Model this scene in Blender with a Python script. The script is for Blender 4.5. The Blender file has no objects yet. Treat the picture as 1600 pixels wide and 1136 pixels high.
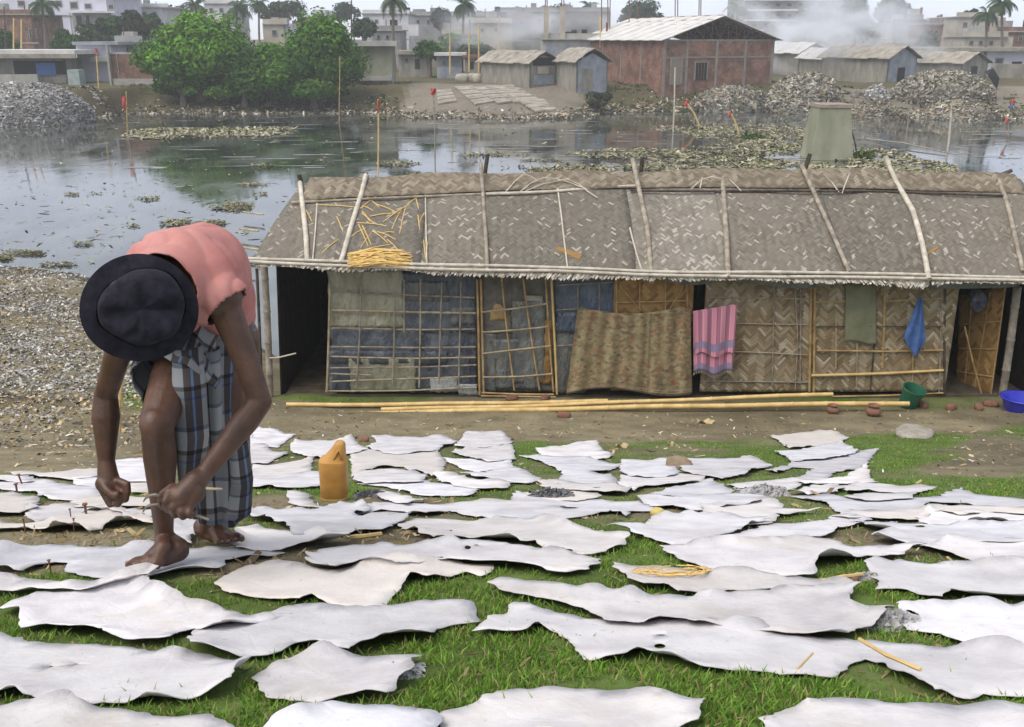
import bpy, bmesh, math, random
import numpy as np
from mathutils import Vector, Matrix, Euler
from mathutils.geometry import delaunay_2d_cdt

random.seed(7)
RNG = np.random.default_rng(11)
sc = bpy.context.scene
COL = sc.collection

# ------------------------------------------------------------------ camera
CZ = 5.8                      # camera height above the water (water is z = 0)
PITCH = math.radians(18.1)
FPX = 1556.0                  # 35 mm lens on a 36 mm frame, 1600 pixel wide photograph
cam_d = bpy.data.cameras.new('camera'); cam_d.lens = 35.0; cam_d.sensor_width = 36.0
cam_d.clip_start = 0.05; cam_d.clip_end = 4000.0
cam = bpy.data.objects.new('camera', cam_d); COL.objects.link(cam)
cam.location = (0, 0, CZ); cam.rotation_euler = (math.radians(90) - PITCH, 0, 0)
sc.camera = cam

# ------------------------------------------------------------------ sky, sun, exposure
SUN_EL, SUN_AZ = math.radians(58), math.radians(-128)      # azimuth from +Y towards +X
world = bpy.data.worlds.new('World'); sc.world = world; world.use_nodes = True
wn = world.node_tree.nodes; wl = world.node_tree.links
sky = wn.new('ShaderNodeTexSky'); sky.sky_type = 'NISHITA'; sky.sun_disc = False
sky.sun_elevation = SUN_EL; sky.sun_rotation = SUN_AZ
sky.air_density = 0.24; sky.dust_density = 1.9; sky.ozone_density = 0.0; sky.altitude = 0
bg = wn['Background']; bg.inputs['Strength'].default_value = 0.15
# an even overcast layer lies over most of the clear sky, the same in every direction
ov = wn.new('ShaderNodeMix'); ov.data_type = 'RGBA'; ov.inputs[0].default_value = 0.72
ov.inputs[7].default_value = (1.80, 1.86, 1.97, 1)
wl.new(sky.outputs['Color'], ov.inputs[6]); wl.new(ov.outputs[2], bg.inputs['Color'])
sd = bpy.data.lights.new('sun', 'SUN'); sd.energy = 0.8; sd.angle = math.radians(50); sd.color = (1.0, 0.93, 0.84)
sun = bpy.data.objects.new('sun', sd); COL.objects.link(sun)
sdir = Vector((math.sin(SUN_AZ) * math.cos(SUN_EL), math.cos(SUN_AZ) * math.cos(SUN_EL), math.sin(SUN_EL)))
sun.rotation_euler = sdir.to_track_quat('Z', 'Y').to_euler(); sun.location = (0, 0, 60)
sc.view_settings.view_transform = 'Standard'; sc.view_settings.look = 'None'
sc.view_settings.exposure = 1.86; sc.view_settings.gamma = 1.0
sc.render.engine = 'CYCLES'
sc.cycles.use_denoising = True
sc.cycles.max_bounces = 6; sc.cycles.diffuse_bounces = 3; sc.cycles.glossy_bounces = 3
sc.cycles.volume_bounces = 2; sc.cycles.transparent_max_bounces = 6
sc.cycles.volume_step_rate = 3.0; sc.cycles.volume_max_steps = 128

# ------------------------------------------------------------------ numeric helpers
CP, SP = math.cos(PITCH), math.sin(PITCH)
def ray(x, y):
    dx = (x - 800.0) / FPX; dy = (568.0 - y) / FPX
    return np.array([dx, CP + dy * SP, -SP + dy * CP])
def at(x, y, Y):
    """the world point seen at photo pixel (x, y) standing at distance Y"""
    d = ray(x, y); k = Y / d[1]
    return Vector((d[0] * k, Y, CZ + d[2] * k))
def proj(P):
    P = np.asarray(P, float); X, Y, Z = P[..., 0], P[..., 1], P[..., 2] - CZ
    t = Y * CP - Z * SP
    return np.stack([800 + FPX * X / t, 568 - FPX * (Y * SP + Z * CP) / t], -1)
def ppm(p):                    # metres per photo pixel at a point
    return (p[1] * CP - (p[2] - CZ) * SP) / FPX

def _h(i, j, s):
    n = (i.astype(np.int64) * 374761393 + j.astype(np.int64) * 668265263 + s * 974634777) & 0x7fffffff
    n = ((n ^ (n >> 13)) * 1274126177) & 0x7fffffff
    return ((n ^ (n >> 16)) & 0xffff) / 65535.0
def vnoise(x, y, s=0):
    x = np.asarray(x, float); y = np.asarray(y, float)
    i = np.floor(x); j = np.floor(y); fx = x - i; fy = y - j
    fx = fx * fx * (3 - 2 * fx); fy = fy * fy * (3 - 2 * fy)
    a = _h(i, j, s); b = _h(i + 1, j, s); c = _h(i, j + 1, s); d = _h(i + 1, j + 1, s)
    return (a * (1 - fx) + b * fx) * (1 - fy) + (c * (1 - fx) + d * fx) * fy
def fbm(x, y, s=0, o=4):
    v = 0; a = 0.5
    for k in range(o):
        v = v + a * vnoise(np.asarray(x) * 2 ** k, np.asarray(y) * 2 ** k, s + k * 17); a *= 0.5
    return v / (1 - 0.5 ** o)

PY = [-30, 0.0, 1.55, 1.9, 2.3, 2.8, 3.2, 4.2, 5.6, 7.6, 10.0, 11.6, 12.9, 13.4, 14.2, 60]
PZ = [5.2, 5.0, 4.58, 4.46, 4.33, 4.20, 4.072, 3.70, 3.17, 2.44, 1.61, 1.15, .915, .92, .90, .90]
SX = [-60, -14, -8, -4.6, -3.2, 3, 8, 12, 30]; SY = [34, 26.5, 23.5, 18.2, 16.2, 15.8, 16.0, 16.4, 22]
FX = [-200, -60, -38, -33, -31, -10, -7.5, 4, 6.5, 12, 22, 26, 38, 60, 200]
FY = [70, 70, 70, 72, 82, 83, 78, 77, 82, 86, 86, 80, 76, 75, 75]
FW = [8, 8, 8, 8, 8, 7, 14, 14, 9, 5, 5, 12, 16, 16, 16]
def zg(X, Y, detail=True):
    X = np.asarray(X, float); Y = np.asarray(Y, float)
    near = np.interp(Y, PY, PZ)
    ys = np.interp(X, SX, SY) + 0.9 * (fbm(X * .5 + 9, Y * 0.2, 3, 3) - .5) * np.where(X < -3, 1, .3)
    t = np.clip((ys - Y) / np.maximum(ys - 13.4, .5), 0, 1)
    near = np.where(Y > 13.4, near * t ** .8, near)
    near = np.where(Y > ys, -np.clip((Y - ys) * .2, 0, 1.0), near)
    yf = np.interp(X, FX, FY) + 1.6 * (fbm(X * .25, X * 0 + 4, 5, 3) - .5)
    fw = np.interp(X, FX, FW)
    s = np.clip((Y - yf) / fw, 0, 1)
    far = np.where(Y > yf, 1.95 * (s * .55 + .45 * s * s * (3 - 2 * s)), -1.0)
    far = np.where((Y <= yf) & (Y > yf - 4), (Y - yf) * .25, far)
    far = far + np.where(Y > yf + .5, .25 * (fbm(X * .4, Y * .4, 8, 3) - .5), 0) * np.where(Y > 200, 0, 1)
    z = np.maximum(near, far)
    if detail:
        m = np.where(Y < 30, 1, 0) * np.where(near > 0, 1, 0)
        left = np.clip((-2.2 - X) / 2, 0, 1) * np.clip((Y - 9) / 2, 0, 1)
        z = z + m * ((fbm(X * 3, Y * 3, 21, 3) - .5) * (.018 + .10 * left) + left * .25 * (fbm(X * .7, Y * .7, 31, 2) - .5))
    return z
_YS = np.concatenate([np.arange(1.2, 16, .015), np.arange(16, 40, .05), np.arange(40, 110, .2)])
def gp(x, y, lift=0.0):
    """the point of the ground (raised by lift) seen at photo pixel (x, y)"""
    d = ray(x, y); X = d[0] / d[1] * _YS; Z = CZ + d[2] / d[1] * _YS
    f = Z - zg(X, _YS) - lift
    k = np.argmax(f < 0)
    if f[k] >= 0: k = len(_YS) - 1
    if k == 0: Y = _YS[0]
    else:
        a, b = f[k - 1], f[k]; Y = _YS[k - 1] + (_YS[k] - _YS[k - 1]) * a / (a - b)
    return Vector((d[0] / d[1] * Y, Y, CZ + d[2] / d[1] * Y))
def wp(x, y, z=0.0):           # the point of a level sheet at height z seen at a pixel
    d = ray(x, y); k = (z - CZ) / d[2]
    return Vector((d[0] * k, d[1] * k, z))

# ------------------------------------------------------------------ object helpers
OFF = {}
def link(o, parent=None):
    COL.objects.link(o)
    if parent is not None: o.parent = parent
    return o
def tag(o, label=None, cat=None, group=None, kind=None):
    if label: o['label'] = label
    if cat: o['category'] = cat
    if group: o['group'] = group
    if kind: o['kind'] = kind
    return o
def empty(name, loc, label=None, cat=None, group=None, kind=None):
    o = bpy.data.objects.new(name, None); o.location = loc; o.empty_display_size = .2
    link(o); OFF[o.name] = Vector(loc)
    return tag(o, label, cat, group, kind)
def mesh(name, V, F, m=None, parent=None, smooth=False, uv=None, fcol=None, base=True):
    V = np.asarray([tuple(v) for v in V] if not isinstance(V, np.ndarray) else V, dtype=float)
    if parent is not None: off = np.array(OFF[parent.name])
    elif base and len(V): off = np.array([V[:, 0].mean(), V[:, 1].mean(), V[:, 2].min()])
    else: off = np.zeros(3)
    me = bpy.data.meshes.new(name)
    if isinstance(F, np.ndarray):
        n, k = F.shape
        me.vertices.add(len(V)); me.vertices.foreach_set('co', (V - off).ravel())
        me.loops.add(n * k); me.loops.foreach_set('vertex_index', F.ravel().astype(np.int32))
        me.polygons.add(n); me.polygons.foreach_set('loop_start', np.arange(0, n * k, k, dtype=np.int32))
        me.polygons.foreach_set('loop_total', np.full(n, k, dtype=np.int32)) if False else None
        me.update(calc_edges=True)
    else:
        me.from_pydata((V - off).tolist(), [], F)
    if smooth: me.polygons.foreach_set('use_smooth', [True] * len(me.polygons))
    if uv is not None:
        L = me.uv_layers.new(name='UVMap'); uv = np.asarray(uv, float)
        li = np.zeros(len(me.loops), dtype=np.int32); me.loops.foreach_get('vertex_index', li)
        L.data.foreach_set('uv', uv[li].ravel())
    if fcol is not None:
        A = me.color_attributes.new('Col', 'FLOAT_COLOR', 'CORNER')
        fc = np.asarray(fcol, float)
        lt = np.zeros(len(me.polygons), dtype=np.int32); me.polygons.foreach_get('loop_total', lt)
        fc = np.repeat(fc, lt, axis=0); fc = np.concatenate([fc[:, :3], np.ones((len(fc), 1))], 1)
        A.data.foreach_set('color', fc.ravel())
    if m is not None: me.materials.append(m)
    me.update()
    o = bpy.data.objects.new(name, me); link(o, parent)
    if parent is None: o.location = off
    OFF[o.name] = Vector(off)
    return o
class MB:
    def __init__(s): s.V = []; s.F = []; s.U = []; s.C = []
    def add(s, V, F, uv=None, col=None):
        n = len(s.V); s.V += [tuple(v) for v in V]; s.F += [tuple(i + n for i in f) for f in F]
        s.U += list(uv) if uv is not None else [(0, 0)] * len(V)
        s.C += [col or (1, 1, 1)] * len(F)
        return s
    def box(s, a, b, col=None):
        x0, y0, z0 = a; x1, y1, z1 = b
        return s.add([(x0, y0, z0), (x1, y0, z0), (x1, y1, z0), (x0, y1, z0), (x0, y0, z1), (x1, y0, z1), (x1, y1, z1), (x0, y1, z1)],
                     [(0, 3, 2, 1), (4, 5, 6, 7), (0, 1, 5, 4), (1, 2, 6, 5), (2, 3, 7, 6), (3, 0, 4, 7)], col=col)
    def obox(s, c, u, v, w, col=None):         # oriented box, half vectors
        c, u, v, w = map(Vector, (c, u, v, w))
        P = [c + a * u + b * v + d * w for d in (-1, 1) for a, b in ((-1, -1), (1, -1), (1, 1), (-1, 1))]
        return s.add(P, [(0, 3, 2, 1), (4, 5, 6, 7), (0, 1, 5, 4), (1, 2, 6, 5), (2, 3, 7, 6), (3, 0, 4, 7)], col=col)
    def tube(s, pts, rad, n=8, cap=True, col=None, squash=1.0):
        pts = [Vector(p) for p in pts]
        if not hasattr(rad, '__len__'): rad = [rad] * len(pts)
        V = []; F = []; ref = None
        for i, p in enumerate(pts):
            d = (pts[min(i + 1, len(pts) - 1)] - pts[max(i - 1, 0)]).normalized()
            if ref is None:
                ref = Vector((0, 0, 1)) if abs(d.z) < .9 else Vector((0, 1, 0))
            a = d.cross(ref).normalized(); b = a.cross(d).normalized(); ref = b
            for k in range(n):
                th = 2 * math.pi * k / n
                V.append(p + a * (math.cos(th) * rad[i]) + b * (math.sin(th) * rad[i] * squash))
        for i in range(len(pts) - 1):
            for k in range(n):
                F.append((i * n + k, i * n + (k + 1) % n, (i + 1) * n + (k + 1) % n, (i + 1) * n + k))
        if cap:
            F.append(tuple(range(n))[::-1]); F.append(tuple((len(pts) - 1) * n + k for k in range(n)))
        L = [0]
        for i in range(1, len(pts)): L.append(L[-1] + (pts[i] - pts[i - 1]).length)
        return s.add(V, F, uv=[(k / n, L[i]) for i in range(len(pts)) for k in range(n)], col=col)
    def bamboo(s, pts, r, node=.32, n=8, jit=.004, seed=0):
        """a cane with swollen nodes along a polyline"""
        R = random.Random(seed); pts = [Vector(p) for p in pts]
        seg = [(pts[i + 1] - pts[i]).length for i in range(len(pts) - 1)]; T = sum(seg)
        def pt(d):
            for i, l in enumerate(seg):
                if d <= l or i == len(seg) - 1: return pts[i].lerp(pts[i + 1], min(1, d / l))
                d -= l
        ds = []; d = node * R.uniform(.2, 1)
        rs = [(0, r)]
        while d < T - .02:
            rs += [(d - .018, r * .97), (d - .004, r * 1.1), (d + .004, r * 1.1), (d + .018, r * .95)]
            d += node * R.uniform(.85, 1.15)
        rs.append((T, r * .92)); rs = sorted(x for x in rs if 0 <= x[0] <= T)
        P = []
        ph = R.uniform(0, 6)
        for d, q in rs:
            p = pt(d) + Vector((math.sin(d * 2.1 + ph), math.sin(d * 1.7 + ph * 2), math.sin(d * 2.6 + ph * 3))) * jit
            P.append(p)
        return s.tube(P, [q for d, q in rs], n)
    def build(s, name, m=None, parent=None, smooth=False, uv=False, col=False):
        return mesh(name, s.V, s.F, m, parent, smooth, s.U if uv else None, s.C if col else None)
def auto_smooth(o, ang=40):
    me = o.data
    me.polygons.foreach_set('use_smooth', [True] * len(me.polygons))
    try: me.set_sharp_from_angle(angle=math.radians(ang))
    except Exception: pass
    return o

# ------------------------------------------------------------------ material helpers
MATS = {}
def newmat(name):
    m = bpy.data.materials.new(name); m.use_nodes = True; MATS[name] = m
    nt = m.node_tree; return m, nt.nodes, nt.links, nt.nodes['Principled BSDF']
def N(nodes, typ, **kw):
    n = nodes.new(typ)
    for k, v in kw.items():
        if k.startswith('i_'): n.inputs[k[2:].replace('_', ' ')].default_value = v
        else: setattr(n, k, v)
    return n
def ramp(nodes, stops, interp='LINEAR'):
    r = nodes.new('ShaderNodeValToRGB'); cr = r.color_ramp; cr.interpolation = interp
    while len(cr.elements) < len(stops): cr.elements.new(.5)
    for e, (p, c) in zip(cr.elements, stops): e.position = p; e.color = (*c, 1) if len(c) == 3 else c
    return r
def rgba(c): return (*c, 1.0)
def math_n(nodes, links, op, a, b=None, c=None):
    n = nodes.new('ShaderNodeMath'); n.operation = op
    for i, v in enumerate((a, b, c)):
        if v is None: continue
        if isinstance(v, (int, float)): n.inputs[i].default_value = v
        else: links.new(v, n.inputs[i])
    return n.outputs[0]
def mixc(nodes, links, f, a, b, blend='MIX'):
    n = nodes.new('ShaderNodeMix'); n.data_type = 'RGBA'; n.blend_type = blend
    def put(i, v):
        if isinstance(v, (int, float)): n.inputs[i].default_value = v
        elif isinstance(v, tuple): n.inputs[i].default_value = rgba(v[:3])
        else: links.new(v, n.inputs[i])
    put(0, f); put(6, a); put(7, b)
    return n.outputs[2]
def coords(nodes, links, kind='Object', scale=(1, 1, 1)):
    tc = nodes.new('ShaderNodeTexCoord')
    mp = nodes.new('ShaderNodeMapping'); mp.inputs['Scale'].default_value = scale
    links.new(tc.outputs[kind], mp.inputs['Vector']); return mp.outputs['Vector']
def nm(name, c1, c2, scale=5.0, rough=.8, bump=.2, bscale=None, detail=6, coord='Object', stretch=(1, 1, 1), spec=.3, c3=None, lo=.35, hi=.65, dist=.01, metal=0.0):
    """two or three natural colours mixed by noise, with fine relief"""
    m, n, l, b = newmat(name)
    v = coords(n, l, coord, stretch)
    t = N(n, 'ShaderNodeTexNoise', i_Scale=scale, i_Detail=detail, i_Roughness=.6); l.new(v, t.inputs['Vector'])
    st = [(lo, c1), (hi, c2)] + ([(min(.98, hi + .15), c3)] if c3 else [])
    r = ramp(n, st); l.new(t.outputs['Fac'], r.inputs['Fac']); l.new(r.outputs['Color'], b.inputs['Base Color'])
    b.inputs['Roughness'].default_value = rough; b.inputs['Specular IOR Level'].default_value = spec
    b.inputs['Metallic'].default_value = metal
    if bump:
        t2 = N(n, 'ShaderNodeTexNoise', i_Scale=bscale or scale * 4, i_Detail=5); l.new(v, t2.inputs['Vector'])
        bp = N(n, 'ShaderNodeBump', i_Strength=bump, i_Distance=dist); l.new(t2.outputs['Fac'], bp.inputs['Height']); l.new(bp.outputs['Normal'], b.inputs['Normal'])
    return m
def attr_mat(name, rough=.85, var=.25, scale=20, spec=.2, trans=0.0, bump=0):
    """colour from the piece's own colour attribute with a little mottling"""
    m, n, l, b = newmat(name)
    a = N(n, 'ShaderNodeAttribute', attribute_name='Col')
    v = coords(n, l)
    t = N(n, 'ShaderNodeTexNoise', i_Scale=scale, i_Detail=4); l.new(v, t.inputs['Vector'])
    k = math_n(n, l, 'MULTIPLY_ADD', t.outputs['Fac'], var * 2, 1 - var)
    o = mixc(n, l, 1.0, a.outputs['Color'], k, 'MULTIPLY')
    l.new(o, b.inputs['Base Color']); b.inputs['Roughness'].default_value = rough; b.inputs['Specular IOR Level'].default_value = spec
    if trans:
        d = N(n, 'ShaderNodeBsdfTranslucent'); l.new(o, d.inputs['Color'])
        mx = N(n, 'ShaderNodeMixShader'); mx.inputs[0].default_value = trans
        l.new(b.outputs[0], mx.inputs[1]); l.new(d.outputs[0], mx.inputs[2]); l.new(mx.outputs[0], n['Material Output'].inputs['Surface'])
    return m
def weave(name, cell, cols, per=4.0, warp=1.14, rough=.8, bump=.6, dirt=None, dirt_amt=.4, pale=None, pale_amt=.1, dist=.004, rot=45):
    """split bamboo strips woven over two, under two (uses UV in metres)"""
    m, n, l, b = newmat(name)
    tc = n.new('ShaderNodeTexCoord')
    wob = N(n, 'ShaderNodeTexNoise', i_Scale=2.5, i_Detail=2); l.new(tc.outputs['UV'], wob.inputs['Vector'])
    vm = N(n, 'ShaderNodeVectorMath', operation='MULTIPLY_ADD'); l.new(wob.outputs['Color'], vm.inputs[0])
    vm.inputs[1].default_value = (.10, .10, 0); l.new(tc.outputs['UV'], vm.inputs[2])
    mp = n.new('ShaderNodeMapping'); mp.inputs['Rotation'].default_value = (0, 0, math.radians(rot)); mp.inputs['Scale'].default_value = (1 / cell, 1 / cell, 1)
    l.new(vm.outputs[0], mp.inputs['Vector'])
    sx = n.new('ShaderNodeSeparateXYZ'); l.new(mp.outputs[0], sx.inputs[0])
    M = lambda op, a, b_=None, c=None: math_n(n, l, op, a, b_, c)
    u, v = sx.outputs[0], sx.outputs[1]
    i, j = M('FLOOR', u), M('FLOOR', v); fu, fv = M('FRACT', u), M('FRACT', v)
    s_ = M('ADD', i, j)
    ov = M('LESS_THAN', M('FLOORED_MODULO', s_, per), per / 2)
    ga = M('FLOOR', M('DIVIDE', s_, per)); gb = M('FLOOR', M('DIVIDE', M('ADD', s_, per / 2), per))
    def pick(a, b_):
        return M('ADD', M('MULTIPLY', a, ov), M('MULTIPLY', b_, M('SUBTRACT', 1.0, ov)))
    ida = pick(i, M('ADD', j, 500.0)); idb = pick(ga, gb)
    cx = n.new('ShaderNodeCombineXYZ'); l.new(ida, cx.inputs[0]); l.new(idb, cx.inputs[1])
    wnz = N(n, 'ShaderNodeTexWhiteNoise', noise_dimensions='2D'); l.new(cx.outputs[0], wnz.inputs['Vector'])
    r = ramp(n, cols); l.new(wnz.outputs['Value'], r.inputs['Fac']); colr = r.outputs['Color']
    # grain along the strip
    gx = n.new('ShaderNodeCombineXYZ'); l.new(M('MULTIPLY', pick(fu, fv), 6.0), gx.inputs[0]); l.new(M('MULTIPLY', pick(v, u), .5), gx.inputs[1]); l.new(ida, gx.inputs[2])
    gt = N(n, 'ShaderNodeTexNoise', i_Scale=1.5, i_Detail=3); l.new(gx.outputs[0], gt.inputs['Vector'])
    colr = mixc(n, l, 1.0, colr, M('MULTIPLY_ADD', gt.outputs['Fac'], .7, .65), 'MULTIPLY')
    colr = mixc(n, l, 1.0, colr, M('MULTIPLY_ADD', ov, 2 * (warp - 1), 2 - warp), 'MULTIPLY')
    big = N(n, 'ShaderNodeTexNoise', i_Scale=1.3, i_Detail=5, i_Roughness=.65); l.new(tc.outputs['UV'], big.inputs['Vector'])
    if pale:
        pf = M('MULTIPLY', M('GREATER_THAN', wnz.outputs['Value'], 1 - pale_amt * 1.6), M('GREATER_THAN', big.outputs['Fac'], .46))
        colr = mixc(n, l, M('MULTIPLY', pf, .8), colr, pale)
    if dirt:
        bigr = ramp(n, [(.40, (0, 0, 0)), (.66, (1, 1, 1))]); l.new(big.outputs['Fac'], bigr.inputs['Fac'])
        colr = mixc(n, l, M('MULTIPLY', bigr.outputs['Color'], dirt_amt), colr, dirt)
    l.new(colr, b.inputs['Base Color']); b.inputs['Roughness'].default_value = rough; b.inputs['Specular IOR Level'].default_value = .25
    e = pick(fu, fv)
    edge = M('SUBTRACT', 1.0, M('POWER', M('ABSOLUTE', M('MULTIPLY_ADD', e, 2.0, -1.0)), 4.0))
    al = pick(M('SUBTRACT', v, M('MULTIPLY', ga, 1.0)), u)
    hgt = M('ADD', M('MULTIPLY', edge, .7), M('MULTIPLY', wnz.outputs['Value'], .5))
    bp = N(n, 'ShaderNodeBump', i_Strength=bump, i_Distance=dist); l.new(hgt, bp.inputs['Height']); l.new(bp.outputs['Normal'], b.inputs['Normal'])
    return m
# ------------------------------------------------------------------ materials of the place
M_hide = nm('hide_leather', (.52, .52, .555), (.71, .70, .715), 9, .9, .35, 120, spec=.1, c3=(.74, .72, .69), dist=.003)
def hide_mat(i, c1, c2, stain):
    """bleached split leather: mottled white, tan and grey stains, pores, creases"""
    m, n, l, b = newmat('hide_leather_%d' % i); v = coords(n, l)
    oi = n.new('ShaderNodeObjectInfo'); ad = N(n, 'ShaderNodeVectorMath', operation='MULTIPLY_ADD'); l.new(oi.outputs['Random'], ad.inputs[0]); ad.inputs[1].default_value = (37, 53, 71); l.new(v, ad.inputs[2]); v = ad.outputs[0]
    def noise(sc_, det=6, r=.6):
        t = N(n, 'ShaderNodeTexNoise', i_Scale=sc_, i_Detail=det, i_Roughness=r); l.new(v, t.inputs['Vector']); return t.outputs['Fac']
    a = ramp(n, [(.34, c1), (.58, c2)]); l.new(noise(5, 9), a.inputs['Fac'])
    s = ramp(n, [(.52, (0, 0, 0)), (.70, (1, 1, 1))]); l.new(noise(2.6, 7, .65), s.inputs['Fac'])
    o = mixc(n, l, math_n(n, l, 'MULTIPLY', s.outputs['Color'], .75), a.outputs['Color'], stain)
    g = ramp(n, [(.66, (0, 0, 0)), (.72, (1, 1, 1))]); l.new(noise(34, 3), g.inputs['Fac'])
    o = mixc(n, l, math_n(n, l, 'MULTIPLY', g.outputs['Color'], .35), o, (.22, .20, .18))
    o = mixc(n, l, math_n(n, l, 'MULTIPLY', math_n(n, l, 'POWER', math_n(n, l, 'FRACT', math_n(n, l, 'MULTIPLY', oi.outputs['Random'], 7.3)), 3.0), .6), o, (.52, .47, .40)); k = math_n(n, l, 'MULTIPLY_ADD', oi.outputs['Random'], .30, .85); o = mixc(n, l, 1.0, o, k, 'MULTIPLY')
    l.new(o, b.inputs['Base Color']); b.inputs['Roughness'].default_value = .92; b.inputs['Specular IOR Level'].default_value = .08
    w = N(n, 'ShaderNodeTexVoronoi', i_Scale=9, feature='DISTANCE_TO_EDGE'); l.new(v, w.inputs['Vector'])
    h = math_n(n, l, 'ADD', math_n(n, l, 'MULTIPLY', noise(80, 4), .5), math_n(n, l, 'ADD', math_n(n, l, 'MULTIPLY', noise(16, 4), 1.3), math_n(n, l, 'MULTIPLY', math_n(n, l, 'MINIMUM', w.outputs['Distance'], .06), 3.0)))
    bp = N(n, 'ShaderNodeBump', i_Strength=.55, i_Distance=.005); l.new(h, bp.inputs['Height']); l.new(bp.outputs['Normal'], b.inputs['Normal'])
    return m
M_hides = [hide_mat(0, (.40, .395, .425), (.55, .545, .57), (.43, .39, .34)), hide_mat(1, (.44, .43, .445), (.59, .58, .59), (.47, .42, .36)), hide_mat(2, (.42, .42, .46), (.56, .565, .595), (.39, .375, .37))]
M_skin = nm('skin', (.050, .023, .013), (.092, .044, .026), 11, .48, .45, 120, spec=.45, dist=.003, c3=(.15, .095, .068), lo=.38, hi=.62, detail=9)
M_nail = nm('fingernail', (.20, .12, .09), (.25, .16, .12), 30, .4, 0)
M_hat = nm('hat_felt', (.010, .010, .016), (.022, .021, .030), 40, .95, .5, 220, spec=.15, dist=.002)
M_shirt = nm('faded_red_cotton', (.34, .10, .088), (.46, .255, .232), 3.2, .95, .5, 300, spec=.1, c3=(.54, .36, .335), dist=.0015, lo=.3, hi=.7)
M_bamboo_y = nm('yellow_bamboo', (.46, .32, .12), (.60, .45, .20), 6, .45, .15, 30, stretch=(1, 1, 1), c3=(.40, .27, .11))
M_bamboo_w = nm('weathered_bamboo', (.33, .30, .245), (.53, .49, .41), 8, .7, .3, 40, c3=(.30, .27, .22))
M_bamboo_g = nm('grey_bamboo', (.16, .14, .11), (.33, .29, .23), 9, .8, .4, 40, c3=(.40, .36, .29))
M_wood_d = nm('dark_old_wood', (.035, .028, .022), (.10, .08, .06), 9, .85, .4, 50)
M_lattice = nm('brown_split_bamboo', (.25, .16, .065), (.44, .31, .14), 8, .65, .3, 60)
M_tan = nm('tan_split_bamboo', (.22, .18, .11), (.40, .34, .23), 8, .7, .3, 60)
M_straw = nm('straw', (.50, .33, .10), (.66, .47, .18), 20, .7, .2, 60, c3=(.36, .22, .07))
M_rope = nm('jute_twine', (.10, .08, .05), (.2, .16, .1), 30, .9, .3)
M_dirt_dark = nm('dark_earth', (.05, .042, .03), (.11, .09, .06), 5, .95, .4, 25)
W_roofs = [weave('woven_roof_mat_%d' % i, .027, [(0, tuple(c * .72 for c in base)), (.5, base), (.9, tuple(c * 1.2 for c in base)), (1, tuple(c * 1.5 for c in base))], per=6.0, warp=1.07, dirt=d, dirt_amt=da, pale=(.42, .395, .34), pale_amt=pa, bump=1.0, dist=.006)
           for i, (base, d, da, pa) in enumerate((((.150, .136, .110), (.165, .150, .124), .6, .05), ((.135, .123, .100), (.125, .115, .094), .5, .03), ((.175, .160, .132), (.25, .235, .20), .55, .09)))]
W_ridge = weave('woven_ridge_mat', .038, [(0, (.12, .098, .068)), (.5, (.175, .147, .107)), (1, (.26, .225, .17))], per=6.0, warp=1.08, dirt=(.10, .082, .056), dirt_amt=.35, bump=1.0, dist=.008)
W_fringe = weave('bleached_mat_edge', .045, [(0, (.36, .325, .26)), (.5, (.48, .44, .37)), (1, (.60, .56, .48))], dirt=(.18, .15, .11), dirt_amt=.5, bump=.8, dist=.006)
W_wall = weave('woven_wall_mat', .036, [(0, (.155, .118, .068)), (.35, (.225, .182, .112)), (.75, (.305, .26, .17)), (1, (.40, .355, .26))], per=8.0, warp=1.09, dirt=(.27, .17, .075), dirt_amt=.45, pale=(.47, .43, .34), pale_amt=.07, bump=1.0, dist=.008)
W_shade = weave('shade_dark_woven_mat', .036, [(0, (.011, .009, .007)), (.5, (.017, .014, .010)), (1, (.028, .023, .016))], per=8.0, bump=.7, dist=.006)  # wall matting coloured near-black to paint in the darkness inside the hut
W_door = weave('brown_woven_door', .05, [(0, (.19, .105, .035)), (.5, (.30, .18, .065)), (1, (.39, .255, .10))], per=6.0, warp=1.06, dirt=(.13, .065, .02), dirt_amt=.5, bump=.5, dist=.004)
def plastic(name, c1, c2, rough=.32):
    return nm(name, c1, c2, 5.5, rough, 1.0, 18, spec=.5, stretch=(1, 1, .45), dist=.05, detail=5)
M_pl_beige = plastic('beige_plastic_sheet', (.22, .22, .15), (.36, .36, .27))
M_pl_blue = plastic('blue_grey_plastic_sheet', (.040, .054, .075), (.125, .145, .165))
M_pl_grey = plastic('grey_plastic_sheet', (.08, .095, .10), (.17, .18, .165))
M_pl_pale = plastic('pale_plastic_sheet', (.30, .34, .34), (.48, .50, .48))
M_pl_tarp = plastic('blue_tarpaulin', (.05, .072, .11), (.115, .145, .185))
M_mudgrey = nm('grey_mud_plastic', (.06, .06, .055), (.15, .14, .11), 5, .7, .6, 18, dist=.02)

M_grass = attr_mat('grass_blades', rough=.6, var=.1, spec=.12, trans=.25)
M_leaf = attr_mat('leaves', rough=.6, var=.15, spec=.1, trans=.2)
M_scrap = attr_mat('leather_scraps', rough=.95, var=.3, scale=40, spec=.05)
M_bark = nm('bark', (.10, .08, .06), (.19, .16, .13), 6, .95, .5, 20)
M_conc = nm('concrete', (.24, .24, .22), (.36, .355, .33), 1.2, .9, .3, 10, c3=(.18, .18, .15), dist=.02)
M_conc_moss = nm('mossy_concrete', (.17, .18, .115), (.27, .275, .20), .8, .95, .4, 8, c3=(.33, .335, .27), dist=.03, stretch=(1, 1, .5))
M_conc_d = nm('grimy_concrete', (.15, .145, .13), (.23, .22, .195), 1.2, .95, .3, 10)
M_white = nm('white_plaster', (.40, .41, .43), (.58, .58, .60), .6, .85, .1, 6, c3=(.30, .29, .27))
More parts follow.
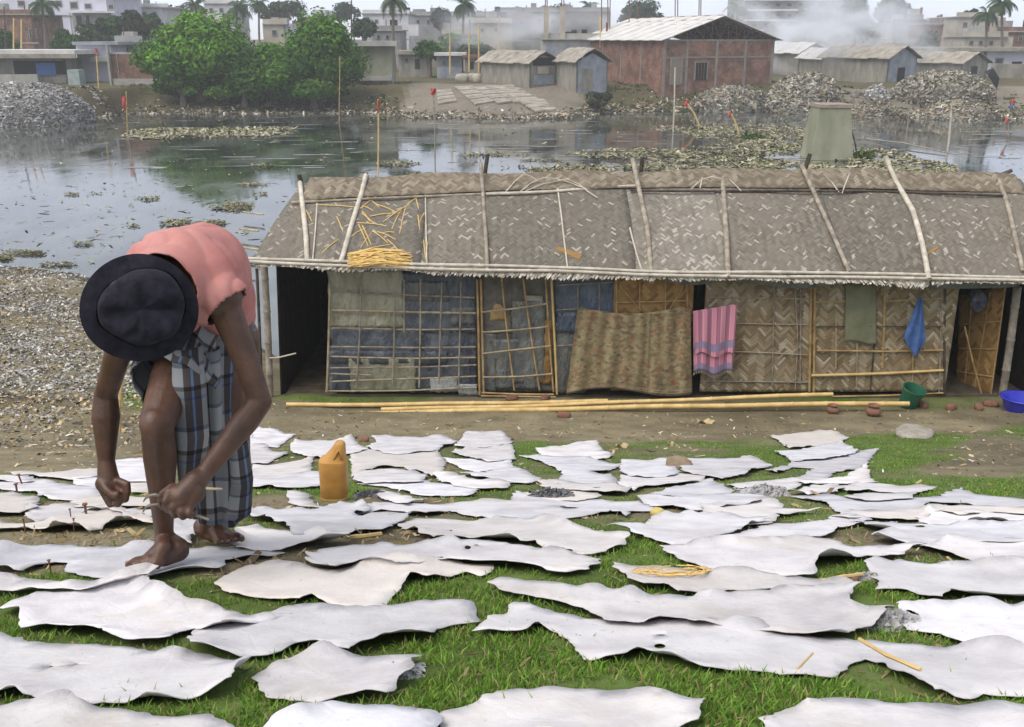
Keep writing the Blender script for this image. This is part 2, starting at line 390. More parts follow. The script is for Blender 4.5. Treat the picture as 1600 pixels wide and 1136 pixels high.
M_lilac = nm('lilac_plaster', (.44, .44, .53), (.58, .58, .66), .5, .85, .1, 6)
M_cream = nm('cream_plaster', (.28, .255, .20), (.40, .37, .31), .6, .9, .1, 6)
M_grey_b = nm('grey_plaster', (.17, .17, .175), (.28, .28, .28), .5, .9, .15, 6, c3=(.20, .19, .18))
M_tin = nm('tin_roof', (.40, .40, .38), (.56, .55, .52), .7, .6, .1, 5, c3=(.30, .26, .22))
M_thatch = nm('weathered_mat_roof', (.18, .165, .135), (.32, .295, .25), 1.2, .95, .5, 12, c3=(.40, .38, .33), dist=.05)
M_shedwall = nm('shed_mat_wall', (.15, .145, .12), (.28, .265, .225), 1.6, .95, .4, 10, stretch=(1, 1, .4), dist=.03)
M_bluewall = nm('blue_grey_sheet_wall', (.17, .19, .22), (.28, .30, .325), 1.2, .85, .3, 8)
M_dark = nm('dark_opening', (.010, .010, .011), (.02, .02, .02), 3, .9, 0)
M_glass = nm('dark_window_glass', (.02, .022, .026), (.04, .043, .048), 2, .2, 0, spec=.5)
M_rust = nm('rusty_iron', (.10, .05, .03), (.2, .1, .06), 6, .9, .3)
M_redcloth = nm('red_cloth', (.34, .04, .028), (.46, .075, .05), 8, .9, .2)
M_sand = nm('grey_sand', (.26, .235, .19), (.36, .33, .28), 1.5, .95, .4, 9)
def brick_mat():
    m, n, l, b = newmat('brickwork')
    v = coords(n, l, 'UV')
    bt = N(n, 'ShaderNodeTexBrick', i_Scale=1.0); bt.inputs['Brick Width'].default_value = .25; bt.inputs['Row Height'].default_value = .08; bt.inputs['Mortar Size'].default_value = .009
    bt.inputs['Color1'].default_value = (.15, .060, .037, 1); bt.inputs['Color2'].default_value = (.25, .112, .070, 1); bt.inputs['Mortar'].default_value = (.23, .195, .15, 1)
    l.new(v, bt.inputs['Vector'])
    t = N(n, 'ShaderNodeTexNoise', i_Scale=.9, i_Detail=6, i_Roughness=.7); l.new(v, t.inputs['Vector'])
    r = ramp(n, [(.42, (.55, .55, .55)), (.6, (1.1, 1.1, 1.1))]); l.new(t.outputs['Fac'], r.inputs['Fac'])
    l.new(mixc(n, l, 1.0, bt.outputs['Color'], r.outputs['Color'], 'MULTIPLY'), b.inputs['Base Color']); b.inputs['Roughness'].default_value = .95
    bp = N(n, 'ShaderNodeBump', i_Strength=.5, i_Distance=.01); l.new(bt.outputs['Fac'], bp.inputs['Height']); bp.invert = True; l.new(bp.outputs['Normal'], b.inputs['Normal'])
    return m
M_brick = brick_mat()

# ------------------------------------------------------------------ ground and water
def px_green(x, y):
    """how grassy the slope is where the photograph shows grass or bare earth"""
    x = np.asarray(x, float); y = np.asarray(y, float)
    g = np.full(x.shape, .62)
    def e(cx, cy, rx, ry, w):
        d = ((x - cx) / rx) ** 2 + ((y - cy) / ry) ** 2
        return w * np.clip(1.5 - d, 0, 1)
    g = g + .25 * np.clip((y - 860) / 80, 0, 1)
    for a in [(820, 655, 520, 32, -1.2), (1300, 655, 340, 22, -1.1), (1530, 715, 110, 26, -1.0), (160, 690, 260, 45, -1.3), (500, 786, 130, 12, -.7),
              (560, 838, 130, 18, -.9), (420, 880, 140, 28, -.6), (110, 848, 190, 12, -.55), (1040, 803, 70, 8, -.5), (900, 670, 300, 18, -.6),
              (60, 890, 110, 10, -.7), (420, 890, 60, 18, -.5), (480, 905, 100, 10, -.4), (1130, 835, 60, 10, -.5), (150, 600, 260, 90, -1.2),
              (1110, 900, 100, 8, -.4), (1500, 830, 120, 8, -.3)]:
        g = g + e(*a)
    for a in [(1420, 705, 110, 26, .9), (1500, 765, 190, 16, .6), (640, 1000, 260, 60, .4), (460, 655, 60, 10, .75), (760, 675, 70, 8, .9), (1360, 640, 170, 8, .8), (560, 622, 120, 10, .8),
              (225, 640, 40, 50, 1.5), (830, 705, 30, 16, .9), (1200, 715, 60, 14, .8), (890, 900, 260, 60, .3), (1590, 668, 40, 6, .6), (520, 770, 60, 16, .7)]:
        g = g + e(*a)
    return g
def green_at(X, Y):
    P = np.stack([X, Y, zg(X, Y, False)], -1); q = proj(P)
    g = px_green(q[..., 0], q[..., 1]) + 1.0 * (fbm(X * 2.2, Y * 1.5, 77, 4) - .5)
    return np.clip(g, 0, 1)

def make_ground():
    ys = np.concatenate([np.arange(-6, 1.2, .4), np.arange(1.2, 6, .05), np.arange(6, 20, .09), np.arange(20, 30, .25), np.arange(30, 66, 2.0), np.arange(66, 112, .5),
                         np.geomspace(112, 3000, 30)])
    s = np.linspace(-1, 1, 341); s = np.sign(s) * np.abs(s) ** 1.0
    hw = 7.0 + np.maximum(ys, 0) * .66 + np.clip(ys - 60, 0, None) * .8
    X = s[None, :] * hw[:, None]; Y = np.repeat(ys[:, None], len(s), 1)
    Z = zg(X, Y)
    V = np.stack([X, Y, Z], -1).reshape(-1, 3); nr, nc = X.shape
    idx = np.arange(nr * nc).reshape(nr, nc)
    F = np.stack([idx[:-1, :-1], idx[:-1, 1:], idx[1:, 1:], idx[1:, :-1]], -1).reshape(-1, 4)
    # ground cover as real soil colours: bare earth, mossy turf, ochre bank, grey sand
    g = np.where(Y < 15, green_at(np.where(Y > 1, X, 0), np.maximum(Y, 1.0)), 0)
    n1 = fbm(X * .6, Y * .6, 40, 4)[..., None]; n2 = fbm(X * 4, Y * 4, 44, 3)[..., None]
    earth = np.array([.150, .130, .082]) * (.45 + 1.1 * n1) * (.65 + .7 * n2)
    turf = np.array([.085, .125, .030]) * (.7 + .6 * n2)
    C = earth + (turf - earth) * np.clip((g[..., None] - .35) * 2, 0, 1)
    far = (Y > 60)[..., None]
    bank = np.array([.085, .068, .040]) * (.6 + .8 * n1)
    bank = np.where((n2 > .58), bank * np.array([.75, 1.15, .6]), bank)
    sand = np.array([.155, .138, .108]) * (.7 + .6 * n1)
    isl = ((X > -9) & (X < 6) & (Y < 93))[..., None] | ((X > 24) & (Y < 90))[..., None]
    bank = np.where(isl, sand, bank)
    C = np.where(far, bank, C)
    wet = ((Z < .14) & (Y > 13))[..., None]
    C = np.where(wet, C * .5, C)
    fc = C.reshape(-1, 3)[F].mean(1)
    o = mesh('ground', V, F, None, None, True, None, fc, base=False)
    m, n, l, b = newmat('ground_earth')
    a = N(n, 'ShaderNodeAttribute', attribute_name='Col'); v = coords(n, l)
    t = N(n, 'ShaderNodeTexNoise', i_Scale=22, i_Detail=8, i_Roughness=.7); l.new(v, t.inputs['Vector'])
    t2 = N(n, 'ShaderNodeTexNoise', i_Scale=3.0, i_Detail=6); l.new(v, t2.inputs['Vector'])
    k = math_n(n, l, 'MULTIPLY_ADD', t.outputs['Fac'], 1.1, .45); k2 = math_n(n, l, 'MULTIPLY_ADD', t2.outputs['Fac'], .8, .6)
    l.new(mixc(n, l, 1.0, mixc(n, l, 1.0, a.outputs['Color'], k, 'MULTIPLY'), k2, 'MULTIPLY'), b.inputs['Base Color']); b.inputs['Roughness'].default_value = .95; b.inputs['Specular IOR Level'].default_value = .15
    bp = N(n, 'ShaderNodeBump', i_Strength=.7, i_Distance=.015); l.new(t.outputs['Fac'], bp.inputs['Height']); l.new(bp.outputs['Normal'], b.inputs['Normal'])
    o.data.materials.append(m)
    tag(o, kind='structure', label='earth slope, flat strip and far bank around the pond')
    return o
make_ground()
def make_water():
    m, n, l, b = newmat('pond_water')
    v = coords(n, l, 'Object', (1, .45, 1))
    t = N(n, 'ShaderNodeTexNoise', i_Scale=.35, i_Detail=7, i_Roughness=.62); l.new(v, t.inputs['Vector'])
    r = ramp(n, [(.42, (.022, .028, .022)), (.60, (.085, .095, .085))]); l.new(t.outputs['Fac'], r.inputs['Fac']); l.new(r.outputs['Color'], b.inputs['Base Color'])
    rr = ramp(n, [(.40, (.035, .035, .035)), (.62, (.11, .11, .11))]); l.new(t.outputs['Fac'], rr.inputs['Fac']); l.new(rr.outputs['Color'], b.inputs['Roughness']); b.inputs['IOR'].default_value = 1.8
    t2 = N(n, 'ShaderNodeTexNoise', i_Scale=1.6, i_Detail=4); l.new(v, t2.inputs['Vector'])
    bp = N(n, 'ShaderNodeBump', i_Strength=.10, i_Distance=.05); l.new(t2.outputs['Fac'], bp.inputs['Height']); l.new(bp.outputs['Normal'], b.inputs['Normal'])
    o = mesh('pond_water', [(-150, 14, 0), (150, 14, 0), (150, 100, 0), (-150, 100, 0)], [(0, 1, 2, 3)], m, base=False)
    tag(o, kind='structure', label='murky grey pond water reflecting the far bank')
make_water()
# ------------------------------------------------------------------ the long bamboo hut
WY, EY, RY, BY = 13.40, 13.05, 15.0, 16.9      # front wall, front eave, ridge, back eave
def zat(y, Y): return at(800, y, Y).z
_ex = [380, 700, 1000, 1300, 1620]; _ez = [zat(v, EY) for v in (411, 423, 431, 436, 441)]
_rx = [455, 600, 800, 1000, 1200, 1350, 1560, 1640]; _rz = [zat(v, RY) for v in (289, 284, 278, 277, 272, 274, 281, 283)]
kx = ppm(at(800, 430, EY)); kr = ppm(at(800, 280, RY))
EXW = [(x - 800) * kx for x in _ex]; RXW = [(x - 800) * kr for x in _rx]
def eave_z(X): return float(np.interp(X, EXW, _ez))
def ridge_z(X): return float(np.interp(X, RXW, _rz))
def roof_z(X, Y):
    t = (Y - EY) / (RY - EY) if Y <= RY else (BY - Y) / (BY - RY)
    return eave_z(X) + (ridge_z(X) - eave_z(X)) * t + .10 * math.sin(math.pi * max(0, min(1, t))) + .02 * math.sin(X * 3.1 + Y * 2)
def rp(x, y, lift=0.0):
    """the point of the front roof slope seen at a pixel"""
    d = ray(x, y); lo, hi = EY - .25, RY + .02
    for k in range(400):
        Y = lo + (hi - lo) * k / 399; s = Y / d[1]
        if CZ + d[2] * s - roof_z(d[0] * s, Y) - lift < 0: break
    return Vector((d[0] * s, Y, CZ + d[2] * s))
X0, X1 = (396 - 800) * kx, 7.55
hut = empty('bamboo_hut', (1.9, 15.0, .9), 'long bamboo hut with grey woven mat roof and patched walls at the pond edge', 'hut')

def sheet(name, fn, nu, nv, m, parent, uvs=(1, 1), thick=0, smooth=True):
    V = []; U = []
    for j in range(nv + 1):
        for i in range(nu + 1):
            V.append(fn(i / nu, j / nv)); U.append((i / nu * uvs[0], j / nv * uvs[1]))
    F = [(j * (nu + 1) + i, j * (nu + 1) + i + 1, (j + 1) * (nu + 1) + i + 1, (j + 1) * (nu + 1) + i) for j in range(nv) for i in range(nu)]
    o = mesh(name, V, F, m, parent, smooth, U)
    if thick:
        s = o.modifiers.new('thick', 'SOLIDIFY'); s.thickness = thick; s.offset = 0
    return o
# roof mats: separate woven sheets, overlapping like shingles along the slope
seams = [X0, -2.35, -1.28, -.30, 1.62, 2.98, 4.45, 5.75, X1]
for k in range(len(seams) - 1):
    a, b = seams[k] - .04, seams[k + 1] + .05
    lift = .012 if k % 2 else .0
    for side in (0, 1):
        def f(u, v, a=a, b=b, lift=lift, side=side, k=k):
            inset = .40 * v if k == 0 else 0
            X = a + (b - a) * u
            if k == 0: X = max(X, a + inset * 1.0) if u < .02 else (a + inset) + (b - a - inset) * u
            if side == 0: Y = EY - .03 + (RY - EY + .03) * v
            else: Y = BY - (BY - RY) * v
            z = roof_z(X, Y) + lift + .018 * (float(fbm(X * 1.2, Y * 1.2, 50 + k)) - .5) * 2
            return (X, Y, z)
        L = b - a
        V = sheet('roof_mat', f, max(6, int(L / .12)), 14, W_roofs[(0, 1, 0, 1, 2, 0, 1, 0)[k]], hut, (L, 2.2), .012)
        uvl = V.data.uv_layers[0].data
        for q in uvl: q.uv = (q.uv[0] + a, q.uv[1] + .37 * k)
# ridge mat folded over the top
_cx = [455, 560, 790, 1000, 1180, 1400, 1570, 1640]; _cy = [319, 312, 301, 297, 297, 299, 306, 310]
def ridge_fn(u, v):
    X = -3.02 + (7.5 + 3.02) * u
    xp = 800 + X / kr
    ycut = float(np.interp(xp, _cx, _cy))
    Yl = rp(xp, ycut).y
    Yl = min(Yl, RY - .12)
    s = (v - .5) * 2
    if s < 0: Y = RY + s * (RY - Yl)
    else: Y = RY + s * .30
    z = roof_z(X, min(Y, RY)) if Y <= RY else roof_z(X, Y)
    return (X, Y, z + .035 + .05 * (1 - abs(s)) + .015 * (float(fbm(X * 2, Y * 3, 61)) - .5))
sheet('ridge_mat', ridge_fn, 130, 10, W_ridge, hut, (10.5, .9), .012)
# torn, bleached mat ends hanging below the eave: every tooth is a strip end
def fringe(x0, x1, k):
    mb = MB(); R = random.Random(400 + k); X = x0
    while X < x1:
        w = R.uniform(.018, .036); dr = R.uniform(.05, .125) * (.25 + .9 * float(vnoise(X * 1.3, 0, 5))); sl = (1 if vnoise(X * .8, 3, 9) > .5 else -1) * dr * R.uniform(.45, .9) + R.uniform(-.012, .012)
        z = eave_z(X) + .02; Y = EY - .02 + R.uniform(-.02, .02); pt = R.uniform(.1, .9)
        p = [(X, Y, z), (X + w, Y, z), (X + w + sl, Y - .04, z - dr * R.uniform(.75, 1)), (X + w * pt + sl * 1.1, Y - .045, z - dr * 1.12), (X + sl, Y - .04, z - dr * R.uniform(.75, 1))]
        mb.add(p + [(q[0], q[1] + .005, q[2]) for q in p], [(0, 4, 3, 2, 1), (5, 6, 7, 8, 9), (4, 9, 8, 3), (3, 8, 7, 2), (0, 5, 9, 4), (1, 2, 7, 6)], uv=[(q[0], q[2]) for q in p] * 2)
        X += w * R.uniform(.35, .8)
    return mb.build('eave_fringe', W_fringe, hut, uv=True)
for k in range(8): fringe(X0 + (X1 - X0) * k / 8, X0 + (X1 - X0) * (k + 1) / 8, k)
# dark plastic sheet showing under the fringe on the right
def under(xa, xb):
    a, b = at(xa, 440, EY).x, at(xb, 440, EY).x
    def f(u, v):
        X = a + (b - a) * u
        return (X, EY + .05 + .06 * v, eave_z(X) - .02 - v * (.05 + .06 * math.sin(u * math.pi) + .04 * float(vnoise(X * 3, 1, 4))))
    return sheet('eave_plastic', f, 40, 5, M_pl_grey, hut, (1, 1))
under(1035, 1130); under(1140, 1330); under(1395, 1600)
# eave poles: two long canes laid along the edge
for dz, dy, m, sd_ in ((.035, -.055, M_bamboo_w, 1), (.075, .0, M_bamboo_w, 2)):
    for (a, b) in ((X0 - .06, .55), (.35, 3.9), (3.7, X1)):
        pts = [(X, EY + dy + .01 * math.sin(X * 2), eave_z(X) + dz + .01 * math.sin(X * 1.3 + sd_)) for X in np.linspace(a, b, 12)]
        auto_smooth(MB().bamboo(pts, .022, .38, seed=sd_ * 10 + int(a * 3)).build('eave_pole', m, hut))
# ridge pole and the straps
def roof_line(px, lift): return [rp(x, y, lift) for x, y in px]
for px, r, m in (([(455, 316), (620, 309), (790, 301)], .020, M_bamboo_g), ([(760, 303), (860, 299), (1000, 290)], .022, M_bamboo_w), ([(985, 297), (1150, 299), (1340, 298)], .02, M_wood_d), ([(1320, 298), (1450, 301), (1572, 306)], .018, M_wood_d)):
    auto_smooth(MB().bamboo(roof_line(px, .05), r, .4, seed=int(px[0][0])).build('ridge_pole', m, hut))
rafters = [([(469, 285), (471, 310), (478, 370), (480, 408)], .036, M_bamboo_w), ([(572, 274), (566, 300), (549, 350), (532, 411)], .036, M_bamboo_w),
           ([(751, 255), (755, 300), (759, 370), (761, 424)], .028, M_bamboo_g), ([(989, 248), (1000, 300), (1012, 360), (1018, 441)], .036, M_bamboo_g),
           ([(1128, 270), (1131, 310), (1136, 370), (1138, 434)], .038, M_bamboo_g), ([(1253, 258), (1285, 330), (1303, 370), (1327, 428)], .032, M_bamboo_g),
           ([(1384, 244), (1398, 280), (1427, 330), (1442, 385), (1452, 437)], .038, M_bamboo_w), ([(1560, 281), (1575, 320), (1587, 370), (1599, 424)], .032, M_bamboo_g)]
for i, (px, r, m) in enumerate(rafters):
    pts = []
    for (x, y) in px:
        if y < 277: pts.append(at(x, y, RY - .03))
        else: pts.append(rp(x, min(y, 425), .05) if y < 430 else at(x, y, EY - .08))
    auto_smooth(MB().bamboo(pts, r, .3, n=10, seed=30 + i).build('rafter', m, hut))
for i, (a, b, r) in enumerate((((762, 241), (754, 284), .03), ((1004, 245), (998, 284), .032), ((1117, 262), (1119, 284), .03), ((1266, 240), (1251, 280), .034), ((1403, 268), (1399, 284), .03), ((1581, 266), (1544, 283), .03), ((571, 270), (573, 290), .034), ((467, 273), (470, 292), .034))):
    p, q = at(*a, RY + .05), at(*b, RY + .05)
    auto_smooth(MB().tube([p, p.lerp(q, .5) + Vector((.01, 0, .01)), q - Vector((0, 0, .15))], [r, r * 1.05, r * .95], 8).build('ridge_post', M_wood_d, hut))
for i, (px, r) in enumerate((([(497, 292), (493, 350), (488, 411)], .011), ([(664, 284), (666, 350), (667, 419)], .011), ([(869, 280), (878, 340), (887, 419)], .012), ([(984, 356), (993, 390), (1004, 434)], .013))):
    MB().bamboo([rp(x, min(y, 424), .04) for x, y in px], r, .35, n=6, seed=60 + i).build('thin_stick', M_bamboo_w, hut)
# thin split canes bowed over the ridge
for i, px in enumerate(([(790, 300), (805, 283), (818, 272), (830, 276), (838, 281)], [(812, 300), (830, 286), (848, 278), (870, 279)], [(822, 298), (850, 287), (890, 279)], [(885, 279), (905, 288), (920, 300), (934, 309)], [(868, 279), (890, 285), (908, 292)],
                        [(1080, 295), (1095, 281), (1112, 276), (1130, 280)], [(1094, 294), (1097, 278)], [(1285, 272), (1300, 285), (1311, 300)], [(1326, 272), (1320, 290), (1316, 302)], [(1140, 280), (1150, 290), (1158, 298)])):
    MB().tube([rp(x, max(y, 284), .07) + Vector((0, 0, max(0, 284 - y) * kr)) for x, y in px], .009, 5).build('split_cane', M_bamboo_w, hut)

# walls -------------------------------------------------------------
GZ = .90
def W(x, y, dy=0.0): return at(x, y, WY + dy)
def wall_sheet(name, x0, x1, y0, y1, m, dy=0.0, puff=.0, seed=0, uvs=None, ragged=0.0, parent=None, nu=None):
    a, b = W(x0, y0, dy), W(x1, y1, dy); L, H = b.x - a.x, a.z - b.z
    nu = nu or max(4, int(L / .05)); nv = max(4, int(H / .05))
    def f(u, v):
        X = a.x + L * u; Z = a.z - H * v
        if ragged: X += ragged * (float(fbm(v * 9, seed, 3)) - .5) * (1 if u < .01 or u > .99 else 0); Z += ragged * (float(fbm(u * 9, seed + 3, 7)) - .5) * (1 if v > .99 else 0)
        Y = WY + dy + puff * (float(fbm(X * 7 + seed, Z * 3.6 + X * 4, 90 + seed)) - .5) * 2
        return (X, Y, Z)
    return sheet(name, f, nu, nv, m, parent or hut, uvs or (L, H), .008)
def pole(name, px, r, m, dy=-.03, node=.3, seed=0, parent=None, n=6):
    return auto_smooth(MB().bamboo([W(x, y, dy) for x, y in px], r, node, n=n, seed=seed).build(name, m, parent or hut))
# corner posts and openings
auto_smooth(MB().bamboo([W(412, 418), W(416, 500), W(420, 560), W(424, 618)], .050, .45, n=10, jit=.012, seed=3).build('post', M_bamboo_g, hut))
pole('post', [(401, 420), (405, 520), (409, 600)], .022, M_wood_d, .25, seed=5)
pole('post', [(446, 440), (447, 520), (446, 590)], .025, M_wood_d, .9, seed=6)
pole('door_rail', [(421, 560), (445, 558), (462, 552)], .012, M_bamboo_w, -.05, seed=8)
auto_smooth(MB().bamboo([W(1590, 448), W(1578, 540), W(1566, 622)], .055, .5, n=10, seed=9).build('post', M_bamboo_g, hut))
pole('post', [(1476, 450), (1475, 540), (1474, 615)], .035, M_wood_d, .02, seed=10)
# side and back walls, their inside shade put into the mat colour
def plane_wall(name, p0, p1, m):
    p0, p1 = Vector(p0), Vector(p1)
    L = (Vector((p1.x, p1.y, 0)) - Vector((p0.x, p0.y, 0))).length
    def f(u, v):
        q = p0.lerp(p1, u); zt = roof_z(q.x, min(max(q.y, EY), BY)) - .04
        fr = (q.y - EY) / (RY - EY) if q.y < RY else (BY - q.y) / (BY - RY)
        lean = .44 * fr * (1 - v) if q.x < X0 + .2 and abs(p1.x - p0.x) < .01 else 0     # the left end wall leans in with the roof end
        return (q.x + lean, q.y, zt + (q.z - zt) * v)
    return sheet(name, f, 24, 10, m, hut, (L, 1.8), .012)
plane_wall('side_wall', (X0 + .12, WY + .1, .55), (X0 + .12, BY - .25, .2), W_shade)
plane_wall('side_wall', (X1 - .1, WY + .1, .55), (X1 - .1, BY - .25, .2), W_shade)
plane_wall('back_wall', (X0 + .12, BY - .25, .1), (X1 - .1, BY - .25, .1), W_shade)
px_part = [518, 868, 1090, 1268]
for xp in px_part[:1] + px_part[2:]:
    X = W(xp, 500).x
    plane_wall('partition_wall', (X, WY + .12, .7), (X, BY - .3, .4), W_shade)
mbf = MB().box((X0 + .2, WY + .03, .45), (X1 - .15, BY - .3, .93)); mbf.build('floor_platform', M_dirt_dark, hut)
for x in np.linspace(X0 + .3, X1 - .3, 7): MB().tube([(x, BY - .28, -.8), (x, BY - .28, .6)], .06, 8).build('stilt', M_wood_d, hut)

# patchwork of plastic sheets behind a cane lattice
patches = [(511, 422, 632, 512, M_pl_beige, .000), (626, 426, 745, 520, M_pl_blue, .012), (516, 512, 745, 560, M_pl_blue, .018), (512, 556, 552, 612, M_pl_blue, .012), (545, 560, 650, 612, M_pl_beige, .0),
           (640, 555, 745, 612, M_pl_blue, .016), (515, 548, 700, 568, M_pl_blue, -.004), (672, 590, 715, 612, M_pl_pale, -.006), (705, 480, 744, 508, M_pl_grey, -.004), (715, 600, 746, 617, M_pl_pale, -.01),
           (628, 440, 700, 470, M_pl_grey, -.002)]
for i, (a, b, c, d, m, dy) in enumerate(patches):
    wall_sheet('plastic_patch', a, c, b, d, m, dy + .035, .034, i * 3 + 1, ragged=.05)
wall_sheet('wall_backing', 512, 1075, 424, 608, M_mudgrey, .09, .01, 44)
for i, px in enumerate(([(515, 453), (600, 459), (742, 465)], [(515, 484), (640, 488), (743, 489)], [(513, 513), (640, 515), (742, 514)], [(513, 542), (650, 543), (744, 542)], [(511, 557), (650, 560), (744, 559)], [(511, 575), (640, 574), (744, 570)],
                        [(511, 583), (580, 586)], [(511, 597), (620, 592), (744, 588)], [(509, 611), (640, 610), (745, 606)])):
    pole('lattice_cane', px, .013 if i != 1 else .017, M_tan if i in (4, 1, 7, 8) else M_bamboo_g, -.022, .28, 100 + i)
for i, px in enumerate(([(515, 440), (513, 540), (511, 612)], [(565, 432), (562, 520), (556, 606)], [(617, 470), (616, 540), (613, 600)], [(632, 437), (631, 520)], [(657, 436), (656, 520), (655, 605)], [(690, 440), (688, 520), (686, 600)], [(720, 440), (718, 530), (717, 606)])):
    pole('lattice_cane', px, .012 if i else .018, M_tan if i in (0, 4) else M_bamboo_g, -.045, .3, 120 + i)
# lattice door with plastic and matting behind
ld = hut
wall_sheet('door_backing', 750, 866, 428, 612, M_mudgrey, .03, .015, 70)
for i, (a, b, c, d, m) in enumerate(((752, 430, 800, 520, M_mudgrey), (765, 470, 812, 500, M_lattice), (800, 470, 850, 600, M_pl_grey), (823, 462, 848, 488, M_pl_beige), (770, 530, 845, 608, M_pl_grey), (838, 500, 862, 600, W_door), (752, 520, 775, 612, M_pl_grey))):
    wall_sheet('door_patch', a, c, b, d, m, .012, .02, 71 + i, ragged=.06)
for i, px in enumerate(([(751, 436), (753, 520), (756, 616)], [(745, 436), (748, 530), (750, 617)], [(783, 434), (790, 500), (804, 610)], [(817, 434), (828, 510), (843, 610)], [(852, 434), (858, 520), (865, 612)], [(862, 434), (866, 520), (870, 616)])):
    pole('door_cane', px, .017 if i in (0, 1, 5) else .013, M_lattice if i != 5 else M_bamboo_y, -.05, .33, 140 + i)
for i, px in enumerate(([(752, 488), (800, 483), (856, 474)], [(752, 519), (800, 516), (858, 510)], [(754, 553), (810, 546), (860, 540)], [(755, 589), (810, 588), (862, 584)], [(752, 614), (810, 616), (866, 616)], [(752, 619), (868, 620)])):
    pole('door_cane', px, .014, M_lattice if i > 3 else M_tan, -.065, .3, 150 + i)
# blue tarpaulin bay and the brown woven door
wall_sheet('tarpaulin', 868, 962, 430, 492, M_pl_tarp, .02, .02, 88, ragged=.04)
wall_sheet('tarpaulin', 870, 905, 488, 520, M_pl_tarp, .016, .03, 89, ragged=.08)
wall_sheet('plastic_patch', 868, 915, 505, 614, M_pl_grey, .03, .04, 91, ragged=.05)
for i, px in enumerate(([(903, 442), (904, 490)], [(936, 442), (936, 486)], [(869, 446), (958, 440)], [(870, 484), (905, 482)], [(868, 540), (905, 538)])): pole('lattice_cane', px, .010, M_bamboo_g, -.02, .3, 160 + i)
wall_sheet('woven_door', 960, 1075, 430, 610, W_door, .0, .006, 93)
for i, px in enumerate(([(963, 438), (963, 520), (963, 608)], [(1073, 440), (1076, 520), (1080, 612)], [(962, 472), (1075, 470)], [(968, 446), (1000, 484), (1010, 490)], [(1068, 446), (1045, 486)], [(1000, 440), (1001, 600)], [(1040, 440), (1041, 600)])):
    pole('door_cane', px, .012 if i > 1 else .017, M_lattice, -.03, .3, 170 + i)
# two big bays of woven matting
for k, (a, b) in enumerate(((1104, 1266), (1268, 1476))):
    wall_sheet('wall_mat', a, b, 432, 612, W_wall, .0, .01, 95 + k * 7)
for i, px in enumerate(([(1110, 465), (1180, 466), (1265, 467)], [(1148, 505), (1200, 506), (1262, 507)], [(1146, 549), (1200, 551), (1260, 555)], [(1105, 596), (1180, 596), (1262, 598)], [(1210, 450), (1208, 520), (1206, 605)], [(1242, 450), (1247, 530), (1243, 610)], [(1251, 450), (1251, 540), (1250, 600)])):
    pole('wall_cane', px, .011, M_tan if i < 3 else M_bamboo_g, -.025, .3, 180 + i)
for i, px in enumerate(([(1267, 448), (1266, 530), (1265, 612)], [(1273, 446), (1273, 530), (1272, 613)])): pole('wall_cane', px, .018, M_lattice, -.03, .32, 190 + i)
for i, px in enumerate(([(1272, 472), (1380, 471), (1472, 466)], [(1272, 511), (1380, 510), (1472, 510)], [(1276, 548), (1380, 549), (1474, 547)], [(1268, 587), (1380, 583), (1474, 579)])):
    pole('wall_cane', px, (.014, .009, .015, .022)[i], (M_lattice, M_wood_d, M_lattice, M_bamboo_y)[i], -.035, .34, 200 + i)
for i, (px, m) in enumerate((([(1306, 484), (1306, 575)], M_tan), ([(1340, 530), (1338, 606)], M_tan), ([(1364, 450), (1366, 540), (1360, 612)], M_wood_d), ([(1382, 446), (1381, 530), (1379, 575)], M_lattice), ([(1427, 548), (1426, 612)], M_lattice), ([(1471, 450), (1470, 540), (1467, 614)], M_bamboo_g))):
    pole('wall_cane', px, .012 if i != 3 else .02, m, -.02, .3, 210 + i)
pole('threshold_cane', [(1300, 620), (1380, 618), (1474, 614)], .013, M_lattice, -.06, .3, 222)
# open right-hand door leaf leaning back into the dark room
def leaf(u, v):
    p = [at(1500, 462, WY + .75), at(1572, 446, WY + .12), at(1548, 622, WY + .12), at(1492, 608, WY + .75)]
    a = p[0].lerp(p[1], u); b = p[3].lerp(p[2], u); return a.lerp(b, v)
sheet('door_leaf', leaf, 16, 16, W_door, hut, (.8, 1.5), .014)
for i, (a, b) in enumerate((((.02, .3), (.98, .3)), ((.02, .55), (.98, .55)), ((.02, .8), (.98, .8)), ((.25, .02), (.25, .98)), ((.65, .02), (.5, .98)), ((.97, .0), (.97, 1)))):
    MB().bamboo([leaf(*a) - Vector((0, .03, 0)), leaf(*b) - Vector((0, .03, 0))], .012, .3, n=6, seed=230 + i).build('door_cane', M_lattice, hut)
pole('door_prop', [(1508, 510), (1522, 570), (1535, 620)], .012, M_lattice, .10, .3, 240)

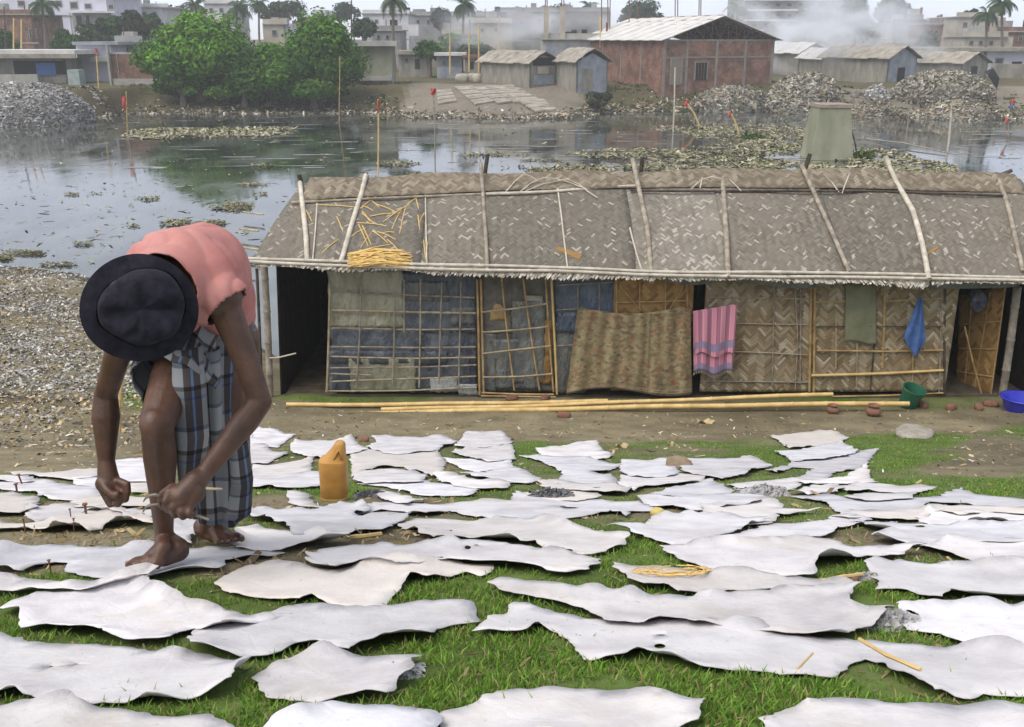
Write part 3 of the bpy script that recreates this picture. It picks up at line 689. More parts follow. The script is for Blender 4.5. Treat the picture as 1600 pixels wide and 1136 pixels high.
# ------------------------------------------------------------------ washing on the hut
def cloth(name, label, fn, nu, nv, m, th=.004, uvs=(1, 1)):
    def g(u, v): return fn(u, v)
    V = []; U = []
    for j in range(nv + 1):
        for i in range(nu + 1): V.append(g(i / nu, j / nv)); U.append((i / nu * uvs[0], j / nv * uvs[1]))
    F = [(j * (nu + 1) + i, j * (nu + 1) + i + 1, (j + 1) * (nu + 1) + i + 1, (j + 1) * (nu + 1) + i) for j in range(nv) for i in range(nu)]
    o = mesh(name, V, F, m, None, True, U); s = o.modifiers.new('thick', 'SOLIDIFY'); s.thickness = th
    return tag(o, label, 'cloth', 'washing hung on the hut')
def printed():
    m, n, l, b = newmat('printed_brown_cotton'); v = coords(n, l, 'UV', (1, 1, 1))
    t = N(n, 'ShaderNodeTexVoronoi', i_Scale=34); l.new(v, t.inputs['Vector'])
    r = ramp(n, [(0, (.11, .085, .06)), (.35, (.20, .17, .10)), (.6, (.27, .235, .145)), (.85, (.22, .11, .07)), (1, (.13, .14, .09))]); l.new(t.outputs['Color'], r.inputs['Fac'])
    w = N(n, 'ShaderNodeTexWave', i_Scale=2.6, i_Distortion=2.0, i_Detail=2); l.new(v, w.inputs['Vector'])
    o = mixc(n, l, 1.0, r.outputs['Color'], mixc(n, l, w.outputs['Fac'], (.75, .72, .66), (1.15, 1.15, 1.1)), 'MULTIPLY')
    sx = n.new('ShaderNodeSeparateXYZ'); l.new(v, sx.inputs[0])
    st = math_n(n, l, 'GREATER_THAN', math_n(n, l, 'SINE', math_n(n, l, 'MULTIPLY', sx.outputs[1], 260.0)), .3)
    hem = math_n(n, l, 'MULTIPLY', math_n(n, l, 'GREATER_THAN', sx.outputs[1], .93), st)
    o = mixc(n, l, math_n(n, l, 'MULTIPLY', hem, .7), o, (.30, .26, .18))
    l.new(o, b.inputs['Base Color']); b.inputs['Roughness'].default_value = .95; b.inputs['Specular IOR Level'].default_value = .1
    return m
def bed(u, v):
    ytop = 480 + 10 * math.sin(math.pi * min(1, u * 1.1)) + (2 if u > .95 else 0)
    xl = 903 - 18 * v; xr = 1079 + 2 * v
    x = xl + (xr - xl) * u; y = ytop + (616 - 8 * math.sin(u * 5.5) * v ** 4 - 6 * u - ytop) * v
    fold = .018 * math.sin(u * 30 + v * 2) * (.35 + v) + .03 * math.exp(-((u - .635) / .012) ** 2) * -1
    return at(x, y, WY - .16 + fold + .02 * float(vnoise(u * 6, v * 4, 3)))
cloth('bed_sheet', 'large brown patterned cotton sheet hanging on a line across the woven door', bed, 90, 30, printed())
def stripes(name, cols, sc_, axis=0, rough=.95):
    m, n, l, b = newmat(name); v = coords(n, l, 'UV'); sx = n.new('ShaderNodeSeparateXYZ'); l.new(v, sx.inputs[0])
    f = math_n(n, l, 'FRACT', math_n(n, l, 'MULTIPLY', sx.outputs[axis], sc_))
    r = ramp(n, cols, 'CONSTANT'); l.new(f, r.inputs['Fac']); return m, n, l, b, sx, r
m, n, l, b, sx, r = stripes('pink_striped_cotton', [(0, (.50, .22, .28)), (.45, (.22, .09, .14)), (.55, (.30, .12, .18)), (.9, (.55, .30, .36))], 4.6)
band = math_n(n, l, 'MULTIPLY', math_n(n, l, 'GREATER_THAN', sx.outputs[1], .52), math_n(n, l, 'LESS_THAN', math_n(n, l, 'FRACT', math_n(n, l, 'MULTIPLY', sx.outputs[1], 3.4)), .45))
l.new(mixc(n, l, math_n(n, l, 'MULTIPLY', band, .7), r.outputs['Color'], (.13, .16, .27)), b.inputs['Base Color']); b.inputs['Roughness'].default_value = .95
M_pink = m
def towel(yb, dx):
    def f(u, v):
        xl, xr = 1083 + 1 * v, 1150 - 5 * v
        x = xl + (xr - xl) * u + dx; yt = 486 - 11 * u
        y = yt + (yb - 4 * math.sin(u * 9) - yt) * v
        return at(x, y, WY - .17 - dx * .004 + .022 * math.sin(u * 17 + v) * (.4 + v) - .03 * (1 - v) * 0)
    return f
tw = cloth('striped_towel', 'pink and purple striped cotton cloth hung double beside the patterned sheet', towel(582, 0), 40, 24, M_pink)
V = []
o2 = mesh('front_fold', [towel(553, 1)(i / 40, j / 18) - Vector((0, .035, 0)) for j in range(19) for i in range(41)], [(j * 41 + i, j * 41 + i + 1, (j + 1) * 41 + i + 1, (j + 1) * 41 + i) for j in range(18) for i in range(40)], M_pink, tw, True, [(i / 40, j / 18 * .8) for j in range(19) for i in range(41)])
for k in range(36):                                            # tassels along the hem
    u = k / 35; p = towel(582, 0)(u, 1)
    MB().tube([p, p + Vector((random.uniform(-.01, .01), 0, -.045))], .004, 4).build('tassel', M_pl_beige, tw)
M_olive = nm('olive_sacking', (.135, .145, .085), (.20, .205, .13), 5, .95, .4, 120)
def sack(u, v):
    x = 1322 + 47 * u - 2 * v * (1 - u); y = 444 + (534 - 2 * math.sin(u * 6) + 3 * u - 444) * v
    return at(x, y, WY - .06 + .012 * math.sin(u * 7 + v * 3) + .01 * float(vnoise(u * 5, v * 5, 8)))
cloth('olive_cloth', 'plain olive green cloth hanging flat from the eave over the mat wall', sack, 20, 24, M_olive)
M_bluecl = nm('blue_cotton', (.045, .10, .27), (.085, .17, .38), 8, .9, .4, 60)
def blue(u, v):
    w = 5 + 28 * min(1, v * 1.15) * (1 - .35 * max(0, v - .85) / .15)
    cx_ = 1438 - 10 * v; x = cx_ + (u - .5) * w * 1.05
    yb = 541 + 18 * (1 - abs(u - .6) * 2.2)
    y = 465 + (yb - 465) * v
    return at(x, y, WY - .10 + .035 * math.sin(u * 13 + v * 4) * (.25 + v * .6))
cloth('blue_garment', 'bunched blue cotton garment hanging from a peg on the mat wall', blue, 30, 26, M_bluecl)
def bundle(u, v):
    a = u * 2 * math.pi; r = (.10 + .05 * math.sin(a * 3 + v * 5)) * math.sin(math.pi * min(.97, .1 + v * .85)); c = at(1527, 452 + 36 * v, WY + .25)
    return c + Vector((r * math.cos(a), r * .7 * math.sin(a), 0))
cloth('hanging_bundle', 'dark crumpled bundle hanging in the right-hand doorway', bundle, 22, 12, nm('dark_bundle_cloth', (.03, .035, .06), (.16, .17, .20), 9, .9, .4, 30))
tag(mesh('clothes_line', MB().tube([at(x, y, WY - .16) for x, y in ((868, 464), (905, 482), (990, 492), (1079, 490), (1150, 476), (1270, 455))], .004, 5).V, MB().tube([at(x, y, WY - .16) for x, y in ((868, 464), (905, 482), (990, 492), (1079, 490), (1150, 476), (1270, 455))], .004, 5).F, M_rope), 'thin clothes line carrying the patterned sheet and striped cloth', 'clothes line')

# ------------------------------------------------------------------ things lying on the roof
def straw_tube(mb, p, q, r=.006, bend=.0):
    p, q = Vector(p), Vector(q); mid = p.lerp(q, .5) + Vector((0, 0, bend))
    mb.tube([p, mid, q], [r, r, r * .8], 4)
sb = empty('straw_bundle', rp(590, 410, .0), 'tied bundle of golden straw lying on the roof edge', 'straw bundle')
R = random.Random(5)
mb = MB()
for k in range(190):
    t = R.random(); x0 = 541 + R.uniform(0, 30); y0 = 394 + R.uniform(0, 24); 
    x1 = 600 + R.uniform(0, 45); y1 = 398 + (y0 - 406) * .5 + R.uniform(-4, 16)
    p = rp(x0, min(y0, 424), .03 + R.uniform(0, .10)); q = rp(x1, min(y1, 424), .03 + R.uniform(0, .09))
    straw_tube(mb, p, q, R.uniform(.004, .008), R.uniform(-.01, .05))
o = mb.build('straw', M_straw, sb); o['kind'] = 'stuff'
MB().tube([rp(598, 394, .06), rp(604, 402, .13), rp(608, 414, .06)], .012, 6).build('binding', M_rope, sb)
mb = MB()
for k in range(40):
    a = R.uniform(-.5, .5); p = rp(605 + R.uniform(0, 15), 402 + R.uniform(-5, 12), .06); q = rp(640 + R.uniform(-8, 6), 408 + R.uniform(-10, 12), .03 + R.uniform(0, .04))
    straw_tube(mb, p, q, .006, .02)
mb.build('straw_heads', nm('straw_heads', (.30, .20, .07), (.45, .31, .12), 30, .9, .3), sb)['kind'] = 'stuff'
loose = [((496, 320), (567, 325)), ((527, 309), (562, 299)), ((563, 300), (593, 324)), ((562, 326), (597, 301)), ((566, 322), (583, 329)), ((588, 319), (622, 333)), ((578, 338), (616, 333)), ((565, 333), (585, 350)), ((566, 330), (578, 346)), ((598, 347), (640, 318)), ((612, 358), (628, 325)), ((634, 322), (624, 365)),
         ((558, 348), (604, 353)), ((560, 350), (575, 384)), ((566, 352), (580, 383)), ((563, 387), (582, 361)), ((582, 361), (606, 379)), ((590, 362), (618, 374)), ((605, 374), (622, 391)), ((552, 395), (613, 381)), ((545, 372), (571, 356)), ((503, 395), (531, 372)), ((526, 338), (536, 362)), ((636, 319), (660, 305)), ((648, 303), (654, 326)), ((653, 336), (656, 360)), ((663, 332), (654, 350)), ((662, 375), (665, 405)), ((668, 378), (666, 400)), ((478, 328), (487, 345)), ((616, 363), (597, 364)), ((520, 312), (548, 305))]
for i, (a, b) in enumerate(loose):
    p, q = rp(*a, .02), rp(*b, .02); c = (p + q) / 2; mb = MB(); straw_tube(mb, p, q, .0075, .012)
    o = mb.build('straw_stalk', M_straw)
    tag(o, 'loose golden straw stalk scattered on the roof above the straw bundle', 'straw stalk', 'straw stalks scattered on the roof')
for (px, lab) in (([(868, 389), (873, 385), (910, 397), (905, 405)], 'short brown board lying flat on the middle of the roof'), ([(1448, 398), (1449, 394), (1464, 384), (1468, 387)], 'small brown board lying beside the pale crooked rafter')):
    P = [rp(x, y, .03) for x, y in px]; mb = MB(); mb.add(P + [p - Vector((0, 0, .03)) for p in P], [(0, 1, 2, 3), (7, 6, 5, 4), (0, 4, 5, 1), (1, 5, 6, 2), (2, 6, 7, 3), (3, 7, 4, 0)])
    tag(mb.build('roof_board', nm('brown_board_%d' % px[0][0], (.20, .12, .04), (.28, .17, .06), 12, .8, .3, stretch=(1, 4, 4))), lab, 'board')
# ------------------------------------------------------------------ hides drying on the slope
HIDES = [  # (label, outline in photo pixels)
 ('pale hide just right of the man\'s elbow, its end pointing at the poles', [(360,690),(378,684),(404,671),(432,676),(460,681),(446,688),(434,696),(408,695),(385,697)]),
 ('small pale hide below the one at the man\'s elbow', [(380,705),(395,700),(412,697),(425,706),(450,708),(430,715),(420,721),(400,720),(380,722)]),
 ('white hide right behind the neck of the orange jug', [(455,696),(462,690),(490,691),(520,690),(548,684),(556,692),(573,702),(555,706),(530,707),(508,711),(480,709),(458,704)]),
 ('bluish white hide at the dirt strip, first to the right of the jug', [(572,697),(590,690),(582,683),(610,684),(650,686),(690,683),(712,690),(706,694),(690,696),(680,702),(650,704),(620,706),(600,704)]),
 ('pale hide left of the jug, level with its shoulder', [(380,735),(400,730),(440,726),(470,722),(490,715),(484,728),(485,737),(455,743),(425,745),(400,745),(384,746)]),
 ('wide white hide right of the jug with a frayed grey right end', [(550,711),(580,708),(610,707),(640,712),(680,709),(695,722),(690,733),(673,741),(662,735),(650,734),(637,735),(630,728),(605,728),(590,729),(570,736),(553,740)]),
 ('thin pale hide left of the jug, level with its middle', [(384,748),(420,746),(460,743),(505,741),(510,755),(480,759),(450,760),(415,758),(385,759)]),
 ('narrow white hide right of the jug, just below the frayed one', [(553,742),(575,738),(610,736),(640,738),(665,742),(658,750),(630,752),(600,751),(570,753),(555,750)]),
 ('long narrow white hide right of the jug, level with its lower half', [(560,757),(590,754),(640,754),(680,756),(730,757),(745,764),(735,771),(690,772),(650,770),(625,764),(600,760)]),
 ('small ragged white hide at the left foot of the jug', [(450,772),(470,771),(483,775),(490,785),(505,791),(490,789),(470,788),(452,785)]),
 ('small white hide at the right foot of the jug beside a crumpled grey end', [(586,770),(600,768),(625,773),(650,779),(670,778),(650,783),(635,787),(610,782),(595,778)]),
 ('broad white hide in front of the jug with a bite out of its near edge', [(384,790),(402,797),(450,799),(500,796),(530,786),(560,790),(580,797),(552,803),(580,808),(640,807),(615,815),(600,825),(570,824),(545,826),(520,830),(505,836),(480,832),(460,832),(455,820),(430,812),(400,808),(384,806)]),
 ('very long white hide reaching right from the front of the jug', [(560,800),(590,786),(620,786),(660,790),(700,788),(740,785),(770,782),(798,784),(806,773),(830,776),(870,780),(920,783),(960,786),(1000,784),(1020,797),(985,797),(975,803),(950,798),(925,801),(895,805),(850,809),(800,808),(755,806),(735,802),(705,797),(670,802),(640,801),(600,797)]),
 ('large white hide in the middle with a dark raised near edge and pointed right end', [(630,822),(640,815),(655,812),(690,813),(740,816),(775,809),(800,811),(850,815),(880,823),(925,828),(948,835),(980,840),(968,852),(945,856),(925,861),(895,862),(890,855),(850,854),(835,847),(815,848),(790,843),(760,841),(735,842),(700,838),(680,839),(655,832)]),
 ('pale hide right of the man\'s far foot, running to a thin tip', [(370,825),(405,823),(430,829),(460,832),(500,835),(520,839),(552,838),(545,846),(500,850),(470,852),(440,858),(400,857),(372,853)]),
 ('long pale hide with small dark holes, above the hide with the dark scalloped edge', [(480,877),(505,860),(550,853),(620,853),(690,848),(740,845),(790,848),(840,856),(890,864),(930,872),(915,889),(880,891),(830,885),(780,882),(740,880),(700,875),(660,879),(620,884),(590,882),(565,880),(525,891),(500,882)]),
 ('grey white hide in front of the man\'s far foot with a dark scalloped right edge', [(340,910),(370,895),(400,884),(440,882),(480,887),(520,893),(570,885),(620,882),(680,883),(705,875),(720,882),(767,883),(762,893),(745,900),(725,893),(700,901),(665,908),(640,905),(625,915),(610,930),(600,945),(590,955),(550,953),(530,948),(500,940),(490,935),(470,942),(455,938),(420,934),(390,930),(360,922)]),
 ('big near hide left of centre with a rolled left end', [(295,1010),(310,985),(350,970),(400,965),(450,950),(480,948),(520,955),(570,955),(620,945),(660,940),(735,948),(740,965),(748,973),(715,976),(690,980),(670,997),(640,1000),(600,1003),(560,1013),(545,1023),(530,1017),(500,1010),(470,1005),(450,1012),(420,1022),(380,1025),(340,1022),(305,1020)]),
 ('big near hide below the man\'s near foot with a dark left corner', [(2,952),(25,940),(60,930),(110,925),(170,920),(200,912),(240,925),(290,945),(350,955),(420,960),(450,957),(400,972),(340,985),(300,980),(280,985),(265,998),(230,1000),(195,998),(150,988),(110,985),(70,980),(40,978),(32,962)]),
 ('narrow pale hide just in front of the man\'s near foot', [(-40,908),(40,902),(90,908),(140,910),(190,908),(230,895),(245,905),(230,914),(180,918),(140,925),(100,923),(60,925),(20,920),(-40,928)]),
 ('white hide that both of the man\'s feet stand on', [(-30,878),(30,858),(80,852),(150,855),(220,858),(330,855),(420,858),(440,865),(410,870),(380,873),(350,876),(340,890),(310,892),(260,900),(230,905),(180,905),(130,900),(100,890),(110,880),(90,878),(60,885),(40,893),(-30,892)]),
 ('pale hide pinned with nails, on the left below the man\'s fist', [(55,793),(120,793),(180,795),(240,800),(250,812),(235,815),(180,805),(150,802),(110,807),(60,815),(45,812)]),
 ('pale hide overlapping the nailed hide on the left, its near edge wavy', [(-30,814),(40,818),(80,812),(150,801),(190,803),(230,818),(243,823),(215,820),(187,817),(140,827),(105,823),(85,828),(60,825),(40,823),(-30,826)]),
 ('pale hide at the left edge level with the man\'s fist', [(-30,770),(30,775),(60,780),(55,793),(30,797),(-30,797)]),
 ('long pale hide on the left just behind the man\'s fist', [(-30,757),(30,753),(60,755),(100,758),(150,760),(160,772),(140,777),(110,778),(75,776),(50,768),(25,766),(-30,764)]),
 ('small white hide at the left edge near the scraps', [(-20,744),(30,743),(60,750),(45,753),(20,752),(-20,751)]),
 ('farthest white hide on the left, at the edge of the scraps', [(10,738),(40,736),(90,740),(120,735),(160,733),(158,744),(110,747),(70,743),(30,742)]),
 ('white hide seen between the man\'s hanging arm and his shin', [(165,723),(205,720),(240,722),(250,748),(190,748),(168,742)]),
 ('small white hide between fist and shin', [(190,753),(240,751),(245,766),(205,769)]),
 ('white hide glimpsed behind the man\'s wrist', [(112,749),(150,746),(175,750),(160,758),(120,757)]),
 ('bright hide showing between the man\'s two legs', [(262,800),(300,805),(318,822),(300,846),(270,840)]),
 ('white strip of hide left of the near shin, level with the tongs', [(110,784),(150,781),(245,778),(250,790),(180,789),(120,791)]),
 ('huge near hide filling the lower left corner', [(-60,992),(60,1003),(130,1008),(200,1013),(280,1022),(350,1032),(390,1048),(360,1080),(250,1095),(100,1090),(-60,1085)]),
 ('near hide at the bottom, left of centre, with a crumpled right end', [(395,1060),(440,1040),(500,1028),(560,1028),(610,1038),(650,1036),(640,1060),(600,1085),(500,1095),(420,1085)]),
 ('highest white hide on the right, at the edge of the dirt strip', [(1206,683),(1230,680),(1265,677),(1300,675),(1326,684),(1300,692),(1265,695),(1232,697),(1222,690)]),
 ('second white hide down from the top on the right', [(1212,705),(1250,704),(1290,697),(1315,694),(1340,706),(1322,711),(1290,715),(1262,716),(1240,718),(1228,711)]),
 ('third hide down on the right, with a long tip reaching into the turf', [(1200,733),(1235,727),(1240,719),(1280,718),(1320,715),(1350,709),(1372,706),(1360,717),(1352,728),(1330,733),(1305,735),(1290,745),(1260,747),(1240,744),(1255,740),(1272,731),(1240,730),(1215,737)]),
 ('fourth hide down on the right, flared at its right end', [(1245,750),(1290,747),(1320,745),(1340,735),(1353,731),(1358,745),(1370,754),(1340,754),(1300,753),(1260,754)]),
 ('cream white hide at the dirt strip, left of the small stone', [(968,726),(975,721),(1010,722),(1050,719),(1055,730),(1058,740),(1040,742),(1010,743),(985,741),(970,735)]),
 ('white hide at the dirt strip, right of the small stone', [(1060,718),(1100,719),(1150,719),(1175,716),(1190,722),(1205,728),(1180,732),(1165,738),(1130,743),(1100,741),(1080,736),(1068,734)]),
 ('lone white hide at the dirt strip near the middle, with a blunt right end', [(838,702),(870,700),(910,694),(932,692),(940,704),(957,711),(940,716),(915,719),(890,715),(865,716),(848,711)]),
 ('broad white hide just below the lone one at the dirt strip', [(812,717),(860,718),(920,719),(950,726),(968,729),(945,737),(920,737),(955,742),(964,748),(955,756),(930,758),(900,755),(868,751),(880,740),(870,733),(845,724)]),
 ('topmost of the hides in the middle column, touching the grass by the dirt strip', [(710,695),(730,677),(755,678),(783,676),(800,690),(775,696),(755,698),(735,696),(715,695)]),
 ('second hide down in the middle column', [(707,706),(740,699),(770,697),(800,697),(804,715),(780,717),(760,718),(740,714)]),
 ('third hide down in the middle column, slender', [(690,717),(725,719),(760,719),(795,720),(800,727),(780,731),(755,736),(735,733),(715,728)]),
 ('fourth hide down in the middle column, shaped like a low hump', [(718,740),(750,739),(775,735),(800,730),(825,738),(845,748),(825,752),(790,750),(755,747)]),
 ('fifth hide down in the middle column, pale and narrow', [(678,743),(710,743),(750,750),(800,753),(790,760),(750,761),(710,757),(690,752)]),
 ('thin white hide below the broad one near the middle', [(840,755),(870,751),(920,757),(960,756),(985,763),(975,768),(930,766),(895,764),(875,767),(850,760)]),
 ('white hide with a frayed dark patch above the very long hide', [(815,770),(850,769),(880,772),(905,766),(935,767),(935,778),(900,782),(875,780),(845,776)]),
 ('white hide directly below the one left of the small stone', [(972,745),(1010,744),(1060,742),(1105,745),(1090,754),(1050,756),(1010,758),(992,765),(970,757)]),
 ('wedge-shaped white hide two rows below the small stone', [(1018,770),(1060,761),(1090,757),(1110,754),(1130,763),(1145,768),(1120,772),(1095,775),(1060,776),(1035,773)]),
 ('cream hide with a creased middle, three rows below the small stone', [(1000,775),(1030,774),(1070,777),(1100,776),(1150,772),(1190,775),(1200,780),(1170,786),(1130,790),(1100,793),(1075,793),(1055,787),(1020,788),(1003,783)]),
 ('white hide left below the flared one on the right', [(1138,757),(1170,754),(1220,751),(1255,749),(1250,760),(1220,765),(1190,767),(1160,764)]),
 ('small white hide right below the flared one', [(1240,768),(1262,763),(1300,757),(1320,764),(1300,770),(1260,772)]),
 ('white hide with a long thin tip running right along the turf', [(1310,762),(1340,755),(1380,757),(1420,761),(1465,761),(1440,767),(1400,768),(1360,766),(1330,768)]),
 ('small white hide tucked below the long thin tip', [(1320,775),(1350,771),(1400,772),(1430,770),(1425,777),(1390,779),(1350,780)]),
 ('long hide on the right ending in a grey crumple by the turf', [(1240,777),(1290,776),(1340,780),(1400,780),(1465,778),(1480,774),(1500,768),(1525,775),(1560,778),(1620,782),(1620,793),(1560,793),(1500,787),(1450,787),(1445,795),(1400,800),(1350,799),(1310,795),(1290,785)]),
 ('pale hide on the right just below the crumpled long one', [(1300,806),(1330,798),(1400,801),(1450,793),(1500,790),(1620,795),(1620,803),(1550,801),(1500,806),(1470,802),(1440,810),(1380,811),(1330,810)]),
 ('lilac white hide right of centre with a long thin tail to the right', [(1100,792),(1150,787),(1210,783),(1225,795),(1260,797),(1285,797),(1220,802),(1210,812),(1170,815),(1130,813),(1100,803)]),
 ('curved hide sagging to the left, below the lilac white one', [(950,822),(1000,822),(1020,811),(1060,808),(1100,802),(1150,810),(1200,815),(1170,820),(1140,830),(1110,838),(1080,845),(1050,846),(1015,838),(985,830)]),
 ('white hide with a raised dark near edge right of the curved one', [(1120,848),(1125,838),(1170,830),(1200,820),(1260,818),(1290,815),(1300,808),(1330,812),(1360,818),(1340,820),(1310,825),(1298,835),(1280,838),(1250,838),(1220,845),(1190,848),(1150,851)]),
 ('cream hide at the right edge, above the one with a grassy hollow', [(1430,806),(1480,800),(1560,803),(1620,807),(1620,811),(1560,815),(1500,822),(1470,820),(1440,817)]),
 ('broad hide at the right edge with one small dark hole', [(1330,816),(1370,817),(1440,820),(1500,823),(1620,822),(1620,840),(1580,845),(1500,843),(1450,850),(1420,847),(1380,843),(1365,838),(1375,835),(1394,832)]),
 ('large white hide right of the twist of straw, its near edge dark', [(1035,853),(1060,850),(1110,850),(1160,850),(1220,845),(1260,840),(1300,843),(1330,855),(1370,853),(1440,857),(1400,865),(1340,870),(1275,878),(1270,895),(1230,898),(1180,893),(1140,888),(1100,882),(1065,872)]),
 ('pale hide at the right edge above the stained one', [(1440,857),(1480,848),(1620,845),(1620,887),(1530,885),(1510,875),(1475,865)]),
 ('stained pale hide at the right edge with a curled grey left end', [(1350,885),(1370,880),(1410,877),(1450,882),(1520,886),(1620,887),(1620,942),(1560,935),(1530,932),(1490,930),(1470,938),(1440,930),(1420,922),(1370,920),(1375,905)]),
 ('hide under the twist of straw', [(960,880),(990,885),(1060,888),(1110,893),(1180,898),(1240,900),(1300,908),(1330,918),(1320,925),(1260,922),(1200,920),(1150,920),(1100,925),(1060,930),(1040,915),(1010,917),(985,913),(980,900)]),
 ('great white hide with a crumpled left tip, second from the bottom right of centre', [(770,912),(790,905),(830,909),(900,918),(1000,926),(1080,932),(1160,925),(1250,918),(1310,920),(1335,918),(1318,935),(1320,950),(1345,955),(1395,952),(1360,972),(1300,992),(1250,987),(1180,980),(1100,972),(1000,970),(950,967),(915,950),(880,940),(850,935),(800,925)]),
 ('largest grey white hide at the bottom right with one oval hole', [(758,992),(772,972),(800,962),(812,945),(835,946),(862,957),(950,968),(1050,974),(1150,980),(1250,992),(1400,1005),(1500,1012),(1560,1020),(1620,1035),(1620,1085),(1450,1080),(1392,1052),(1370,1034),(1345,1027),(1325,1036),(1300,1056),(1180,1046),(1120,1044),(1060,1038),(1000,1022),(960,1030),(920,1028),(900,1005),(880,990),(850,983),(830,990),(800,990)]),
 ('near hide at the right edge beside the crumpled grey scrap', [(1400,950),(1480,950),(1550,945),(1620,945),(1620,1012),(1530,1006),(1490,998),(1470,988),(1420,982),(1410,970)]),
 ('lowest hide at the bottom left corner', [(-60,1112),(60,1104),(200,1110),(330,1120),(390,1150),(200,1190),(-60,1190)]),
 ('lowest hide at the bottom, left of centre', [(405,1140),(470,1112),(560,1104),(640,1108),(690,1128),(660,1165),(560,1190),(430,1180)]),
 ('lowest hide at the bottom, right of centre', [(690,1118),(780,1082),(900,1078),(1010,1088),(1100,1100),(1080,1130),(980,1160),(800,1170),(700,1150)]),
 ('lowest hide at the bottom right corner', [(1190,1122),(1260,1092),(1400,1098),(1620,1105),(1620,1180),(1400,1180),(1220,1160)]),
]
HOLES = {15: [(731, 856, 5, 3), (745, 852, 3, 1.2), (690, 872, 3, 1.5)], len(HIDES) - 6: [(1031, 1009, 9, 4.5), (1033, 992, 8, 1.2)], 13: [(705, 829, 2.5, 1.2)], 62: [(1438, 822, 8, 2)], 12: [(890, 793, 14, 1.2), (880, 791, 6, 1)], 32: [(80, 1041, 4, 1.2), (120, 1037, 3, 1)]}
HPOLY = []
def in_poly(px, py, poly):
    inside = np.zeros(px.shape, bool); n = len(poly); j = n - 1
    for i in range(n):
        xi, yi = poly[i]; xj, yj = poly[j]
        c = ((yi > py) != (yj > py)) & (px < (xj - xi) * (py - yi) / (yj - yi + 1e-12) + xi)
        inside ^= c; j = i
    return inside
def make_hide(k, label, pts):
    cx0 = sum(q[0] for q in pts) / len(pts); cy0 = sum(q[1] for q in pts) / len(pts); ev = 1.30 if cy0 < 800 else (1.14 if cy0 < 860 else 1.06)
    pts = [(cx0 + (x - cx0) * 1.03, cy0 + (y - cy0) * ev) for x, y in pts]
    R = random.Random(900 + k); LIFT = .012 + .004 * (k % 4)
    W_ = [gp(x, y, LIFT) for x, y in pts]
    P = np.array([(p.x, p.y) for p in W_])
    near = P[:, 1].mean() < 4.0
    if near and P[:, 1].mean() < 1.3: LIFT = .03
    step = .012 if near else .03
    # ragged outline
    out = []
    for i in range(len(P)):
        a, b = P[i], P[(i + 1) % len(P)]; L = np.hypot(*(b - a)); n = max(1, int(L / step)); nrm = np.array([-(b - a)[1], (b - a)[0]]) / (L + 1e-9)
        for q in range(n):
            t = q / n; c = a + (b - a) * t
            amp = min(.034, L * .2)
            out.append(c + nrm * amp * (float(fbm(c[0] * 24 + k, c[1] * 20, 300 + k, 5)) - .5) * 1.6 + np.array([0, 1]) * .02 * (float(fbm(c[0] * 9, k, 310, 2)) - .5))
    out = np.array(out); mn, mx = out.min(0), out.max(0)
    g = .045 if near else .08
    gx, gy = np.meshgrid(np.arange(mn[0], mx[0], g), np.arange(mn[1], mx[1], g))
    gx = gx.ravel() + RNG.uniform(-.3, .3, gx.size) * g; gy = gy.ravel() + RNG.uniform(-.3, .3, gy.size) * g
    ok = in_poly(gx, gy, out.tolist()); inner = np.stack([gx[ok], gy[ok]], 1)
    if len(inner):
        d = np.min(np.hypot(inner[:, None, 0] - out[None, :, 0], inner[:, None, 1] - out[None, :, 1]), 1); inner = inner[d > g * .3]
    holes = []
    for (hx, hy, rx, ry) in HOLES.get(k, []):
        ring = [gp(hx + rx * math.cos(a), hy + ry * math.sin(a), LIFT) for a in np.linspace(0, 2 * math.pi, 14)[:-1]]
        holes.append([(p.x, p.y) for p in ring])
    n = len(out); allp = [Vector(p) for p in out] + [Vector(p) for p in inner]
    edges = [(i, (i + 1) % n) for i in range(n)]
    for h in holes:
        s = len(allp); allp += [Vector(p) for p in h]; edges += [(s + i, s + (i + 1) % len(h)) for i in range(len(h))]
    V2, E2, F2 = delaunay_2d_cdt(allp, edges, [], 0, 1e-5)[:3]
    V2 = np.array([(v[0], v[1]) for v in V2]); poly = out.tolist()
    cen = np.array([V2[list(f)].mean(0) for f in F2]); keep = in_poly(cen[:, 0], cen[:, 1], poly)
    for h in holes: keep &= ~in_poly(cen[:, 0], cen[:, 1], h)
    F = [tuple(f) if True else f for f, q in zip(F2, keep) if q]
    d = np.min(np.hypot(V2[:, None, 0] - out[None, :, 0], V2[:, None, 1] - out[None, :, 1]), 1)
    X, Y = V2[:, 0], V2[:, 1]
    wav = (fbm(X * 5, Y * 4, 320 + k, 2) - .5) * (.008 if near else .004)
    curl = np.clip(fbm(X * 7 + 3, Y * 5, 330 + k, 2) - .46, 0, 1) * (.10 if near else .05) * np.exp(-d / (.035 if near else .05))
    Z = zg(X, Y) + LIFT + wav + curl
    Z = np.maximum(Z, zg(X, Y) + .008)
    # orient faces upwards
    F3 = []
    for f in F:
        a, b, c = V2[f[0]], V2[f[1]], V2[f[2]]
        F3.append(f if (b[0] - a[0]) * (c[1] - a[1]) - (b[1] - a[1]) * (c[0] - a[0]) > 0 else f[::-1])
    o = mesh('drying_hide', np.stack([X, Y, Z], 1), F3, M_hides[k % 3], None, True)
    s = o.modifiers.new('thick', 'SOLIDIFY'); s.thickness = .0024; s.offset = -1
    tag(o, label, 'hide', 'hides spread to dry on the slope')
    HPOLY.append((poly, mn, mx, holes))
for k, (lab, pts) in enumerate(HIDES): make_hide(k, lab, pts)

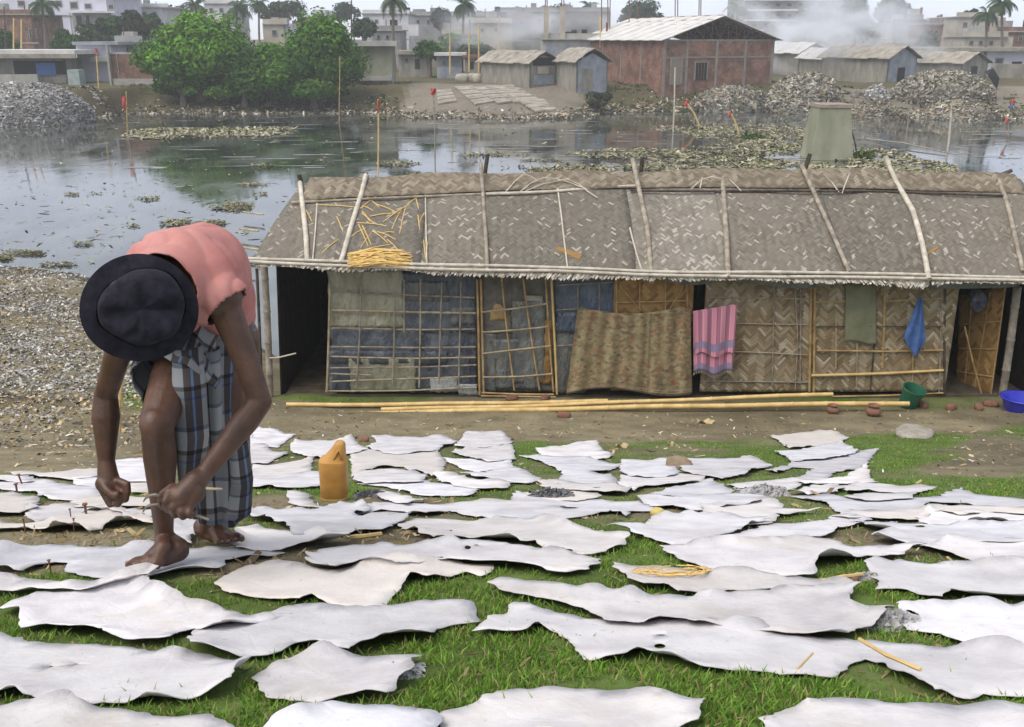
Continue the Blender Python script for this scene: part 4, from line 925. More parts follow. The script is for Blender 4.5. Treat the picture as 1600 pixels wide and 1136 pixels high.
# ------------------------------------------------------------------ grass between the hides
def make_grass():
    Xs = []; Ys = []
    for (y0, y1, hwf, dens) in ((1.25, 2.4, .75, 26000), (2.4, 3.4, .68, 19000), (3.4, 5.5, .58, 8500), (5.5, 9, .57, 3400), (9, 13.3, .57, 1500)):
        A = (y1 - y0) * (y0 + y1) * hwf; n = int(A * dens)
        Y = RNG.uniform(y0, y1, n); X = RNG.uniform(-1, 1, n) * Y * hwf
        Xs.append(X); Ys.append(Y)
    X = np.concatenate(Xs); Y = np.concatenate(Ys)
    g = green_at(X, Y); clump = fbm(X * 9, Y * 9, 400, 2)
    keep = RNG.random(X.size) < np.clip((g - .36) * 1.9, 0, 1) * np.clip(clump * 3.2 - .85, .06, 1)
    X, Y, g = X[keep], Y[keep], g[keep]
    cov = np.zeros(X.size, bool)
    for poly, mn, mx, holes in HPOLY:
        s = np.where((X > mn[0]) & (X < mx[0]) & (Y > mn[1]) & (Y < mx[1]))[0]
        if len(s): cov[s] |= in_poly(X[s], Y[s], poly)
    keep = ~cov | (RNG.random(X.size) < .012)
    X, Y, g = X[keep], Y[keep], g[keep]; n = X.size
    Z = zg(X, Y) - .003
    sc_ = np.interp(Y, [1.2, 3, 6, 13], [1, 1, 1.25, 1.7])
    h = RNG.uniform(.006, .025, n) * (.55 + .6 * g) * np.interp(Y, [1.2, 3, 6, 13], [1, .9, .75, .7]); w = RNG.uniform(.0012, .0024, n) * sc_ * sc_
    a = RNG.uniform(0, 2 * np.pi, n); lean = RNG.uniform(.2, 1.1, n) * h; la = RNG.uniform(0, 2 * np.pi, n)
    dx, dy = np.cos(a) * w, np.sin(a) * w; lx, ly = np.cos(la) * lean, np.sin(la) * lean
    P = np.stack([np.stack([X - dx, Y - dy, Z], 1), np.stack([X + dx, Y + dy, Z], 1),
                  np.stack([X + dx * .8 + lx * .4, Y + dy * .8 + ly * .4, Z + h * .62], 1), np.stack([X - dx * .8 + lx * .4, Y - dy * .8 + ly * .4, Z + h * .62], 1),
                  np.stack([X + lx, Y + ly, Z + h], 1)], 1).reshape(-1, 3)
    i = np.arange(n) * 5
    # two triangles for the lower blade, one for the tip
    F = np.concatenate([np.stack([i, i + 1, i + 2], 1), np.stack([i, i + 2, i + 3], 1), np.stack([i + 3, i + 2, i + 4], 1)], 0)
    base = np.array([[.095, .200, .024], [.140, .270, .036], [.190, .290, .060], [.28, .24, .105]])
    pick = RNG.choice(4, n, p=[.32, .36, .19, .13])
    c = base[pick] * RNG.uniform(.7, 1.25, (n, 1)); c = np.concatenate([c, c, c * 1.1], 0)
    o = mesh('grass', P, F, M_grass, None, False, None, c, base=False)
    tag(o, 'short green grass growing between the hides', 'grass', kind='stuff')
    print('grass blades', n)
make_grass()

# ------------------------------------------------------------------ scraps, litter and straw on the ground
def scraps(name, X, Y, Z, size, cols, probs, label=None, kind='stuff', parent=None, tilt=.6, flat=1.0, seed=1, long=1.6, m=None, nrm=None, cat=None):
    r = np.random.default_rng(seed); n = len(X)
    s = (.35 + 1.6 * r.random(n) ** 2.5) * size; L = s * r.uniform(.8, long, n)
    a = r.uniform(0, 2 * np.pi, n)
    up = np.zeros((n, 3)); up[:, 2] = 1
    if nrm is not None: up = nrm
    up = up + r.normal(0, tilt, (n, 3)); up /= np.linalg.norm(up, axis=1, keepdims=True)
    t = np.stack([np.cos(a), np.sin(a), np.zeros(n)], 1); t = t - up * (t * up).sum(1, keepdims=True); t /= np.linalg.norm(t, axis=1, keepdims=True) + 1e-9
    b = np.cross(up, t); c = np.stack([X, Y, Z], 1)
    k = r.uniform(-.4, .6, n)[:, None] * s[:, None] * flat
    L = L[:, None]; s = s[:, None]
    P = np.stack([c - t * L - b * s * r.uniform(.2, .6, (n, 1)) + up * k, c - t * L * .9 + b * s * r.uniform(.3, .6, (n, 1)) + up * k, c - b * s * .6, c + b * s * .5,
                  c + t * L - b * s * r.uniform(.1, .5, (n, 1)) + up * k * .8, c + t * L * .8 + b * s * r.uniform(.2, .5, (n, 1)) + up * k], 1).reshape(-1, 3)
    i = np.arange(n) * 6
    F = np.concatenate([np.stack([i, i + 2, i + 3, i + 1], 1), np.stack([i + 2, i + 4, i + 5, i + 3], 1)], 0)
    cc = np.array(cols)[r.choice(len(cols), n, p=np.array(probs) / sum(probs))] * r.uniform(.65, 1.25, (n, 1))
    o = mesh(name, P, F, m or M_scrap, parent, False, None, np.concatenate([cc, cc], 0), base=parent is not None)
    if kind: o['kind'] = kind
    if label: o['label'] = label
    if cat: o['category'] = cat
    return o
GREY = [(.38, .375, .36), (.26, .255, .235), (.52, .515, .49), (.12, .11, .09), (.36, .26, .13), (.45, .37, .23)]
# left bank of leather shavings
n = 150000; Y = RNG.uniform(9.4, 26, n); X = -RNG.uniform(.02, .62, n) * Y - 1.2
q = proj(np.stack([X, Y, zg(X, Y)], 1))
den = np.clip((735 - q[:, 1]) / 40, .0, 1) * np.where(q[:, 0] < 395, 1, .0) * np.clip(.4 + 1.4 * (fbm(X * .8, Y * .8, 500, 3) - .3), .1, 1)
den = den * np.where(q[:, 1] > 590, np.clip(1.0 - (q[:, 1] - 590) / 90, .10, 1), 1) * np.where(zg(X, Y) > -.02, 1, 0)
k = RNG.random(n) < den; X, Y = X[k], Y[k]
tan = (fbm(X * .9, Y * .9, 510, 3) > .60) | (proj(np.stack([X, Y, zg(X, Y)], 1))[:, 1] > 615)
for nm_, sel, pr, lab in (('grey_leather_shavings', ~tan, [5, 4, 3, 2.0, .5, .4], 'grey leather shavings covering the bank left of the hut'), ('tan_leather_shavings', tan, [1.2, 1.5, 1, 2.5, 2, 2.6], 'tan and ochre leather scraps strewn on the bank left of the hut')):
    scraps(nm_, X[sel], Y[sel], zg(X[sel], Y[sel]) + .006, .023, GREY, pr, lab, seed=12 if nm_[0] == 'g' else 13, tilt=.55, cat='leather scraps')
# small litter and dry stalks on the dirt strip and slope
n = 11000; Y = RNG.uniform(2, 13.2, n); X = RNG.uniform(-.55, .58, n) * Y
q = green_at(X, Y); k = RNG.random(n) < np.clip(.75 - q, .04, .6); X, Y = X[k], Y[k]
cov = np.zeros(X.size, bool)
for poly, mn, mx, holes in HPOLY: cov |= in_poly(X, Y, poly)
X, Y = X[~cov], Y[~cov]
scraps('ground_litter', X, Y, zg(X, Y) + .006, .013, [(.30, .24, .13), (.20, .15, .08), (.42, .37, .26), (.12, .09, .06), (.5, .48, .44)], [3, 3, 2, 3, .6], 'small dry leaves, bark and chips littering the bare earth', tilt=.3, seed=22, long=3.2, cat='litter')
n = 26000; Y = RNG.uniform(1.3, 4.6, n); X = RNG.uniform(-.56, .56, n) * Y
q = green_at(X, Y); k = RNG.random(n) < np.clip(.95 - q, .10, .8); X, Y = X[k], Y[k]
cov = np.zeros(X.size, bool)
for poly, mn, mx, holes in HPOLY: cov |= in_poly(X, Y, poly)
X, Y = X[~cov], Y[~cov]
scraps('dry_straw_litter', X, Y, zg(X, Y) + .004, .0035, [(.22, .17, .09), (.14, .105, .06), (.30, .24, .14), (.10, .12, .04)], [3, 3, 2, 1], 'dry grass stubble on the bare patches between hides', tilt=.35, seed=23, long=7, cat='dry grass')
mb = MB(); R = random.Random(77)
# ------------------------------------------------------------------ bamboo poles, jug, pots, bucket, basin
def gpole(px, r, label, lift, seed):
    pts = [gp(x, y, lift) for x, y in px]
    o = auto_smooth(MB().bamboo(pts, r, .42, n=10, seed=seed, jit=.006).build('bamboo_pole', M_bamboo_y))
    return tag(o, label, 'bamboo pole', 'long bamboo poles lying before the hut')
def apole(px, r, label, Yv, seed):
    pts = [at(x, y, Yv) for x, y in px]
    o = auto_smooth(MB().bamboo(pts, r, .42, n=10, seed=seed, jit=.006).build('bamboo_pole', M_bamboo_y))
    return tag(o, label, 'bamboo pole', 'long bamboo poles lying before the hut')
apole([(415, 648), (600, 645), (800, 641), (1000, 636), (1200, 633), (1421, 630)], .036, 'longest yellow bamboo pole on the ground, nearest the hides', 12.75, 4)
apole([(447, 633), (600, 632), (780, 630), (950, 627)], .032, 'yellow bamboo pole starting left by the dark doorway, behind the longest pole', 12.95, 5)
apole([(596, 640), (800, 635), (1000, 628), (1150, 621), (1302, 616)], .030, 'upper bamboo pole rising to the right, ending before the mat wall', 12.85, 6)
def lathe(mb, prof, c, n=24, ex=1.0, ey=1.0, tilt=None):
    V = []; F = []
    for (r, z) in prof:
        for k in range(n):
            a = 2 * math.pi * k / n; V.append(Vector((r * ex * math.cos(a), r * ey * math.sin(a), z)))
    if tilt: V = [tilt @ v for v in V]
    V = [v + Vector(c) for v in V]
    for i in range(len(prof) - 1):
        for k in range(n): F.append((i * n + k, i * n + (k + 1) % n, (i + 1) * n + (k + 1) % n, (i + 1) * n + k))
    return mb.add(V, F)
# orange jug
M_jug = nm('orange_plastic', (.33, .165, .038), (.43, .235, .06), 9, .5, .15, 30, spec=.35, c3=(.27, .145, .05))
jb = gp(524, 781); jug = empty('plastic_jug', jb, 'orange plastic jug with cut slanting neck standing among the hides', 'jug')
s_ = ppm(jb) * 1.02
def superring(cx, cy, rx, ry, z, n=28, p=3.2):
    out = []
    for k in range(n):
        a = 2 * math.pi * k / n; c, s = math.cos(a), math.sin(a)
        out.append(Vector((cx + rx * math.copysign(abs(c) ** (2 / p), c), cy + ry * math.copysign(abs(s) ** (2 / p), s), z)))
    return out
def loft(rings, closed_end=True):
    mb = MB(); n = len(rings[0]); V = [v for r in rings for v in r]; F = []
    for i in range(len(rings) - 1):
        for k in range(n): F.append((i * n + k, i * n + (k + 1) % n, (i + 1) * n + (k + 1) % n, (i + 1) * n + k))
    if closed_end: F.append(tuple(range(n))[::-1]); F.append(tuple((len(rings) - 1) * n + k for k in range(n)))
    return mb.add(V, F)
J = lambda rs: [[jb + Vector((v.x * s_, v.y * s_, v.z * s_)) for v in r] for r in rs]
rs = []
for z, w in ((0, 14), (1.5, 18.5), (5, 20), (8, 20.3), (9, 19.6), (10, 20.3), (30, 20.8), (55, 21.2), (66, 21.3), (68, 20.8)): rs.append(superring(-1 + z * .02, 0, w, w * .9, z))
auto_smooth(loft(J(rs)).build('jug_body', M_jug, jug), 50)
rs = []
for z, cx_, w, d in ((67.5, 1, 19.5, 16), (70, 2, 18, 14.5), (78, 6, 14, 12), (86, 9.5, 10.5, 9.5), (92, 11.5, 8.5, 8), (95, 12, 7, 7), (97, 11.5, 5, 5)): rs.append(superring(cx_, 0, w, d, z, p=2.6))
auto_smooth(loft(J(rs)).build('jug_neck', M_jug, jug), 50)
MB().tube([jb + Vector((v[0] * s_, -13 * s_, v[1] * s_)) for v in ((4, 72), (8, 82), (12, 88), (15, 82), (16, 72))], [.005, .006, .007, .006, .005], 8).build('jug_handle', M_jug, jug, smooth=True)
# green bucket
M_green = nm('green_plastic', (.012, .085, .048), (.020, .12, .07), 6, .4, .05, spec=.4)
bb = at(1417, 636, 13.0); bb.z = float(zg(bb.x, bb.y)); bk = empty('bucket', bb, 'green plastic bucket tilted by the hut wall', 'bucket')
T = Matrix.Rotation(math.radians(10), 3, 'Y') @ Matrix.Rotation(math.radians(14), 3, 'X')
mb = MB(); lathe(mb, [(0.001, .01), (.105, .01), (.112, .0), (.118, .02), (.150, .27), (.162, .275), (.162, .29), (.150, .29), (.143, .275), (.112, .03), (.001, .025)], bb + Vector((0, 0, .02)), 28, tilt=T); auto_smooth(mb.build('bucket_body', M_green, bk))
MB().tube([bb + Vector((0, 0, .02)) + T @ Vector((.16 * math.cos(a), -.02 - .13 * math.sin(a), .285 - .02 * math.sin(a))) for a in np.linspace(0, math.pi, 14)], .004, 5).build('bucket_handle', M_rust, bk)
M_blue = nm('blue_plastic', (.018, .022, .30), (.03, .035, .42), 6, .35, .05, spec=.5)
bs = at(1594, 648, 12.8); bs.z = float(zg(bs.x, bs.y)); bn = empty('wash_basin', bs, 'blue plastic wash basin at the right edge before the hut', 'basin')
mb = MB(); lathe(mb, [(.001, .012), (.19, .012), (.20, .0), (.21, .02), (.262, .185), (.28, .19), (.28, .20), (.258, .20), (.20, .03), (.001, .025)], bs, 36); auto_smooth(mb.build('basin_body', M_blue, bn))
lathe(MB(), [(.283, .183), (.292, .19), (.290, .202), (.283, .205)], bs, 36).build('basin_rim', M_blue, bn, smooth=True)
M_clay = nm('fired_clay', (.14, .075, .045), (.22, .12, .08), 9, .85, .25, 50, c3=(.09, .06, .05))
for (x, y, k, lab) in ((1364, 650, 1.0, 'round clay pot on the grass right of the poles'), (1301, 646, .8, 'small clay pot on the grass left of the rounder pot')):
    c = gp(x, y)
    mb = MB(); lathe(mb, [(.001, 0), (.06 * k, 0), (.10 * k, .05 * k), (.103 * k, .075 * k), (.085 * k, .11 * k), (.055 * k, .125 * k), (.058 * k, .14 * k), (.082 * k, .152 * k), (.08 * k, .16 * k), (.05 * k, .148 * k), (.045 * k, .12 * k), (.001, .10 * k)], c, 22)
    tag(auto_smooth(mb.build('clay_pot', M_clay), 60), lab, 'pot', 'clay pots')
M_brickred = nm('loose_brick', (.14, .072, .050), (.22, .115, .080), 9, .95, .4, 40, c3=(.14, .08, .06))
def stone(name, c, dims, m, label, cat, seed, rz=0, group=None):
    R = random.Random(seed); bm = bmesh.new(); bmesh.ops.create_cube(bm, size=1); bmesh.ops.subdivide_edges(bm, edges=bm.edges[:], cuts=3, use_grid_fill=True)
    rot = Matrix.Rotation(rz, 3, 'Z')
    V = []
    for v in bm.verts:
        p = v.co.copy(); q = p.normalized() * .62; p = p.lerp(q, .7)
        p = Vector((p.x * dims[0], p.y * dims[1], (p.z + .35) * dims[2])); p += Vector([R.uniform(-.05, .05) * d for d in dims])
        V.append(Vector(c) + rot @ p)
    F = [tuple(v.index for v in f.verts) for f in bm.faces]; bm.free()
    return tag(mesh(name, V, F, m, None, True), label, cat, group)
for i, (x, y, d, lab) in enumerate(((881, 652, (.16, .10, .08), 'broken red brick lying against the poles below the lattice door'), (1486, 640, (.16, .1, .09), 'red brick lying below the dark right-hand doorway'), (1529, 640, (.16, .1, .09), 'red brick nearer the blue basin'), (1441, 636, (.14, .1, .09), 'brown stone beside the green bucket'), (1548, 634, (.18, .12, .08), 'flat red brick left of the blue basin'), (800, 624, (.16, .1, .07), 'red brick under the foot of the lattice door'), (852, 624, (.18, .1, .07), 'red brick at the right foot of the lattice door'), (1093, 606, (.25, .2, .25), 'dark block standing in the gap behind the striped cloth'))):
    stone('brick', gp(x, y), d, M_brickred, lab, 'brick', 40 + i, i * .7, 'loose bricks by the hut')
for i, (x, y, d, lab) in enumerate(((1062, 731, (.18, .30, .05), 'small brown stone at the dirt strip between two hides'), (1428, 681, (.42, .36, .09), 'low grey lump of clay on the turf to the right'), (1331, 909, (.035, .03, .025), 'small reddish stone in the grass by the split cane'), (569, 690, (.10, .10, .06), 'small reddish stone beside the jug'), (1027, 805, (.05, .05, .035), 'small yellow lump on the grass above the curved hide'))):
    m = nm('grey_clay', (.20, .185, .15), (.30, .28, .24), 9, .95, .5) if i == 1 else (nm('yellow_peel', (.42, .36, .10), (.5, .42, .16), 9, .7, .2) if i == 4 else (M_brickred if i > 1 else nm('brown_stone', (.15, .11, .07), (.25, .19, .13), 12, .9, .4)))
    stone('stone', gp(x, y), d, m, lab, 'stone', 60 + i, i)
for i, (px, r, lab) in enumerate((([(1282, 909), (1310, 903), (1347, 898)], .006, 'split dry cane lying in the grass before the curled hide'), ([(1345, 1000), (1385, 1023), (1440, 1046)], .0045, 'long dry cane lying across the large grey hide'), ([(548, 838), (575, 836), (596, 833)], .009, 'short dry stick on bare earth before the broad hide'), ([(1248, 1044), (1262, 1030), (1272, 1020)], .003, 'dry leaf stalk sticking up at the bottom hide'), ([(190, 590), (186, 640), (187, 675)], .02, 'thin bamboo stake standing behind the man\'s knee'))):
    if i == 4: pts = [at(x, y, 9.9) for x, y in px]
    else: pts = [gp(x, y, .055 if i in (1, 3) else .02) for x, y in px]
    tag(MB().bamboo(pts, r, .09, n=6, seed=70 + i, jit=.004).build('dry_cane', M_bamboo_y), lab, 'cane')
for i, (x, y, w, lab) in enumerate(((1103, 659, .22, 'pale dry leaf sheath on the dirt strip'), (972, 697, .13, 'tan leaf lying on the dirt strip'), (1048, 694, .07, 'smallest tan leaf on the dirt strip'))):
    c = gp(x, y, .02); V = [c + Vector((w * (u - .5), .5 * w * (v - .5) * math.sin(math.pi * (.1 + .8 * u)), .03 * math.sin(u * 7 + v * 3))) for v in (0, .5, 1) for u in np.linspace(0, 1, 9)]
    tag(mesh('dry_leaf', V, [(j * 9 + k, j * 9 + k + 1, (j + 1) * 9 + k + 1, (j + 1) * 9 + k) for j in range(2) for k in range(8)], nm('dry_leaf_%d' % i, (.34, .26, .14), (.46, .36, .21), 20, .9, .2)), lab, 'leaf')
# twist of straw on a hide
mb = MB(); R = random.Random(91)
for k in range(24):
    a0 = R.uniform(0, 6.28); pts = []; dj = R.uniform(-24, 8); dk = R.uniform(-5, 2.5)
    for q in range(5):
        a = a0 + q * .45; rx = 55 + dj + R.uniform(-4, 4); ry = 7 + dk + R.uniform(-1, 1)
        pts.append(gp(1050 + rx * math.cos(a), 891 + ry * math.sin(a), .025 + R.uniform(0, .012)))
    mb.tube(pts, .0017, 4)
tag(mb.build('straw_twist', M_straw), 'twisted ring of straw lying on a hide', 'straw')
# crumpled grey scraps of hide
for i, (x, y, w, lab) in enumerate(((1392, 968, .15, 'crumpled grey leather scrap on the near right hides'), (577, 772, .16, 'dark crumpled scrap of leather by the jug'), (1358, 897, .07, 'curled grey strip at the end of the stained hide'), (788, 908, .06, 'crumpled pale tip of the great white hide'), (625, 1043, .09, 'crumpled grey scrap at the bottom hide'), (862, 774, .22, 'dark frayed strip above the very long hide'), (1195, 770, .25, 'grey frayed strip among the right-hand hides'))):
    c = gp(x, y, .02); K = 44; V = []
    for b_ in range(K + 1):
        for a_ in range(K + 1):
            u, v = a_ / K - .5, b_ / K - .5; e = max(0, 1 - (u * u + v * v) * 4)
            f1 = float(fbm(u * 7 + i * 5, v * 7, 840 + i, 4)); f2 = float(fbm(u * 9 + 40, v * 9 + i, 850 + i, 4)); f3 = float(fbm(u * 11 + 9, v * 11 + i * 3, 860 + i, 3))
            rid = abs(math.sin(f1 * 16)) ** 1.5
            V.append(c + Vector((w * (u * 1.1 + .35 * (f2 - .5)), w * (v * .8 + .35 * (f3 - .5)), -.012 + w * e * (.06 + .26 * rid * f2))))
    m_ = nm('crumpled_leather_%d' % i, (.05, .05, .055), (.16, .16, .165), 30, .8, .4, 90) if i in (1, 5) else nm('crumpled_leather_%d' % i, (.22, .22, .225), (.40, .40, .40), 30, .85, .4, 90)
    tag(mesh('leather_scrap', V, [(b_ * (K + 1) + a_, b_ * (K + 1) + a_ + 1, (b_ + 1) * (K + 1) + a_ + 1, (b_ + 1) * (K + 1) + a_) for b_ in range(K) for a_ in range(K)], m_, None, False), lab, 'leather scrap')
# nails
for i, (x, y, hh, lean) in enumerate(((34, 752, .06, -.35), (110, 804, .035, 0), (134, 800, .05, .0), (26, 766, .05, 0), (38, 822, .045, 0), (114, 821, .04, .2), (78, 887, .035, 0), (225, 811, .03, 0))):
    c = gp(x, y, .03); mb = MB(); hh *= .7; top = c + Vector((lean * hh, 0, hh)); mb.tube([c - Vector((0, 0, .03)), top], .0028 if y > 800 else .006, 6); mb.tube([top, top + Vector((0, 0, .002 if y > 800 else .005))], .006 if y > 800 else .012, 8)
    tag(mb.build('nail', M_rust), ('leaning dark nail in the far left hide near the scraps', 'left of two dark nails in the middle of the nailed hide', 'right of two dark nails in the middle of the nailed hide', 'upright dark nail at the left edge behind the fist', 'dark nail at the left end of the overlapping hide', 'dark nail near the wavy edge of the overlapping hide', 'dark nail in the hide under the feet, far left', 'dark nail just left of the near shin')[i], 'nail', 'nails pinning hides left of the man')

# ------------------------------------------------------------------ the man bending over the hides
def cap(mb, p, q, r0, r1, n=14, sx=1.0):
    p, q = Vector(p), Vector(q); d = (q - p).normalized(); ref = Vector((0, 0, 1)) if abs(d.z) < .9 else Vector((1, 0, 0))
    rings = []; K = 5
    for k in range(K): a = math.pi / 2 * (1 - k / K); rings.append((p - d * r0 * math.sin(a), r0 * math.cos(a) if k else .0008))
    rings += [(p, r0), (q, r1)]
    for k in range(1, K + 1): a = math.pi / 2 * k / K; rings.append((q + d * r1 * math.sin(a), r1 * math.cos(a) if k < K else .0008))
    mb.tube([c for c, r in rings], [r for c, r in rings], n)
def chain(mb, pts, rs, n=14):
    for i in range(len(pts) - 1): cap(mb, pts[i], pts[i + 1], rs[i], rs[i + 1], n)
def ell(mb, c, r, rot=None, nu=20, nv=12):
    V = []; F = []
    for j in range(nv + 1):
        th = math.pi * min(max(j / nv, .01), .99)
        for i in range(nu):
            ph = 2 * math.pi * i / nu; v = Vector((r[0] * math.sin(th) * math.cos(ph), r[1] * math.sin(th) * math.sin(ph), r[2] * math.cos(th)))
            V.append(Vector(c) + (rot @ v if rot else v))
    for j in range(nv):
        for i in range(nu): F.append((j * nu + i, (j + 1) * nu + i, (j + 1) * nu + (i + 1) % nu, j * nu + (i + 1) % nu))
    F.append(tuple(range(nu))); F.append(tuple(nv * nu + i for i in range(nu))[::-1])
    mb.add(V, F)
def frame(xd, zd):
    x = Vector(xd).normalized(); z = Vector(zd); z = (z - x * z.dot(x)).normalized(); y = z.cross(x)
    return Matrix((x, y, z)).transposed()
def remeshed(mb, name, vox, smooth_it, m, parent):
    o = mb.build(name, m, parent)
    bm = bmesh.new(); bm.from_mesh(o.data); bmesh.ops.recalc_face_normals(bm, faces=bm.faces[:]); bm.to_mesh(o.data); bm.free()
    r = o.modifiers.new('skin', 'REMESH'); r.mode = 'VOXEL'; r.voxel_size = vox; r.use_smooth_shade = True
    s = o.modifiers.new('smooth', 'SMOOTH'); s.factor = .5; s.iterations = smooth_it
    dg = bpy.context.evaluated_depsgraph_get(); ev = o.evaluated_get(dg)
    me = bpy.data.meshes.new_from_object(ev); o.modifiers.clear(); o.data = me
    if not me.materials: me.materials.append(m)
    me.polygons.foreach_set('use_smooth', [True] * len(me.polygons))
    return o
footR = gp(250, 892, .03); pb = Vector((footR.x + .05, footR.y + .15, float(zg(footR.x, footR.y + .15))))
man = empty('person', pb, 'person in a black hat, faded red vest and checked wrap bending over the hides', 'person')
pelvis = at(330, 505, 3.10); mid = at(318, 420, 3.02); chest = at(282, 436, 2.86); neckb = at(250, 452, 2.70)
shL = at(345, 466, 2.80); elL = at(407, 628, 2.74); wrL = at(318, 741, 2.64)
shR = at(203, 488, 2.80); elR = at(165, 618, 2.90); wrR = at(166, 722, 2.85)
hipR = at(295, 532, 3.02); knR = at(245, 662, 2.70); anR = at(257, 842, 2.85)
hipL = at(362, 532, 3.08); knL = at(362, 690, 2.97); anL = at(324, 826, 3.16)
nH = (Vector((0, 0, CZ)) - at(219, 482, 2.4)).normalized(); nH = (nH + Vector((0, 0, -.08))).normalized()
hatc = at(219, 482, 2.44); head = hatc - nH * .045
B = MB()
cap(B, pelvis, mid, .125, .118, 20); cap(B, mid, chest, .118, .125, 20); ell(B, chest, (.165, .14, .115), None); cap(B, chest, neckb, .11, .065, 18)
cap(B, neckb, head, .058, .055); ell(B, head, (.078, .098, .10), frame(Vector((1, 0, 0)), nH))
# face on the shaded underside of the head: brow, nose, mouth, chin, ears
fx = frame(Vector((1, 0.3, 0)), nH); face = fx @ Vector((0, -1, 0)) if (fx @ Vector((0, -1, 0))).z < 0 else fx @ Vector((0, 1, 0))
side = nH.cross(face).normalized(); down = -nH
cap(B, head + face * .088 + down * .0, head + face * .112 + down * .035, .010, .016); ell(B, head + face * .06 + down * .085, (.04, .035, .04))
for s in (-1, 1):
    ell(B, head + side * s * .078 + down * .02, (.012, .024, .03)); cap(B, head + face * .092 - down * .01 + side * s * .012, head + face * .08 - down * .008 + side * s * .05, .012, .009)
    cap(B, head + face * .093 + down * .06 + side * s * .002, head + face * .085 + down * .058 + side * s * .022, .009, .006)
# arms
ell(B, shL, (.062, .062, .062)); ell(B, shR, (.058, .058, .058)); cap(B, chest, shL, .09, .058); cap(B, chest, shR, .09, .055)
chain(B, [shL, shL.lerp(elL, .45) + Vector((.004, 0, 0)), elL], [.050, .041, .033]); chain(B, [elL, elL.lerp(wrL, .28), wrL], [.034, .040, .025])
chain(B, [shR, shR.lerp(elR, .5), elR], [.047, .039, .034]); chain(B, [elR, elR.lerp(wrR, .32), wrR], [.036, .043, .025])
# legs
chain(B, [hipR, hipR.lerp(knR, .5), knR], [.082, .070, .051]); chain(B, [knR, knR.lerp(anR, .30) + Vector((-.004, .02, 0)), knR.lerp(anR, .62), anR], [.047, .050, .037, .028])
ell(B, knR + Vector((0, -.012, 0)), (.044, .046, .052))
chain(B, [hipL, hipL.lerp(knL, .5), knL], [.092, .080, .056]); chain(B, [knL, knL.lerp(anL, .30), anL], [.052, .056, .030])
NAILS = []
def foot(an, heel_px, toe_px, flip, hp=.03):
    heel = gp(*heel_px, hp); toe = gp(*toe_px, hp); L = (toe - heel); up = Vector((0, 0, 1)); d = Vector((L.x, L.y, L.z)).normalized(); sd = d.cross(up).normalized() * flip
    hl = heel + up * .028; ball = heel.lerp(toe, .68) + up * .020; ins = heel.lerp(toe, .36) + up * .055
    cap(B, an, hl + up * .012, .031, .033); cap(B, hl, heel.lerp(toe, .35) + up * .022, .032, .03); cap(B, an, ins, .030, .028); cap(B, ins, ball + sd * .015, .028, .020); cap(B, ins, ball - sd * .025, .026, .018)
    cap(B, heel.lerp(toe, .35) + up * .022, ball, .028, .024)
    for k in range(5):                      # toes, the big one on the inner side
        o = (.030, .013, -.004, -.019, -.034)[k]; ln = (.052, .050, .044, .036, .028)[k]; r = (.0125, .0090, .0085, .0080, .0078)[k]
        a = ball + sd * o * .9 - d * (.006 * k); t = a + d * ln - up * .008 + sd * o * .25; mdl = a.lerp(t, .5) + up * .006
        cap(B, a, mdl, r * 1.1, r, 10); cap(B, mdl, t, r, r * .95, 10)
        NAILS.append((t + up * r * .8 + d * r * .2, d, sd, r))
foot(anR, (281, 874), (213, 893), 1)
foot(anL, (318, 838), (371, 854), -1)
def finger(pts, r):
    for i in range(len(pts) - 1): cap(B, pts[i], pts[i + 1], r[i], r[i + 1], 10)
# his left hand (image right): back of the hand to the viewer, fingers closing down on the tongs
h0 = at(302, 757, 2.615); h1 = at(283, 776, 2.585)
chain(B, [wrL, at(306, 752, 2.62), h1], [.028, .034, .034]); cap(B, at(298, 766, 2.60), at(272, 772, 2.585), .030, .026); cap(B, at(306, 770, 2.60), at(292, 787, 2.585), .028, .026)
for (pts, r) in (([(264, 768), (258, 784), (262, 797)], .0115), ([(274, 778), (270, 793), (273, 805)], .012), ([(285, 786), (283, 800), (286, 808)], .0115), ([(296, 790), (296, 802), (298, 807)], .0100)):
    P = [at(pts[0][0], pts[0][1], 2.575), at(pts[1][0], pts[1][1], 2.558), at(pts[2][0], pts[2][1], 2.585)]; P.append(P[2] + Vector((.006, .03, .006)))
    finger(P, [r * 1.05, r, r * .92, r * .8])
finger([at(270, 762, 2.61), at(254, 772, 2.62), at(250, 786, 2.625), at(256, 794, 2.62)], [.015, .0125, .011, .010])       # thumb along the handle
# his right hand (image left): a loose fist, thumb in front
chain(B, [wrR, at(168, 740, 2.84), at(172, 757, 2.83)], [.027, .031, .033]); cap(B, at(163, 756, 2.83), at(180, 762, 2.83), .028, .030)
for k, (pts, r) in enumerate((([(186, 752), (198, 757), (199, 770), (190, 775)], .0125), ([(183, 762), (197, 768), (196, 780), (186, 782)], .0125), ([(172, 770), (186, 780), (184, 788), (176, 785)], .012), ([(160, 768), (168, 782), (172, 789), (168, 782)], .011))):
    P = [at(x, y, 2.83 - (.012, .022, .026, .012)[j]) for j, (x, y) in enumerate(pts)]
    finger(P, [r, r, r * .95, r * .88])
finger([at(158, 752, 2.815), at(168, 766, 2.792), at(179, 775, 2.782), at(183, 772, 2.785)], [.015, .013, .0115, .010])
body = remeshed(B, 'body', .0045, 4, M_skin, man)
for p, d, sd, r in NAILS:
    mb = MB(); ell(mb, p, (r * .75, r * .6, r * .3), frame(d, Vector((0, 0, 1))), 8, 5); mb.build('toenail', M_nail, man, smooth=True)

